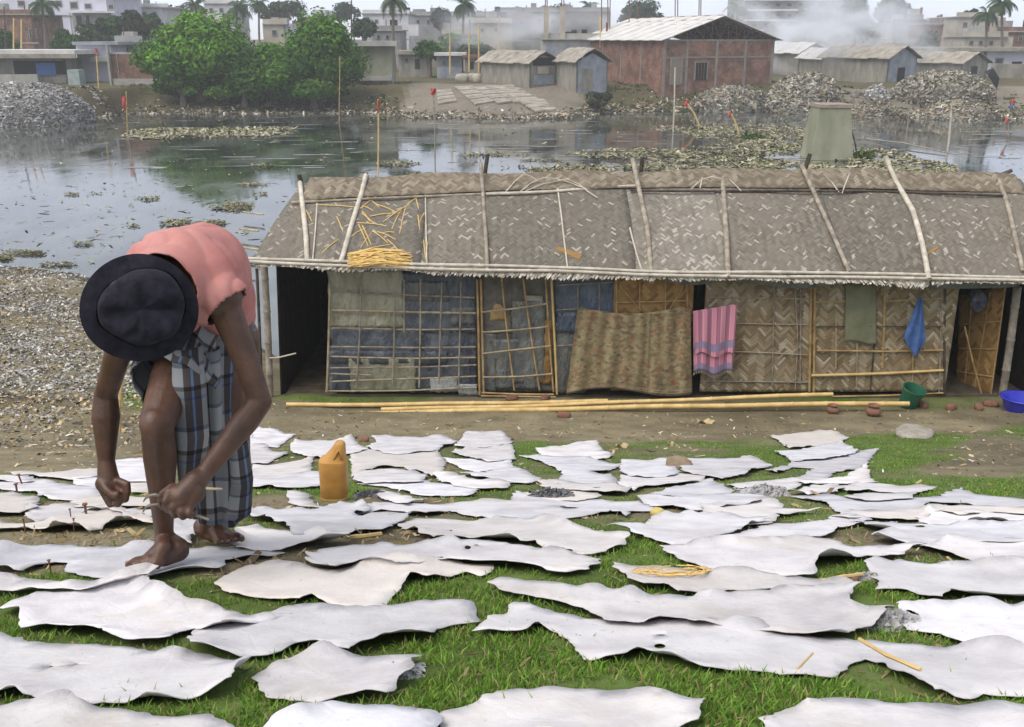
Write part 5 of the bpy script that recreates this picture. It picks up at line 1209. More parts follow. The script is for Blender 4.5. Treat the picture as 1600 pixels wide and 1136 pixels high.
# vest: a shell cut at neck, armholes and hem
S = MB()
cap(S, pelvis + Vector((-.01, .0, .015)), mid, .138, .132, 24); cap(S, mid, chest, .140, .150, 24); ell(S, chest, (.178, .150, .132)); cap(S, chest, neckb, .135, .10, 20)
cap(S, chest, shL, .125, .075); cap(S, chest, shR, .125, .072); cap(S, mid, at(348, 480, 3.05), .12, .088)
vest = remeshed(S, 'vest', .008, 8, M_shirt, man)
bm = bmesh.new(); bm.from_mesh(vest.data); off = OFF[man.name]
hemd = (at(300, 590, 3.05) - at(330, 400, 3.0)).normalized()
kill = []
for f in bm.faces:
    c = f.calc_center_median() + off
    q = proj(np.array(c))
    aL = (c - (shL + Vector((.055, -.02, -.06)))).length < .088; aR = (c - (shR + Vector((-.04, 0, -.05)))).length < .075
    nk = (c - neckb).dot((head - neckb).normalized()) > .02
    hem = (c.z < 4.78 + .02 * math.sin(c.x * 40)) 
    if aL or aR or nk or hem: kill.append(f)
bmesh.ops.delete(bm, geom=kill, context='FACES')
for v in bm.verts:                        # soft creases
    c = v.co + off; k = (float(fbm(c.x * 9 + c.z * 7, c.y * 9 - c.z * 4, 600, 3)) - .5) * .026 + .022 * (abs(math.sin((c.x * 1.2 + c.z * .7 - c.y * .5) * 34 + 9 * float(vnoise(c.y * 9, c.x * 7, 2)))) ** .6 - .6) * float(vnoise(c.x * 6 + 4, c.z * 6, 12))
    v.co += v.normal * k
bmesh.ops.smooth_vert(bm, verts=bm.verts[:], factor=.4, use_axis_x=True, use_axis_y=True, use_axis_z=True)
bm.to_mesh(vest.data); bm.free()
md = vest.modifiers.new('thick', 'SOLIDIFY'); md.thickness = .004; md.offset = 1

# checked wrap
def plaid():
    m, n, l, b = newmat('checked_cotton'); v = coords(n, l, 'UV'); sx = n.new('ShaderNodeSeparateXYZ'); l.new(v, sx.inputs[0])
    def st(ax, sc_, stops): 
        f = math_n(n, l, 'FRACT', math_n(n, l, 'MULTIPLY', sx.outputs[ax], sc_)); r = ramp(n, stops, 'CONSTANT'); l.new(f, r.inputs['Fac']); return r.outputs['Color']
    a = st(0, 5.2, [(0, (.21, .225, .235)), (.36, (.060, .054, .055)), (.50, (.10, .15, .25)), (.55, (.065, .058, .058)), (.70, (.24, .25, .255)), (.92, (.075, .066, .066))])
    c = st(1, 3.0, [(0, (.75, .75, .75)), (.30, (.45, .5, .62)), (.36, (1.1, 1.1, 1.1)), (.72, (.40, .37, .37)), (.80, (.8, .8, .8)), (.9, (.5, .6, .95)), (.94, (.8, .8, .8))])
    o = mixc(n, l, 1.0, a, c, 'MULTIPLY'); l.new(o, b.inputs['Base Color']); b.inputs['Roughness'].default_value = .95; b.inputs['Specular IOR Level'].default_value = .1
    t = N(n, 'ShaderNodeTexNoise', i_Scale=40); l.new(v, t.inputs['Vector']); bp = N(n, 'ShaderNodeBump', i_Strength=.3, i_Distance=.002); l.new(t.outputs['Fac'], bp.inputs['Height']); l.new(bp.outputs['Normal'], b.inputs['Normal'])
    return m
M_plaid = plaid()
def drape(name, rings, folds, amp, n=72, seed=0, parent=None, th=.004, sub=6, usc=1.0, off_u=0.0):
    """a cloth tube through (centre, rx, ry) rings with deepening folds"""
    V = []; U = []; K = (len(rings) - 1) * sub
    for j in range(K + 1):
        t = j / sub; i = min(int(t), len(rings) - 2); f = t - i; f = f * f * (3 - 2 * f) * .3 + f * .7
        c = rings[i][0].lerp(rings[i + 1][0], f); rx = rings[i][1] + (rings[i + 1][1] - rings[i][1]) * f; ry = rings[i][2] + (rings[i + 1][2] - rings[i][2]) * f
        for k in range(n + 1):
            a = 2 * math.pi * k / n
            fo = 1 + amp * (j / K * .8 + .2) * (math.sin(folds * a + seed + 1.2 * math.sin(j / K * 4)) + .5 * math.sin((folds * 1.7 // 1) * a + seed * 2 + j / K * 2))
            V.append(c + Vector((rx * fo * math.cos(a), ry * fo * math.sin(a), .008 * math.sin(3 * a + seed) * (j == K)))); U.append((k / n * usc + off_u, j / K))
    F = [(j * (n + 1) + k, j * (n + 1) + k + 1, (j + 1) * (n + 1) + k + 1, (j + 1) * (n + 1) + k) for j in range(K) for k in range(n)]
    o = mesh(name, V, F, M_plaid, parent or man, True, U); s = o.modifiers.new('thick', 'SOLIDIFY'); s.thickness = th
    return o
wrap = drape('wrap_skirt', [(at(328, 512, 3.08), .140, .130), (at(332, 570, 3.06), .122, .130), (at(338, 640, 3.02), .098, .120), (at(345, 720, 3.02), .088, .110), (at(347, 800, 3.04), .080, .100)], 6, .13, seed=1.3)
drape('wrap_fold', [(at(292, 540, 2.86), .040, .05), (at(294, 600, 2.80), .044, .04), (at(299, 680, 2.80), .044, .035), (at(296, 740, 2.84), .034, .03), (at(296, 785, 2.88), .026, .025)], 3, .16, n=40, seed=.4, usc=.35)
drape('wrap_fold', [(at(326, 545, 2.92), .030, .04), (at(330, 600, 2.89), .028, .035), (at(334, 690, 2.90), .026, .03), (at(326, 740, 2.93), .020, .025)], 3, .2, n=32, seed=2.4, usc=.3, off_u=.35)
drape('wrap_fold', [(at(372, 690, 2.95), .025, .05), (at(378, 750, 2.95), .030, .05), (at(372, 800, 2.97), .036, .045), (at(358, 815, 3.0), .028, .03)], 2, .12, n=32, seed=.9, usc=.3, off_u=.6)
thd = (knR - hipR).normalized(); tfr = frame(thd.cross(Vector((0, 0, 1))), thd)
def cuff():
    V = []; U = []; n = 48; K = 14
    for j in range(K + 1):
        t = j / K; c = hipR.lerp(knR, -.15 + .70 * t); r = .118 + .008 * math.sin(t * 9)
        for k in range(n + 1):
            a = 2 * math.pi * k / n; f = 1 + .05 * math.sin(6 * a + t * 3) + .03 * math.sin(11 * a)
            V.append(c + tfr @ Vector((r * f * math.cos(a), r * f * math.sin(a), .02 * math.sin(2 * a) * t))); U.append((k / n, t * .5))
    F = [(j * (n + 1) + k, j * (n + 1) + k + 1, (j + 1) * (n + 1) + k + 1, (j + 1) * (n + 1) + k) for j in range(K) for k in range(n)]
    o = mesh('wrap_hem', V, F, M_plaid, man, True, U); s = o.modifiers.new('thick', 'SOLIDIFY'); s.thickness = .004
cuff()

# hat: a thing of its own worn on the head
hat = empty('felt_hat', hatc, 'black soft felt hat with round brim seen from above', 'hat')
hx = nH.cross(Vector((0, 0, 1))).normalized(); hy = hx.cross(nH); hy = nH.cross(hx)
HR = .1415
def hp(r, a, h): return hatc + hx * (r * math.cos(a)) + hy * (r * math.sin(a) * .965) + nH * h
n = 96
def dent(a, t):
    return 1 + .05 * math.sin(2 * a + .6) * t + .035 * math.sin(3 * a + 1.5) - .06 * math.exp(-((math.cos(a - .75) - 1) / .05) ** 2) * (1 - t * .4) + .012 * math.sin(7 * a + t * 6)
V = []; U = []
prof = [(.098, .0), (.100, .008), (.101, .022), (.101, .038), (.099, .054), (.094, .068), (.084, .078), (.066, .084), (.036, .087), (.001, .087)]
for j, (r, h) in enumerate(prof):
    t = j / (len(prof) - 1)
    for k in range(n):
        a = 2 * math.pi * k / n; cr = -.016 * math.exp(-((r * math.sin(a) - .01) / .022) ** 2) * (h > .066) + .05 * r * math.sin(5 * a + 2) * t + .016 * (float(fbm(r * math.cos(a) * 17 + 9, r * math.sin(a) * 17 + 9, 700, 2)) - .5) * 2 * min(1, h / .03); xx_, yy_ = r * math.cos(a), r * math.sin(a); cr -= .013 * math.exp(-((xx_ * .8 + yy_ * .6 - .052) / .007) ** 2) * (h > .02) + .011 * math.exp(-((xx_ * -.5 + yy_ * .86 - .040) / .007) ** 2) * (h > .02) + .009 * math.exp(-((xx_ * .95 - yy_ * .3 + .055) / .008) ** 2) * (h > .02)
        V.append(hp(r * (1 + (dent(a, 1 - t) - 1) * min(1, (r / .08) ** 2)), a, h + cr + .004) + hx * -.006 + hy * -.004)
F = [(j * n + k, j * n + (k + 1) % n, (j + 1) * n + (k + 1) % n, (j + 1) * n + k) for j in range(len(prof) - 1) for k in range(n)]
o = mesh('crown', V, F, M_hat, hat, True); o.modifiers.new('sub', 'SUBSURF').levels = 1; o.modifiers['sub'].render_levels = 1
V = []; BR = [.094, .100, .110, .122, .134, HR - .001, HR]
for s in (0, 1):
    for j, r in enumerate(BR):
        for k in range(n):
            a = 2 * math.pi * k / n; droop = -.14 * (r - .086) ** 1 * 1 - .5 * (r - .086) ** 1.6 * .2 + .008 * math.sin(2 * a + 1.1) * (r - .086) / .05 + .004 * math.sin(5 * a) * (r - .086) / .05
            V.append(hp(r * (1 + .008 * math.sin(3 * a + .5)), a, .006 + droop - s * .004))
m_ = len(BR); F = []
for s in (0, 1):
    for j in range(m_ - 1):
        for k in range(n):
            q = (s * m_ * n + j * n + k, s * m_ * n + j * n + (k + 1) % n, s * m_ * n + (j + 1) * n + (k + 1) % n, s * m_ * n + (j + 1) * n + k); F.append(q[::-1] if s == 0 else q)
for k in range(n): F.append(((m_ - 1) * n + k, (m_ - 1) * n + (k + 1) % n, (2 * m_ - 1) * n + (k + 1) % n, (2 * m_ - 1) * n + k))
mesh('brim', V, F, M_hat, hat, True)
V = []
for h in (.006, .024):
    for k in range(n): V.append(hp((.1015 if h < .01 else .1035) * dent(2 * math.pi * k / n, .9), 2 * math.pi * k / n, h) + hx * -.006 + hy * -.004)
mesh('hat_band', V, [(k, (k + 1) % n, n + (k + 1) % n, n + k) for k in range(n)], nm('hat_band_felt', (.006, .006, .009), (.012, .012, .016), 40, .95, .4, 200), hat, True)

# tongs in the left hand
M_steel = nm('worn_steel', (.13, .115, .095), (.22, .195, .16), 20, .5, .2, metal=.5)
tg = empty('tongs', at(262, 790, 2.57), 'thin curved steel tongs held in the left hand against the shin', 'tongs')
for px, r in (([(250, 776), (242, 773), (233, 775), (227, 779), (224, 784)], [.006, .0055, .0045, .003, .0014]), ([(250, 788), (240, 789), (231, 791), (226, 795), (223, 800)], [.006, .0055, .0045, .003, .0014])):
    MB().tube([at(x, y, 2.56) for x, y in px], r, 8).build('jaw', M_steel, tg, smooth=True)
for px in ([(300, 804), (312, 807), (326, 812)], [(322, 763), (334, 764), (347, 764)]):
    MB().tube([at(x, y, 2.60) for x, y in px], [.0045, .004, .0035], 8).build('handle', M_tan, tg, smooth=True)
# ------------------------------------------------------------------ floating debris, stakes and the pillar in the pond
FLOAT = [(.27, .26, .17), (.18, .175, .11), (.38, .36, .26), (.10, .095, .06), (.13, .17, .06), (.32, .26, .15)]
def float_mass(label, ells, n, size, probs, seed, z=.03):
    r = np.random.default_rng(seed); X = []; Y = []
    tot = sum(e[2] * e[3] for e in ells)
    for (cx, cy, rx, ry) in ells:
        m = int(n * 2.8 * rx * ry / tot); a = r.uniform(0, 2 * np.pi, m); q = np.sqrt(r.random(m)) 
        q = q * (1 + .25 * (fbm(np.cos(a) * 3 + cx, np.sin(a) * 3, seed) - .5) * 2)
        x = cx + rx * q * np.cos(a); y = cy + ry * q * np.sin(a)
        d0 = (x - 800) / FPX; d1 = CP + (568 - y) / FPX * SP; d2 = -SP + (568 - y) / FPX * CP; k = (z - CZ) / d2
        X.append(d0 * k); Y.append(d1 * k)
    X = np.concatenate(X); Y = np.concatenate(Y)
    k = fbm(X * 1.1, Y * .8, seed + 3, 3) > .40
    X, Y = X[k], Y[k]
    o = scraps('floating_debris', X, Y, np.full(X.size, z) + r.uniform(-.02, .05, X.size), size * .52, FLOAT, probs, label, tilt=.20, seed=seed, long=2.4, cat='debris')
    return o
float_mass('long strip of pale debris floating off the left bank', [(320, 207, 130, 7), (250, 213, 60, 4), (420, 202, 40, 4)], 2600, .16, [4, 3, 4, 1, 1, 1], 1001)
float_mass('wide raft of yellowish debris floating left of the concrete pillar', [(1170, 208, 100, 14), (1220, 225, 60, 12), (1080, 200, 60, 5), (1010, 240, 120, 8), (1120, 255, 110, 12), (1180, 232, 90, 10), (960, 265, 140, 8), (1240, 262, 70, 10)], 6200, .13, [4, 3, 3, 2, 1.5, 1.5], 1002)
float_mass('raft of debris floating right of the concrete pillar', [(1370, 245, 60, 12), (1420, 262, 80, 14), (1330, 268, 70, 8), (1500, 280, 90, 9), (1570, 300, 60, 6), (1560, 340, 40, 6)], 4600, .12, [4, 3, 3, 2, 1, 1.5], 1003)
float_mass('thin line of dark debris floating behind the man', [(285, 348, 75, 4), (215, 352, 25, 3), (140, 303, 40, 2), (230, 308, 20, 4), (205, 303, 18, 2), (370, 322, 48, 6), (395, 288, 26, 2.5), (400, 303, 18, 2), (410, 258, 22, 2)], 1700, .07, [2, 3, 1.5, 3, 2, 2], 1004)
float_mass('dark floating debris at the left near the scraps', [(35, 396, 36, 4), (90, 413, 30, 2), (130, 381, 16, 2), (8, 402, 14, 4), (75, 432, 40, 3)], 800, .05, [2, 3, 1, 4, 2, 2], 1005)
float_mass('small debris floating at the ridge in mid pond', [(625, 256, 35, 4), (655, 272, 24, 3), (505, 250, 16, 2), (770, 241, 60, 2.5), (870, 262, 80, 4), (850, 250, 40, 2)], 1100, .09, [3, 3, 2, 2, 2, 1], 1006)
r_ = np.random.default_rng(5); 
xx = r_.uniform(0, 1600, 3600); yy = 185 + 240 * r_.random(3600) ** 2.0
PX = np.array([wp(a, b, .015)[:] for a, b in zip(xx, yy)])
scraps('water_specks', PX[:, 0], PX[:, 1], PX[:, 2], .055, FLOAT, [3, 3, 3, 3, 1, 1], 'small specks of debris scattered over the pond', tilt=.08, seed=1010, long=3, cat='debris')
# pale scum streaks drifting on the water
xs = r_.uniform(150, 1600, 150); ys_ = 180 + 85 * r_.random(150) ** 1.2; V = []; F = []
for a, b in zip(xs, ys_):
    c = wp(a, b, .012); L = r_.uniform(.25, 1.3); w = r_.uniform(.06, .22); s = len(V); K = 10
    ph = r_.uniform(0, 9, 3)
    for k in range(K):
        q = 2 * math.pi * k / K; rr = 1 + .3 * math.sin(2 * q + ph[0]) + .25 * math.sin(3 * q + ph[1])
        V.append((c.x + L * rr * math.cos(q), c.y + w * rr * math.sin(q) + .1 * math.cos(q), .012))
    F.append(tuple(range(s, s + K)))
tag(mesh('water_scum', V, F, nm('scum', (.15, .16, .155), (.26, .27, .265), 3, .6, .2, 20), base=False), 'pale streaks of scum drifting on the pond', 'scum', kind='stuff')
# algae tufts beside the pillar
def tuft(name, label, c, rx, rz, n, cols, seed, m=None, cat='plant', size=.09):
    r = np.random.default_rng(seed); P = r.normal(0, 1, (n, 3)); P /= np.linalg.norm(P, axis=1, keepdims=True); P *= r.random((n, 1)) ** .4
    P[:, 2] = np.abs(P[:, 2])
    return scraps(name, c[0] + P[:, 0] * rx, c[1] + P[:, 1] * rx * .7, c[2] + P[:, 2] * rz, size, cols, [1] * len(cols), label, kind=None, tilt=1.0, seed=seed, long=3, m=m or M_leaf, cat=cat)
GRN = [(.045, .085, .02), (.075, .125, .03), (.10, .15, .04)]
tuft('water_plant', 'clump of bright green weed left of the concrete pillar', wp(1176, 217, 0), .75, .3, 260, GRN, 31)
tuft('water_plant', 'clump of bright green weed at the right foot of the concrete pillar', wp(1346, 246, 0), .55, .3, 220, GRN, 32)
# concrete pillar
pb_ = wp(1300, 250, 0); pk = ppm(pb_); pil = empty('concrete_pillar', (pb_.x, pb_.y + 1.0, 0), 'tapered mossy concrete pillar standing in the pond behind the hut', 'pillar')
hz = at(1300, 163, pb_.y).z
rings = []
for z, w, d in ((-.5, 33, 33), (0, 32.5, 33), (.25, 31.5, 32), (hz * .6, 27, 28), (hz - .18, 24, 25)):
    rings.append([Vector((pb_.x + pk * w * sx_, pb_.y + 1.0 + pk * d * sy_, z)) for sx_, sy_ in ((-1, -1), (1, -1), (1, 1), (-1, 1))])
loft(rings).build('shaft', M_conc_moss, pil)
MB().box((pb_.x - 25.5 * pk, pb_.y + 1 - 27 * pk, hz - .178), (pb_.x + 25.5 * pk, pb_.y + 1 + 27 * pk, hz - .02)).build('cap_slab', nm('rusty_slab', (.20, .16, .13), (.30, .26, .21), 4, .9, .4), pil)
# stakes with red rags
def stake(label, a, b, Y=None, r=.03, flag=None, m=None, cat='stake', base_water=True):
    p = wp(*b, 0) if Y is None else at(*b, Y); q = at(*a, p.y)
    root = empty('marker_stake', p, label, cat, 'stakes standing in and around the pond')
    MB().bamboo([p - Vector((0, 0, .5)), p.lerp(q, .5) + Vector((.02, 0, 0)), q], r, .5, n=6, seed=int(a[0])).build('pole', m or M_bamboo_y, root)
    if flag:
        fx_, fy_, w, h = flag; c = at(fx_, fy_, p.y - .05); k = ppm(c); V = []; nu, nv = 6, 8
        for j in range(nv + 1):
            for i in range(nu + 1):
                u, v = i / nu, j / nv; V.append(c + Vector(((u - .5) * w * k * (1 - .3 * v), .06 * math.sin(u * 6 + v * 5), -(v - .5) * h * k - .1 * abs(u - .5) * h * k)))
        mesh('rag', V, [(j * (nu + 1) + i, j * (nu + 1) + i + 1, (j + 1) * (nu + 1) + i + 1, (j + 1) * (nu + 1) + i) for j in range(nv) for i in range(nu)], M_redcloth, root, True)
stake('bamboo stake with a hanging red rag in the water off the left bank', (197, 143), (198, 214), flag=(194, 160, 8, 18), r=.04, m=M_lattice)
stake('tall bamboo stake with a small red rag before the brick wall', (150, 76), (154, 150), Y=84, flag=(150, 81, 4, 12), r=.06)
stake('short stake with a red rag on the grey scrap heap', (57, 130), (58, 168), Y=73.5, flag=(57, 137, 6, 12), r=.05)
stake('bamboo stake at the bank below the round tree', (531, 88), (529, 190), r=.035, m=M_lattice)
stake('stake with red paint standing in the water left of the drying mats', (591, 155), (590, 282), flag=(591, 166, 4, 20), r=.035)
stake('stake with a red rag standing in the water before the drying mats', (677, 138), (680, 272), flag=(677, 143, 9, 10), r=.03, m=M_bamboo_g)
stake('pale upright stake in the water before the brick warehouse', (1055, 105), (1052, 205), r=.05, m=M_bamboo_w)
stake('leaning stake with a red rag, left of the debris raft', (1072, 159), (1098, 197), flag=(1073, 162, 8, 9), r=.06)
stake('leaning stake with a faded rag, right of the other leaning stake', (1140, 174), (1160, 212), flag=(1141, 178, 5, 10), r=.05)
stake('white upright stake in the water right of the pillar', (1487, 172), (1481, 236), r=.06, m=M_bamboo_w)
stake('thin stake leaning beside the pillar', (1330, 147), (1350, 185), r=.05, m=M_bamboo_g)
stake('thin stake with a red rag near the right edge', (1574, 184), (1578, 214), flag=(1574, 189, 6, 8), r=.04, m=M_bamboo_g)
stake('thin stake in the water right of the pillar', (1420, 170), (1416, 222), r=.035, m=M_bamboo_g)
stake('stake leaning in the water left of the white one', (1330, 200), (1342, 248), r=.04, m=M_wood_d)
p, q = wp(1355, 217, .06), wp(1478, 238, .10)
tag(MB().tube([p, p.lerp(q, .5) + Vector((0, 0, .12)), q], .04, 6).build('floating_branch', M_bamboo_g), 'bent grey branch lying on the water right of the pillar', 'branch')
for li, (a, b) in enumerate((((380, 331), (404, 334)), ((374, 357), (397, 360)), ((370, 386), (396, 389)), ((378, 407), (396, 410)))):
    p, q = wp(*a, .25), wp(*b, .25)
    tag(MB().bamboo([p, q + (q - p) * .3], .032, .4, seed=a[1]).build('bamboo_stub', M_tan), '%s pale bamboo pole end sticking out over the water behind the hut\'s left end' % ('highest', 'second', 'third', 'lowest')[li], 'bamboo pole', 'bamboo pole ends behind the hut')

# ------------------------------------------------------------------ far bank: scrap heaps
def heap(label, x0, x1, ytop, ybase, Y, cols, probs, n, size, seed, dome=2.2, skew=0.0):
    a, b = at(x0, ybase, Y), at(x1, ybase, Y); cx_, rx = (a.x + b.x) / 2, (b.x - a.x) / 2; zt = at(800, ytop, Y).z; zb = a.z; H = zt - zb; ry = min(rx * .8, 4.0)
    root = empty('scrap_heap', (cx_, Y + ry * .5, zb), label, 'scrap heap')
    Yc = Y + ry * .55
    nu, nv = 40, 14; V = []; F = []
    def sf(a_, t):      # t 0 rim .. 1 top
        rr = (1 - t) ** (1 / dome) if t < 1 else 0
        rr = (1 - t ** dome) ** .5
        nz = 1 + .22 * (float(fbm(math.cos(a_) * 1.7 + seed, math.sin(a_) * 1.7 + t * 2, seed, 3)) - .5)
        return Vector((cx_ + rx * rr * nz * math.cos(a_) + skew * t * rx, Yc + ry * rr * nz * math.sin(a_), zb - .3 + (H + .3) * t))
    for j in range(nv + 1):
        for i in range(nu): V.append(sf(2 * math.pi * i / nu, j / nv))
    for j in range(nv):
        for i in range(nu): F.append((j * nu + i, j * nu + (i + 1) % nu, (j + 1) * nu + (i + 1) % nu, (j + 1) * nu + i))
    mesh('mound', V, F, nm('heap_core_%d' % seed, (.14, .135, .12), (.27, .265, .25), 2, .95, .5, 9), root, True)
    r = np.random.default_rng(seed); n = int(n * 1.9); aa = r.uniform(math.pi * .85, math.pi * 2.15, n); tt = r.random(n) ** .8 * .99
    P = np.array([sf(a_, t)[:] for a_, t in zip(aa, tt)]); C = np.array([cx_, Yc, zb + H * .2]); nr = P - C; nr /= np.linalg.norm(nr, axis=1, keepdims=True)
    P = P + nr * r.uniform(-.02, .12, (n, 1))
    scraps('shavings', P[:, 0], P[:, 1], P[:, 2], size * .62, cols, probs, None, 'stuff', root, tilt=.7, seed=seed + 1, long=2.8, nrm=nr)
HG = [(.38, .375, .37), (.25, .245, .235), (.50, .495, .48), (.12, .115, .105), (.36, .32, .23)]
HT = [(.32, .30, .25), (.20, .19, .155), (.45, .43, .37), (.09, .082, .065), (.34, .28, .17)]
heap('big grey heap of leather shavings on the left bank', -70, 122, 131, 193, 71.5, HG, [4, 3, 3, 1.5, .7], 9000, .10, 41, 2.4)
heap('tall pale heap of hide trimmings right of the brick warehouse', 1203, 1322, 116, 182, 83, HT, [4, 3, 3, 2, 1.5], 6500, .13, 42, 2.6)
heap('small grey heap of shavings between two tall heaps', 1352, 1388, 134, 162, 84, HG, [4, 2, 4, .6, .3], 1300, .10, 43, 2.0)
heap('wide pale heap of hide trimmings on the right bank', 1405, 1562, 113, 170, 84, HT, [4, 3, 3, 2, 1.2], 8500, .13, 44, 3.0)
heap('low brown heap of rotting trimmings at the right waterline', 1330, 1410, 158, 192, 79, HT, [2, 3, 1.5, 3, 3], 2200, .11, 45, 1.8)
heap('low heap of trimmings sloping into the water at the right', 1440, 1590, 160, 197, 76.5, HT, [2, 3, 1.5, 3, 2], 3000, .11, 46, 1.7)
heap('low heap of pale rubbish below the warehouse wall', 1085, 1215, 136, 168, 85.5, HT, [3, 3, 2, 2, 1.5], 3000, .12, 47, 1.9)
heap('brown rubbish heap beside the big grey heap', 105, 165, 136, 178, 80, HT, [1, 3, 1, 4, 3], 1700, .12, 48, 1.8)
# rubbish strewn along the far waterline and bank
n = 12000; r_ = np.random.default_rng(99); X = r_.uniform(-44, 44, n); s = np.abs(r_.normal(0, 1.0, n)); Y = np.interp(X, FX, FY) + s * 1.6 - .3
Z = zg(X, Y); k = Z > -.15; 
scraps('shore_rubbish', X[k], Y[k], np.maximum(Z[k], 0) + .03, .085, HT + [(.5, .48, .42)], [2, 3, 1.5, 3, 3, 1.0], 'pale rubbish strewn along the far waterline', tilt=.35, seed=98, long=2.4, cat='rubbish')
n = 7000; X = r_.uniform(-44, 44, n); Y = np.interp(X, FX, FY) + r_.uniform(1, 12, n); k = (fbm(X * .5, Y * .5, 888, 3) > .5) & ~((X > -9) & (X < 7)); X, Y = X[k], Y[k]
scraps('bank_weeds', X, Y, zg(X, Y) + .06, .10, [(.05, .07, .02), (.09, .10, .035), (.13, .09, .04), (.20, .15, .08)], [3, 3, 2, 2], 'low weeds and dead leaves on the far bank', tilt=.8, seed=97, long=2.6, m=M_leaf, cat='weeds')
# drying mats laid on the sandy slope
for i, (px, lab) in enumerate((([(682, 141), (704, 139), (714, 158), (684, 163)], 'first'), ([(709, 135), (738, 134), (778, 158), (743, 164)], 'second'), ([(738, 136), (757, 135), (800, 159), (778, 162)], 'third'), ([(757, 134), (796, 133), (838, 158), (803, 160)], 'fourth'), ([(770, 134), (800, 132), (872, 172), (838, 175)], 'fifth'), ([(820, 156), (850, 155), (858, 164), (828, 168)], 'sixth'))):
    P = []
    for (x, y) in px:
        g_ = gp(x, y, .10); P.append(g_)
    root = empty('drying_mat', sum(P, Vector()) / 4, '%s grey drying mat from the left, laid on the sandy slope across the pond' % lab, 'mat', 'drying mats on the far slope')
    K = 8
    for k in range(K):
        a0, a1 = k / K + .012, (k + 1) / K - .012
        q = [P[0].lerp(P[3], a0), P[1].lerp(P[2], a0), P[1].lerp(P[2], a1), P[0].lerp(P[3], a1)]; up = Vector((0, 0, .05 + .02 * (k % 2)))
        mb = MB(); mb.add([v + up for v in q] + [v - Vector((0, 0, .06)) for v in q], [(0, 1, 2, 3), (7, 6, 5, 4), (0, 4, 5, 1), (1, 5, 6, 2), (2, 6, 7, 3), (3, 7, 4, 0)]); mb.build('slat', M_thatch, root)

# ------------------------------------------------------------------ far bank: sheds and warehouse
def gable(name, label, cat, corner_x, Y, W_, L_, hw, rise, th, m_wall, m_side, m_roof, z0=1.85, curved=0.0, over=.35, open_gable=False, uvwall=False, front_m=None):
    th = math.radians(th); c = at(corner_x, 130, Y); c.z = z0; u = Vector((math.cos(th), math.sin(th), 0)); v = Vector((-math.sin(th), math.cos(th), 0)); Zv = Vector((0, 0, 1))
    root = empty(name, c, label, cat)
    def q(a, b, z): return c + u * a + v * b + Zv * z
    def wall(nm_, a0, b0, a1, b1, h0, h1, m, top=None):
        d = (q(a1, b1, 0) - q(a0, b0, 0)); nrm = d.cross(Zv).normalized() * .12
        P = [q(a0, b0, h0), q(a1, b1, h0), q(a1, b1, h1), q(a0, b0, h1)]; L = d.length
        if top is not None: P.insert(3, q((a0 + a1) / 2, (b0 + b1) / 2, top))
        back = [p - nrm for p in P]; n_ = len(P); mb = MB()
        def uvp(p, ): return ((p - P[0]).dot(d.normalized()), p.z)
        mb.add(P + back, [tuple(range(n_)), tuple(range(n_, 2 * n_))[::-1]] + [(i, i + n_, (i + 1) % n_ + n_, (i + 1) % n_) for i in range(n_)], uv=[uvp(p) for p in P] * 2)
        return mb.build(nm_, m, root, uv=True)
    fr = wall('front_wall', 0, 0, W_, 0, -1.0, hw, front_m or m_wall, None if open_gable else hw + rise - .05)
    wall('side_wall', 0, L_, 0, .0, -1.0, hw, m_side); wall('side_wall', W_, .0, W_, L_, -1.0, hw, m_side); wall('back_wall', W_, L_, 0, L_, -1.0, hw, m_wall, None if open_gable else hw + rise - .05)
    # roof: two slopes made of sheets, bowed if curved
    K = 6
    def prof(t):     # t -1..1 across
        a = W_ / 2 + t * (W_ / 2 + over); z = hw + rise * (1 - abs(t)) + curved * (1 - t * t) * rise - over * rise / W_ * .0
        return a, z
    ns = max(3, int((L_ + 2 * over) / 1.1))
    for sgn in (-1, 1):
        for s in range(ns):
            b0 = -over + (L_ + 2 * over) * s / ns; b1 = -over + (L_ + 2 * over) * (s + 1) / ns + .06
            V = []; 
            for k in range(K + 1):
                a, z = prof(sgn * (1 - k / K)); z += .03 * (s % 2) + .03 * math.sin(k * 2.1 + s * 1.7) * (curved > 0)
                V += [q(a, b0, z), q(a, b1, z), q(a, b0, z - .06), q(a, b1, z - .06)]
            F = []
            for k in range(K):
                i = k * 4; F += [(i, i + 1, i + 5, i + 4), (i + 2, i + 6, i + 7, i + 3), (i, i + 4, i + 6, i + 2), (i + 1, i + 3, i + 7, i + 5)]
            F += [(0, 2, 3, 1), (K * 4, K * 4 + 1, K * 4 + 3, K * 4 + 2)]
            bm_ = mesh('roof_sheet', V, F, m_roof, root)
    return root, q, u, v
wh, q, u, v = gable('brick_warehouse', 'red brick warehouse with open roof gable and pale sheet roof across the pond', 'warehouse', 1035, 88, 10.9, 17, 3.85, 2.0, 20, M_brick, M_brick, M_tin, z0=1.8, open_gable=True, over=.5)
def bx(root, name, q, a0, a1, b0, b1, z0, z1, m):
    P = [q(a, b, z) for z in (z0, z1) for a, b in ((a0, b0), (a1, b0), (a1, b1), (a0, b1))]
    return MB().add(P, [(0, 3, 2, 1), (4, 5, 6, 7), (0, 1, 5, 4), (1, 2, 6, 5), (2, 3, 7, 6), (3, 0, 4, 7)]).build(name, m, root)
for a in (0.0, 2.15, 5.05, 7.9, 10.65): bx(wh, 'concrete_column', q, a - .02, a + .20, -.05, .02, -1, 3.85, M_conc_d)
bx(wh, 'concrete_beam', q, -.06, 10.95, -.045, .03, 2.38, 2.50, M_conc_d); bx(wh, 'concrete_beam', q, -.06, 10.95, -.045, .03, 3.75, 3.89, M_conc_d)
for b in (4, 8, 12): bx(wh, 'concrete_column', q, -.05, .03, b, b + .22, -1, 3.85, M_conc_d)
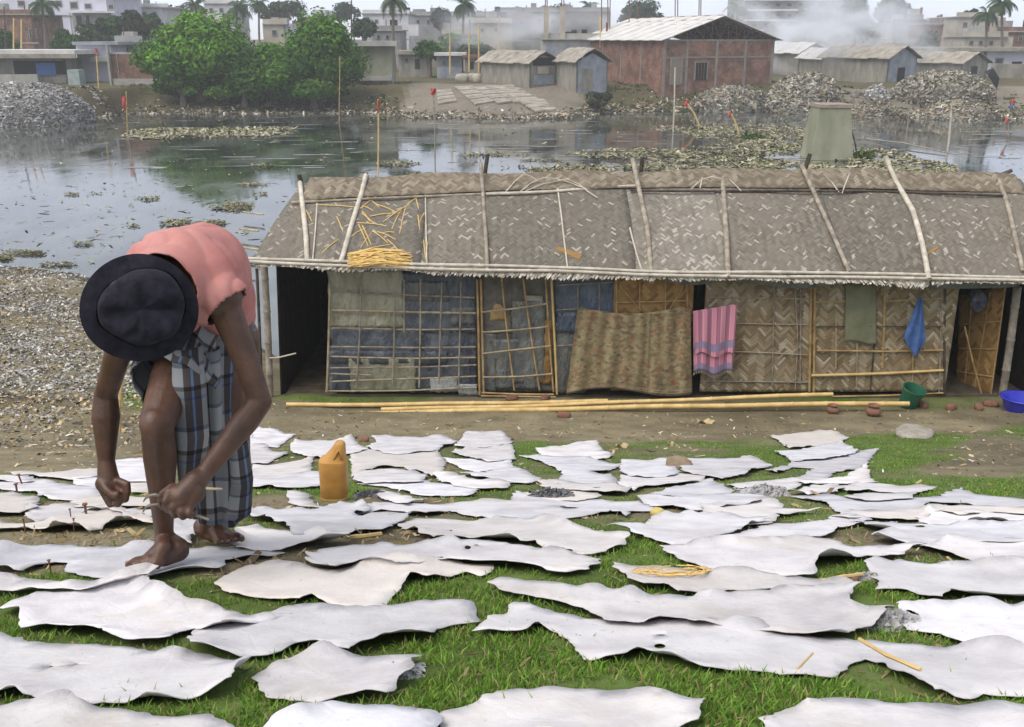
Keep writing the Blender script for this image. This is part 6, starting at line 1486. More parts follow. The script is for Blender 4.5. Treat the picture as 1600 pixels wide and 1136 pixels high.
for (a0, a1, z0, z1, frm) in ((3.1, 4.2, .55, 2.0, True), (.75, 1.7, .2, 2.3, False)):
    w_ = bx(wh, 'window', q, a0, a1, -.08, -.02, z0, z1, M_dark if frm else M_brick)
    for aa in ((a0 - .12, a0, z0, z1), (a1, a1 + .12, z0, z1), (a0 - .12, a1 + .12, z1, z1 + .12)):
        P = [q(a, b, z) for z in (aa[2], aa[3]) for a, b in ((aa[0], -.12), (aa[1], -.12), (aa[1], -.03), (aa[0], -.03))]
        mesh('frame', P, [(0, 3, 2, 1), (4, 5, 6, 7), (0, 1, 5, 4), (1, 2, 6, 5), (2, 3, 7, 6), (3, 0, 4, 7)], M_conc_d, w_)
    if frm:
        for k in range(1, 4): 
            x_ = a0 + (a1 - a0) * k / 4; P = [q(a, b, z) for z in (z0, z1) for a, b in ((x_ - .02, -.11), (x_ + .02, -.11), (x_ + .02, -.085), (x_ - .02, -.085))]
            mesh('bar', P, [(0, 3, 2, 1), (4, 5, 6, 7), (0, 1, 5, 4), (1, 2, 6, 5), (2, 3, 7, 6), (3, 0, 4, 7)], M_rust, w_)
# steel truss in the gable
for b in (.15, 4, 8, 12):
    for sgn in (-1, 1):
        pr = lambda t: (5.45 + sgn * t * 5.6, 3.9 + 2.0 * (1 - t))
        for k in range(7):
            t0, t1 = k / 7, (k + 1) / 7
            a0, z0 = pr(t0); a1, z1 = pr(t1)
            MB().tube([q(a0, b, z0 - .1), q(a1, b, z1 - .1)], .05, 4).build('truss_bar', M_rust, wh)
            if b < 1: MB().tube([q(a0, b, z0 - .1), q(a0, b, 3.95)], .035, 4).build('truss_bar', M_rust, wh); MB().tube([q(a0, b, 3.95), q(a1, b, z1 - .1)], .03, 4).build('truss_bar', M_rust, wh)
for k in range(-5, 6): MB().tube([q(5.45 + k * 1.05, -.3, 3.85 + 2.0 * (1 - abs(k) / 5.4)), q(5.45 + k * 1.05, 17, 3.85 + 2.0 * (1 - abs(k) / 5.4))], .05, 4).build('purlin', M_rust, wh)
s1, q, u, v = gable('mat_shed', 'long low shed with bowed grey mat roof left of the warehouse', 'shed', 828, 89, 3.0, 7.5, 1.9, .75, 36, M_shedwall, M_shedwall, M_thatch, curved=.35)
bx(s1, 'dark_gable', q, .3, 2.7, -.03, -.01, 1.7, 2.35, M_dark); bx(s1, 'blue_patch', q, .4, 2.6, -.05, -.02, .1, .9, M_bluewall); bx(s1, 'lattice', q, .8, 2.0, -.06, -.02, 1.0, 1.6, M_cream)
s2, q, u, v = gable('mat_shed', 'small shed with round bowed roof beside the warehouse wall', 'shed', 901, 87, 3.0, 3.6, 2.05, .75, 26, M_bluewall, M_shedwall, M_thatch, curved=.5)
bx(s2, 'door', q, .5, 1.5, -.04, -.01, -.3, 1.5, M_shedwall)
for (lab, cx_, Y, W_, L_, hw, rise, th, m1, m2) in (('blue-grey shed in smoke, nearest the tall pale heap', 1310, 100, 3.2, 6, 2.0, .9, 24, M_bluewall, M_tin), ('broad blue-grey shed between the two tall heaps', 1385, 94, 3.8, 8, 2.2, 1.0, 30, M_bluewall, M_thatch),
                                                   ('low long shed with pale roof behind the wide heap', 1500, 98, 4.2, 9, 1.7, .9, 34, M_shedwall, M_thatch), ('pale roofed shed at the edge of the warehouse', 1245, 112, 4, 9, 2.4, 1.0, 28, M_cream, M_tin)):
    s3, q, u, v = gable('smoke_shed', lab, 'shed', cx_, Y, W_, L_, hw, rise, th, m1, M_shedwall, m2, curved=.12)
    bx(s3, 'door', q, W_ * .35, W_ * .6, -.04, -.01, -.2, 1.4, M_dark)
# generic block buildings
def pxbox(root, name, x0, x1, yt, yb, Y, depth, m):
    a, b = at(x0, yt, Y), at(x1, yb, Y); V = []; 
    P = [(a.x, Y, b.z), (b.x, Y, b.z), (b.x, Y + depth, b.z), (a.x, Y + depth, b.z), (a.x, Y, a.z), (b.x, Y, a.z), (b.x, Y + depth, a.z), (a.x, Y + depth, a.z)]
    uv = [(0, 0), (b.x - a.x, 0), (b.x - a.x + depth, 0), (-depth, 0), (0, a.z - b.z), (b.x - a.x, a.z - b.z), (b.x - a.x + depth, a.z - b.z), (-depth, a.z - b.z)]
    return MB().add(P, [(0, 3, 2, 1), (4, 5, 6, 7), (0, 1, 5, 4), (1, 2, 6, 5), (2, 3, 7, 6), (3, 0, 4, 7)], uv=uv).build(name, m, root, uv=True)
def yg(Y, z=1.9): return float(proj(np.array([0, Y, z]))[1])
def block(name, label, cat, x0, x1, yt, Y, depth, m, wins=(), slab=True, ybot=None, extra=()):
    yb = ybot or yg(Y) + 3; c = at((x0 + x1) / 2, yb, Y)
    root = empty(name, (c.x, Y + depth / 2, c.z), label, cat)
    pxbox(root, 'wall', x0, x1, yt, yb, Y, depth, m)
    if slab: pxbox(root, 'roof_slab', x0 - 1, x1 + 1, yt - 1.6, yt, Y - .3, depth + .6, M_conc)
    for (a, b, c_, d) in wins:
        w_ = pxbox(root, 'window', a, c_, b, d, Y - .10, .09, M_conc)
        e = .12 * (c_ - a); pxbox(w_, 'pane', a + e, c_ - e, b + e, d - e, Y - .13, .029, M_glass)
    for (nm_, a, b, c_, d, dy, dp, mm) in extra: pxbox(root, nm_, a, c_, b, d, Y + dy, dp, mm)
    if slab and cat == 'building':
        R = random.Random(int(x0 * 7 + Y)); w = x1 - x0; k = 17.9 * 88 / Y
        pxbox(root, 'parapet', x0, x1, yt - 1.6 - .55 * k, yt - 1.65, Y + .1, .15, m)
        for q_ in range(2 + int(w / 40)):
            x = x0 + w * R.uniform(.05, .9); hgt = R.uniform(.8, 1.8) * k
            if R.random() < .5: pxbox(root, 'roof_tank', x, x + R.uniform(.8, 1.4) * k, yt - 1.7 - hgt * .8, yt - 1.65, Y + R.uniform(1, 4), 1.2, R.choice((M_dark, M_conc, M_grey_b)))
            else: pxbox(root, 'roof_post', x, x + .14 * k, yt - 1.7 - hgt, yt - 1.65, Y + R.uniform(.3, 3), .2, M_rust)
        nf = max(1, int((at(800, yt, Y).z - 1.9) / 3))
        for f in range(1, nf): 
            zf = 1.9 + f * (at(800, yt, Y).z - 1.9) / nf; yy = float(proj(np.array([0, Y, zf]))[1]); pxbox(root, 'floor_band', x0 - .3, x1 + .3, yy - .12 * k, yy + .05 * k, Y - .06, .05, M_conc)
    return root
block('apartment_house', 'lilac white apartment block behind the palm at the far left', 'building', -80, 178, -14, 150, 14, M_lilac, [(26, 0, 38, 10), (86, 0, 97, 10), (108, 2, 122, 14), (131, 5, 143, 14), (168, 6, 178, 15), (70, 38, 77, 47), (62, 60, 70, 68)], extra=[('balcony_recess', 112, 20, 176, 46, -.15, .12, M_grey_b), ('balcony_slab', 108, 17, 180, 20, -1.2, 1.25, M_white), ('balcony_opening', 118, 24, 128, 38, -.2, .04, M_dark), ('balcony_opening', 134, 24, 140, 36, -.2, .04, M_dark), ('painted_side_shade', 109, 20, 113, 60, -.25, .1, M_grey_b)])  # grey strip paints the shaded side of the projecting part
block('brick_house', 'unfinished dark brick house at the far left edge', 'building', -30, 60, 23, 128, 9, M_brick, [(5, 32, 12, 48), (44, 44, 50, 60), (54, 44, 58, 60)])
block('low_shed', 'low open shed with pale rubble roof above the grey heap', 'shed', -40, 104, 92, 92, 5, M_shedwall, slab=False, extra=[('roof', -50, 78, 117, 85, -1.2, 7, M_tin), ('roof_edge', -50, 84, 118, 91, -1.3, .2, M_thatch), ('opening', 20, 95, 104, 116, -.06, .05, M_dark), ('blue_tarpaulin', 55, 98, 88, 118, -.10, .03, M_bluecl), ('low_wall', -40, 116, 60, 132, -1.0, .3, M_conc)])
block('lilac_shed', 'pale lilac walled shed behind the red-rag stake', 'shed', 118, 180, 70, 96, 6, M_lilac, slab=False, extra=[('roof', 112, 65, 184, 70, -.6, 7, M_bluewall), ('dark_lean_to', 140, 88, 168, 96, -1.2, 1.0, M_conc), ('opening', 112, 88, 120, 104, -.06, .05, M_dark)])
block('water_tank', 'square green-grey metal tank beside the brick wall', 'tank', 104, 126, 109, 88, 1.2, nm('green_grey_metal', (.20, .25, .24), (.30, .35, .34), 2, .7, .2), slab=False)
block('small_house', 'small grey house above the brick wall, left of the round tree', 'building', 178, 222, 66, 100, 5, M_grey_b, [(184, 72, 190, 80), (194, 74, 200, 81), (206, 74, 211, 81)])
bw = block('brick_wall', 'weathered red brick wall left of the round green tree', 'wall', 166, 262, 84, 90, .35, M_brick, slab=False, extra=[('coping', 165, 82, 263, 84.5, -.05, .45, M_conc), ('concrete_post', 167, 70, 174, 152, -.5, .4, M_conc), ('concrete_post', 182, 84, 186, 124, -.08, .3, M_conc), ('concrete_post', 238, 84, 243, 124, -.08, .3, M_conc), ('plinth', 175, 123, 262, 138, -.3, .6, M_conc)])
block('concrete_panel_wall', 'mossy grey concrete wall with flat slab right of the bushy trees', 'wall', 553, 613, 72, 91, 3, M_conc_moss, slab=False, extra=[('top_slab', 545, 64, 620, 72, -.8, 4.5, M_conc), ('base_ledge', 556, 119, 612, 126, -.5, .6, M_conc)])
block('beige_house', 'beige house with one window behind the bushy tree', 'building', 410, 448, 38, 125, 8, M_cream, [(424, 46, 433, 56)], extra=[('pale_end', 440, 38, 456, 62, .5, 7, M_lilac)])
block('stepped_house', 'stepped white house above the bushy tree', 'building', 474, 508, 24, 150, 8, M_white, slab=False, extra=[('stair_tower', 488, 15, 508, 26, .5, 6, M_white)])
block('white_house', 'white house behind the middle palm', 'building', 566, 640, 22, 165, 10, M_white, [(572, 30, 578, 36), (585, 30, 591, 36), (600, 44, 606, 50), (612, 30, 617, 37)])
block('white_board', 'bright white wall panel to the right of the middle palm', 'wall', 622, 654, 38, 140, 2, M_white, slab=False, ybot=56)
block('long_grey_house', 'long grey house in haze between the two central palms', 'building', 640, 760, 24, 190, 12, M_grey_b, [(650 + 16 * k, 30, 656 + 16 * k, 37) for k in range(6)], extra=[('stair_head', 645, 14, 662, 24, 1, 5, M_grey_b)])
block('hazy_house', 'pale hazy house behind the mat sheds', 'building', 715, 800, 36, 135, 8, M_cream, [(730, 44, 736, 50), (750, 44, 756, 50), (772, 44, 778, 50)])
block('factory_hall', 'long smoky grey factory with flat roof in the centre', 'building', 780, 952, 18, 170, 14, M_grey_b, [(800 + 20 * k, 28, 806 + 20 * k, 36) for k in range(4)], extra=[('roof_house', 900, 14, 940, 20, 1, 6, M_grey_b)])
fr_ = block('concrete_frame', 'unfinished concrete building with bare columns and reinforcing bars', 'building', 848, 960, 62, 102, 6, M_conc, [], slab=True, extra=[('upper_wall', 884, 17, 940, 58, 8, 4, M_grey_b), ('shutter', 853, 70, 874, 95, -.06, .05, M_bluewall), ('shutter', 880, 70, 930, 95, -.06, .05, M_bluewall), ('column', 850, 10, 857, 61, -.1, .4, M_cream), ('column', 876, 10, 883, 61, -.1, .4, M_cream), ('opening', 893, 46, 901, 58, 7.9, .05, M_dark), ('opening', 909, 46, 917, 58, 7.9, .05, M_dark)])
for x in (852, 855, 878, 881, 940, 950, 953, 983, 996, 1055, 1059, 1092, 1095):
    p = at(x, 30, 104); q_ = at(x + random.uniform(-1, 1), -12, 104); MB().tube([at(x, 60, 104), p, q_], .05, 4).build('reinforcing_bar', M_rust, fr_)
block('apartment_house', 'hazy multi-storey block right of the warehouse roof', 'building', 1166, 1310, -20, 175, 14, M_grey_b, [(1175 + 18 * k, 4 + 16 * j, 1184 + 18 * k, 11 + 16 * j) for k in range(7) for j in range(4)], extra=[('balcony_rail', 1166, -2 + 16 * j, 1312, 1 + 16 * j, -1.4, 1.3, M_white) for j in range(4)])
block('white_house', 'white house in smoke below the big dark trees', 'building', 1392, 1422, 36, 150, 8, M_white, [(1398, 40, 1404, 46), (1410, 40, 1416, 46)])
block('grey_house', 'grey plastered house with bare posts right of the white one', 'building', 1418, 1443, 30, 145, 8, M_grey_b, slab=True, extra=[('roof_post', 1422, 22, 1424, 30, 1, .3, M_conc), ('roof_post', 1435, 20, 1437, 30, 1, .3, M_conc)])
block('brick_house', 'brown brick house left of the pair of palms', 'building', 1453, 1500, 38, 138, 9, M_brick, [(1460, 46, 1466, 53), (1480, 46, 1486, 53)])
block('brick_house', 'taller weathered house with roof ledge behind the pair of palms', 'building', 1496, 1560, 27, 134, 9, M_cream, [(1505, 34, 1512, 42), (1530, 40, 1537, 48)])
block('brick_house', 'low red brick house at the far right edge', 'building', 1560, 1640, 50, 130, 9, M_brick, [(1575, 56, 1582, 64), (1592, 56, 1598, 64)])
block('factory_wall', 'long pale bluish wall with dark openings at the right', 'wall', 1428, 1650, 80, 112, 6, M_lilac, [(1478, 86, 1496, 97), (1525, 88, 1535, 98), (1556, 90, 1568, 100)], slab=False, extra=[('roof', 1420, 74, 1660, 80, -1, 8, M_thatch), ('doorway', 1582, 96, 1594, 118, -.06, .05, M_dark)])
block('yard_wall', 'brown yard wall at the right edge', 'wall', 1552, 1650, 100, 104, .4, M_shedwall, slab=False)
block('tin_shack', 'blue-grey shack among poles left of the mat sheds', 'shed', 682, 722, 86, 104, 3, M_bluewall, [(690, 92, 696, 100)], slab=False, extra=[('roof', 678, 82, 728, 87, -.5, 4, M_tin)])
block('tin_shack', 'small dark shack right of the blue-grey one', 'shed', 726, 748, 90, 103, 3, M_shedwall, slab=False, extra=[('roof', 722, 86, 752, 91, -.4, 3.6, M_rust), ('opening', 732, 96, 740, 108, -.05, .04, M_dark)])
block('tin_shack', 'low brown shack at the right end of the mossy wall', 'shed', 622, 668, 84, 106, 4, M_shedwall, [(632, 90, 638, 97)], slab=False, extra=[('roof', 618, 79, 674, 85, -.5, 5, M_thatch), ('opening', 648, 92, 656, 108, -.05, .04, M_dark)])
block('old_house', 'grey two-storey house left of the white wall panel', 'building', 580, 628, 48, 132, 7, M_grey_b, [(588, 54, 594, 61), (602, 54, 608, 61), (588, 70, 594, 78), (602, 70, 608, 78)])
block('old_house', 'weathered cream house behind the thin poles', 'building', 690, 742, 54, 128, 7, M_cream, [(697, 60, 702, 66), (712, 60, 717, 66), (728, 60, 733, 66)])
block('old_house', 'grey house with red tiled edge behind the hazy house', 'building', 745, 830, 26, 150, 9, M_grey_b, [(752 + 15 * k, 32, 758 + 15 * k, 38) for k in range(5)], extra=[('tile_edge', 744, 24, 832, 28, -.8, 2, M_brickred)])
block('old_house', 'dark brick house right behind the beige house', 'building', 456, 505, 40, 132, 7, M_brick, [(464, 46, 470, 53), (480, 46, 486, 53)])
block('old_house', 'cream house at the skyline above the left shed', 'building', 214, 262, 12, 165, 9, M_white, [(222, 18, 229, 25), (238, 18, 245, 25), (222, 32, 229, 39)])
block('old_house', 'white house half hidden behind the round tree palms', 'building', 318, 372, 6, 160, 9, M_white, [(326, 12, 333, 19), (342, 12, 349, 19), (358, 12, 364, 19)])
block('old_house', 'grey house with parapet right of the multi-storey block', 'building', 1306, 1350, 20, 165, 8, M_grey_b, [(1314, 28, 1320, 35), (1330, 28, 1336, 35)])
block('tin_shack', 'tin roofed shed in smoke beside the warehouse', 'shed', 1216, 1290, 84, 118, 6, M_bluewall, slab=False, extra=[('roof', 1212, 76, 1296, 85, -1, 8, M_tin)])
block('tin_shack', 'long tin roofed shed in smoke behind the blue-grey sheds', 'shed', 1290, 1420, 82, 124, 6, M_cream, slab=False, extra=[('roof', 1284, 76, 1428, 83, -1, 8, M_tin)])
block('tin_shack', 'low tiled shed between the white house and the long wall', 'shed', 1400, 1450, 66, 128, 5, M_brick, slab=False, extra=[('roof', 1396, 61, 1456, 67, -.8, 6, M_thatch)])
block('old_house', 'cream shop row below the pair of palms', 'building', 1508, 1575, 58, 122, 6, M_cream, [(1515, 63, 1521, 70), (1530, 63, 1536, 70), (1546, 63, 1552, 70)])
for i, (x, y, Y) in enumerate(((722, 108, 96), (736, 107, 96.5), (746, 109, 96))):
    c_ = at(x, y + 4, Y); stone('sack', (c_.x, Y, float(zg(c_.x, Y))), (1.1, .8, .8), M_cream, ('left of three pale sacks before the shacks', 'middle one of three pale sacks before the shacks', 'right of three pale sacks before the shacks')[i], 'sack', 500 + i, i)
tag(mesh('black_sheet', [at(1538, 112, 88), at(1552, 106, 88), at(1562, 122, 88), at(1558, 140, 88), at(1544, 118, 87.6)], [(0, 1, 4), (1, 2, 4), (2, 3, 4)], M_dark), 'black sheet hanging at the end of the wide pale heap', 'sheet')
tag(mesh('red_washing', [at(1511 + 9 * (i / 6), 49 + 18 * (j / 6), 126) + Vector((0, .1 * math.sin(i * 1.3 + j), 0)) for j in range(7) for i in range(7)], [(j * 7 + i, j * 7 + i + 1, (j + 1) * 7 + i + 1, (j + 1) * 7 + i) for j in range(6) for i in range(6)], M_redcloth, None, True), 'red cloth hanging before the far houses on the right', 'cloth')
for i, (x, y0, y1, Y) in enumerate(((10, 10, 90, 100), (21, 28, 75, 98), (33, 30, 75, 98), (549, 0, 62, 100), (748, 40, 105, 100), (733, 50, 100, 100), (703, 55, 105, 100), (938, 25, 62, 100), (780, 25, 70, 120))):
    p, q_ = at(x, y1 + 12, Y), at(x + (-4 if i == 0 else 0), y0, Y)
    tag(MB().tube([p, p.lerp(q_, .5), q_], [.08, .07, .06], 6).build('bare_pole', M_wood_d if i in (0, 3) else M_bamboo_y), ('dark utility pole at the left edge', 'left of two yellow poles by the dark brick house', 'right of two yellow poles by the dark brick house', 'dark pole rising above the bushy tree', 'tallest thin pole left of the mat sheds', 'second thin pole left of the mat sheds', 'third thin pole left of the mat sheds', 'thin pole before the unfinished concrete building', 'thin pole above the mat shed roof')[i], 'pole')
# ------------------------------------------------------------------ small figure on the right bank
fp = at(1582, 160, 80); fz = float(zg(fp.x, 80)); fp.z = fz; k_ = (at(800, 137, 80).z - at(800, 160, 80).z)
fig = empty('person', fp, 'small standing person in red top on the far right bank', 'person')
mb = MB(); H = k_
for s in (-1, 1):
    cap(mb, fp + Vector((s * .05 * H, 0, .03 * H)), fp + Vector((s * .055 * H, 0, .26 * H)), .028 * H, .04 * H, 8); cap(mb, fp + Vector((s * .055 * H, 0, .26 * H)), fp + Vector((s * .05 * H, 0, .5 * H)), .04 * H, .055 * H, 8); cap(mb, fp + Vector((s * .05 * H, 0, .02 * H)), fp + Vector((s * .06 * H, -.08 * H, .015 * H)), .025 * H, .02 * H, 8)
    cap(mb, fp + Vector((s * .11 * H, 0, .79 * H)), fp + Vector((s * .15 * H, 0, .60 * H)), .033 * H, .027 * H, 8); cap(mb, fp + Vector((s * .15 * H, 0, .60 * H)), fp + Vector((s * .14 * H, -.05 * H, .45 * H)), .026 * H, .02 * H, 8)
cap(mb, fp + Vector((0, 0, .5 * H)), fp + Vector((0, 0, .77 * H)), .085 * H, .1 * H, 10); cap(mb, fp + Vector((0, 0, .8 * H)), fp + Vector((0, 0, .88 * H)), .04 * H, .035 * H, 8); ell(mb, fp + Vector((0, 0, .93 * H)), (.055 * H, .065 * H, .075 * H))
remeshed(mb, 'body', .018 * H, 2, M_skin, fig)
mb = MB(); cap(mb, fp + Vector((0, 0, .54 * H)), fp + Vector((0, 0, .76 * H)), .10 * H, .115 * H, 10); remeshed(mb, 'top', .03 * H, 2, M_redcloth, fig)
mb = MB(); cap(mb, fp + Vector((0, 0, .28 * H)), fp + Vector((0, 0, .50 * H)), .115 * H, .10 * H, 10); remeshed(mb, 'wrap', .03 * H, 2, M_bluecl, fig)

# ------------------------------------------------------------------ trees
def tree(name, label, x0, x1, ytop, ybot, Y, n, leaf, cols, seed, trunk=True, lumps=14, ground=None):
    a, b = at(x0, ybot, Y), at(x1, ytop, Y); cx_ = (a.x + b.x) / 2; rx = (b.x - a.x) / 2; zc = (a.z + b.z) / 2; rz = (b.z - a.z) / 2; ry = rx * .8
    gz = float(zg(cx_, Y)) if ground is None else ground
    root = empty(name, (cx_, Y, gz), label, 'tree', 'trees across the pond')
    R = random.Random(seed); r = np.random.default_rng(seed); mb = MB()
    mb.tube([(cx_, Y, gz - .3), (cx_ + .1, Y, gz + (zc - gz) * .5), (cx_, Y, zc)], [rx * .09 + .08, rx * .07 + .06, rx * .04 + .03], 8)
    L = []
    for k in range(lumps):
        th = R.uniform(0, 6.28); ph = math.acos(R.uniform(-.75, 1)); q = R.uniform(.45, .78)
        c = Vector((cx_ + rx * q * math.sin(ph) * math.cos(th), Y + ry * q * math.sin(ph) * math.sin(th), zc + rz * q * math.cos(ph))); L.append((c, R.uniform(.22, .50)))
        mb.tube([(cx_, Y, gz + (zc - gz) * R.uniform(.4, .8)), Vector((cx_, Y, zc)).lerp(c, .5), c], [rx * .035 + .02, rx * .025 + .015, .015], 5)
    mb.build('trunk', M_bark, root)
    P = []; Nn = []; C = []
    per = n // lumps
    for c, s in L:
        d = r.normal(0, 1, (per, 3)); d /= np.linalg.norm(d, axis=1, keepdims=True); rr = r.random((per, 1)) ** .35 * (1 + .35 * (fbm(d[:, :1] * 3 + seed, d[:, 2:] * 3 + d[:, 1:2] * 2, seed) - .5) * 2)
        p = np.array(c) + d * rr * s * np.array([rx, ry, rz]) * 1.08
        P.append(p); Nn.append(d + np.array([0, 0, .5])); cl = np.array(cols)[R.randrange(len(cols))]
        C.append(np.tile(cl * R.uniform(.7, 1.15), (per, 1)) * r.uniform(.6, 1.3, (per, 1)))
    P = np.concatenate(P); Nn = np.concatenate(Nn); C = np.concatenate(C)
    m = len(P); s = leaf * r.uniform(.45, 1.5, m)[:, None]; up = Nn + r.normal(0, .5, (m, 3)); up /= np.linalg.norm(up, axis=1, keepdims=True)
    t = np.cross(up, r.normal(0, 1, (m, 3))); t /= np.linalg.norm(t, axis=1, keepdims=True) + 1e-9; bt = np.cross(up, t)
    V = np.stack([P - t * s, P - bt * s * .5 + up * s * .12, P + t * s, P + bt * s * .5 + up * s * .12], 1).reshape(-1, 3); i = np.arange(m) * 4
    mesh('crown', V, np.stack([i, i + 1, i + 2, i + 3], 1), M_leaf, root, False, None, C)
    return root
BR_ = [(.070, .185, .009), (.105, .245, .016), (.050, .140, .009), (.135, .285, .024)]; DK = [(.020, .045, .016), (.032, .065, .022), (.045, .075, .028)]; MD = [(.030, .088, .010), (.046, .120, .013), (.070, .155, .020)]
tree('round_tree', 'bright green round tree on the left bank', 226, 392, 20, 156, 86, 34000, .19, BR_, 301, lumps=40)
tree('bushy_tree', 'green bush spreading right of the round tree', 352, 480, 66, 162, 85, 20000, .18, MD + BR_[:1], 302, lumps=26)
tree('bushy_tree', 'tall bushy green tree beside the mossy concrete wall', 440, 562, 28, 158, 86, 26000, .18, MD + BR_[:2], 303, lumps=34)
tree('dark_tree', 'dark hazy tree above the lilac shed', 172, 250, 6, 68, 122, 6500, .25, DK + MD[:1], 304)
tree('dark_tree', 'low dark trees before the lilac apartment block', 84, 130, 44, 84, 112, 3600, .20, MD, 305)
tree('dark_tree', 'grey green tree between the apartment block and the dark tree', 128, 184, 26, 76, 118, 4200, .22, DK + MD[:1], 306)
tree('dark_tree', 'dark tree crown behind the beige house', 400, 480, -2, 40, 165, 3600, .3, DK, 307)
tree('dark_tree', 'dark tree right of the bushy tree top', 548, 590, 30, 66, 120, 3000, .22, DK, 308)
tree('dark_tree', 'dark green tree in haze left of the mat sheds', 655, 765, 48, 92, 118, 5200, .22, MD, 309)
tree('dark_tree', 'hazy tree on the skyline between the two central palms', 672, 706, 10, 50, 185, 2200, .3, DK, 310)
tree('dark_tree', 'hazy tree behind the warehouse roof left slope', 960, 1044, 2, 48, 180, 4200, .32, DK, 311)
tree('dark_tree', 'huge dark tree in smoke above the right sheds', 1305, 1372, -14, 66, 155, 6500, .32, DK, 312)
tree('dark_tree', 'dark tree at the right of the huge smoky tree', 1360, 1424, -8, 60, 160, 5200, .32, DK, 313)
tree('dark_tree', 'small skyline tree above the brown brick house', 1462, 1490, 26, 46, 170, 1200, .25, DK, 314)
tree('dark_tree', 'dark foliage at the left edge by the utility pole', -14, 24, 38, 92, 105, 2600, .2, MD, 315)
tree('dark_tree', 'tree crown in the haze behind the factory', 795, 830, 8, 40, 200, 1600, .32, DK, 316)
tree('dark_tree', 'dark foliage behind the hazy multi-storey block', 1240, 1312, 8, 78, 150, 4600, .3, DK, 317)
tree('low_bush', 'low grey bush at the foot of the left brick wall', 905, 962, 140, 172, 83, 2600, .13, [(.05, .06, .035), (.075, .08, .045)], 318, lumps=8)
tree('low_bush', 'dark bush at the waterline below the right heap', 1515, 1558, 158, 186, 78, 1500, .13, [(.05, .045, .02), (.08, .07, .03)], 319, lumps=7)
tree('low_bush', 'dark low bush under the left side of the round tree', 236, 330, 112, 160, 84.6, 7000, .15, MD, 320, lumps=14)
tree('low_bush', 'dark low bush at the bank right of the round tree', 330, 430, 118, 163, 84.4, 7000, .15, MD, 321, lumps=14)
tree('low_bush', 'low bush at the bank below the tall bushy tree', 430, 545, 120, 160, 84.6, 7500, .15, MD, 322, lumps=14)
tree('dark_tree', 'thin hazy tree between poles left of the mat sheds', 640, 700, 62, 104, 106, 2800, .18, MD, 323)
tree('dark_tree', 'hazy bush behind the sacks left of the mat sheds', 712, 770, 66, 100, 108, 2600, .18, DK, 324)
tree('dark_tree', 'dark tree over the roofs left of the palm pair', 1430, 1470, 48, 80, 124, 2000, .2, DK, 325)
tree('dark_tree', 'round dark tree behind the brown brick house', 1500, 1540, 14, 44, 150, 1800, .25, DK, 326)
tree('dark_tree', 'distant tree left of the multi-storey block', 1190, 1236, 30, 78, 140, 2400, .25, DK, 327)
tree('dark_tree', 'distant low trees above the factory hall', 830, 900, 6, 36, 200, 2200, .3, DK, 328)
tree('dark_tree', 'distant trees behind the stepped white house', 500, 560, 2, 40, 185, 2400, .3, DK, 329)
tree('dark_tree', 'distant trees at the skyline left of the palms behind the round tree', 246, 300, 8, 44, 180, 2400, .3, DK, 330)
# palms
def frond_mesh(seed, L=2.8):
    R = random.Random(seed); mb = MB(); K = 16; sp = []; drop = R.uniform(.55, 1.0)
    for k in range(K + 1): t = k / K; sp.append(Vector((L * t * (1 - .18 * t * t), 0, .55 * L * t * (1 - .5 * t) - drop * L * .75 * t * t)))
    mb.tube(sp, [.035 * (1 - .8 * k / K) for k in range(K + 1)], 4, col=(.06, .09, .03))
    for k in range(2, K * 2):
        t = k / (K * 2); i = min(int(t * K), K - 1); p = sp[i].lerp(sp[i + 1], t * K - i); d = (sp[i + 1] - sp[i]).normalized(); ln = L * .30 * math.sin(math.pi * min(1, .15 + t * .85)) ** .6
        for s in (-1, 1):
            e = p + Vector((d.x * ln * .45, s * ln * .75, d.z * ln * .4 - ln * R.uniform(.35, .75))); w = d * .05
            mb.add([p - w, p + w, e], [(0, 1, 2)], col=[c * R.uniform(.7, 1.3) for c in R.choice(DK + MD[:1])])
    me_ = mb.build('frond_tmp', M_leaf, None, col=True); off = me_.location.copy(); dat = me_.data
    dat.transform(Matrix.Translation(off)); bpy.data.objects.remove(me_); return dat
FR = [frond_mesh(s) for s in (1, 2, 3, 4)]
def palm(label, x, ytop, ybase, Y, R0, seed, lean=0.0):
    b, t = at(x, ybase, Y), at(x + lean, ytop, Y); b.z = min(b.z, 2.0); R = random.Random(seed)
    root = empty('palm_tree', b, label, 'palm tree', 'palms on the skyline'); mb = MB(); K = 14
    mb.tube([b.lerp(t, k / K) + Vector((.25 * math.sin(k / K * 2.5 + seed), 0, 0)) - Vector((.25 * math.sin(seed), 0, 0)) * (1 - k / K) for k in range(K + 1)], [.20 - .08 * k / K + .012 * (k % 2) for k in range(K + 1)], 8); tr = mb.build('trunk', M_bark, root)
    top = b.lerp(t, 1) + Vector((.25 * math.sin(2.5 + seed), 0, 0))
    n = 22
    for k in range(n):
        o = bpy.data.objects.new('frond', FR[k % 4]); link(o, root); o.location = top - b
        o.rotation_euler = (R.uniform(-.2, .2), R.uniform(-.75, .75) if k % 3 else R.uniform(.1, .8), k * 2.4 + R.uniform(-.2, .2)); s = R0 / 2.8 * R.uniform(.8, 1.1); o.scale = (s, s, s); OFF[o.name] = top
palm('tall palm before the lilac apartment block at the far left', 65, 6, 62, 125, 2.6, 1, 2)
palm('palm behind the crown of the round tree, left one', 308, 8, 60, 150, 2.6, 2)
palm('palm behind the crown of the round tree, right one', 372, 12, 70, 145, 2.8, 3)
palm('palm before the white house left of centre', 616, 2, 66, 118, 2.3, 4, -2)
palm('palm in haze right of the white wall panel', 721, 6, 62, 125, 2.2, 5)
palm('small palm on the skyline beside the multi-storey block', 1150, 12, 60, 165, 2.4, 6)
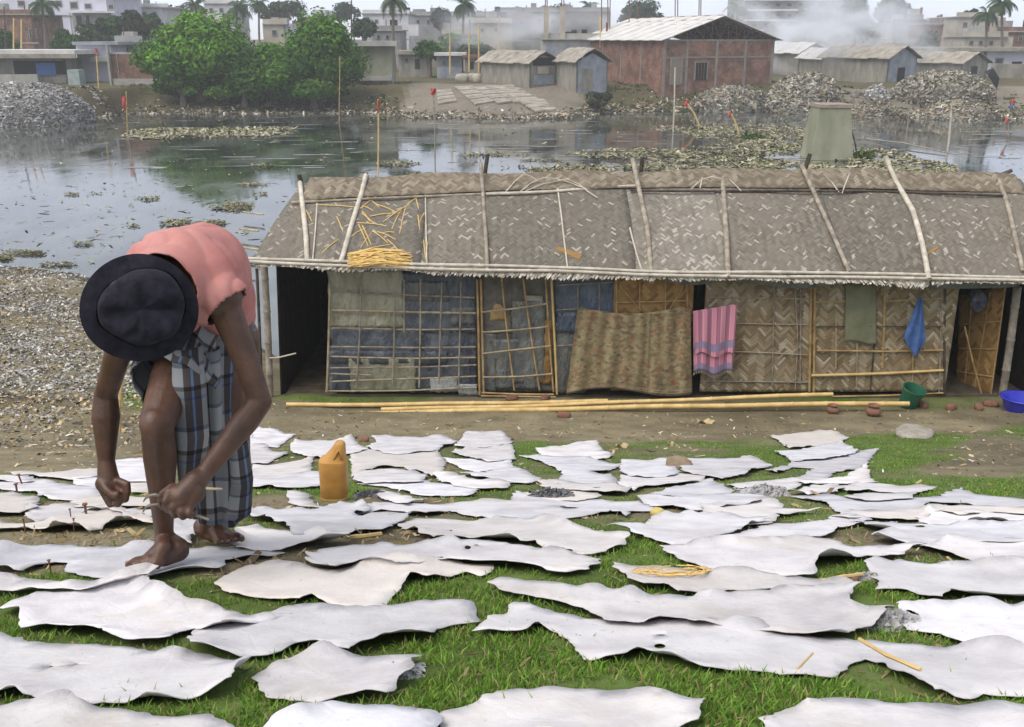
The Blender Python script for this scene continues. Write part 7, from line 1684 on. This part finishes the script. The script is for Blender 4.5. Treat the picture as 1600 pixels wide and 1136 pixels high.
palm('shorter palm of the pair at the right', 1542, 22, 72, 112, 2.0, 7)
palm('taller palm of the pair at the right', 1572, 4, 70, 116, 2.2, 8, -3)
palm('small palm on the skyline above the factory', 922, 10, 40, 190, 2.2, 9)
palm('palm behind the beige house at the skyline', 405, 6, 60, 160, 2.4, 10)

# ------------------------------------------------------------------ air
hb = MB().box((-320, -12, -2.2), (320, 330, 26)).build('haze'); tag(hb, 'thin bluish haze over the pond and town', 'haze', kind='stuff')
m, n, l, b = newmat('haze_air'); n.remove(b); pv = N(n, 'ShaderNodeVolumePrincipled'); pv.inputs['Color'].default_value = (.93, .965, 1.0, 1); pv.inputs['Density'].default_value = .0009; pv.inputs['Anisotropy'].default_value = .2
l.new(pv.outputs[0], n['Material Output'].inputs['Volume']); hb.data.materials.append(m)
def smoke(label, x0, x1, yt, yb, Y0, Y1, dens, seed):
    a, b_ = at(x0, yt, Y0), at(x1, yb, Y0)
    o = MB().box((a.x, Y0, b_.z), (b_.x, Y1, a.z)).build('smoke'); tag(o, label, 'smoke', kind='stuff')
    m, n, l, b = newmat('smoke_%d' % seed); n.remove(b); pv = N(n, 'ShaderNodeVolumePrincipled'); pv.inputs['Color'].default_value = (.92, .955, 1.0, 1); pv.inputs['Anisotropy'].default_value = .2
    tc = n.new('ShaderNodeTexCoord'); mp = n.new('ShaderNodeMapping'); mp.inputs['Scale'].default_value = (.09, .05, .16); mp.inputs['Location'].default_value = (seed, seed * 2, 0); l.new(tc.outputs['Object'], mp.inputs['Vector'])
    t = N(n, 'ShaderNodeTexNoise', i_Scale=1.6, i_Detail=3, i_Distortion=.6); l.new(mp.outputs[0], t.inputs['Vector'])
    mr = N(n, 'ShaderNodeMapRange'); l.new(t.outputs['Fac'], mr.inputs['Value']); mr.inputs['From Min'].default_value = .46; mr.inputs['From Max'].default_value = .70; mr.inputs['To Max'].default_value = dens
    sx = n.new('ShaderNodeSeparateXYZ'); l.new(tc.outputs['Generated'], sx.inputs[0]); f = None
    for k in (0, 2):
        e = math_n(n, l, 'MULTIPLY', math_n(n, l, 'MULTIPLY', sx.outputs[k], math_n(n, l, 'SUBTRACT', 1.0, sx.outputs[k])), 4.0); f = e if f is None else math_n(n, l, 'MULTIPLY', f, e)
    l.new(math_n(n, l, 'MULTIPLY', mr.outputs['Result'], f), pv.inputs['Density']); l.new(pv.outputs[0], n['Material Output'].inputs['Volume']); o.data.materials.append(m)
smoke('drifting smoke over the sheds at the right', 1160, 1560, -25, 125, 97, 126, .27, 3)
smoke('thin smoke over the factory in the centre', 640, 1010, 0, 105, 104, 132, .12, 7)
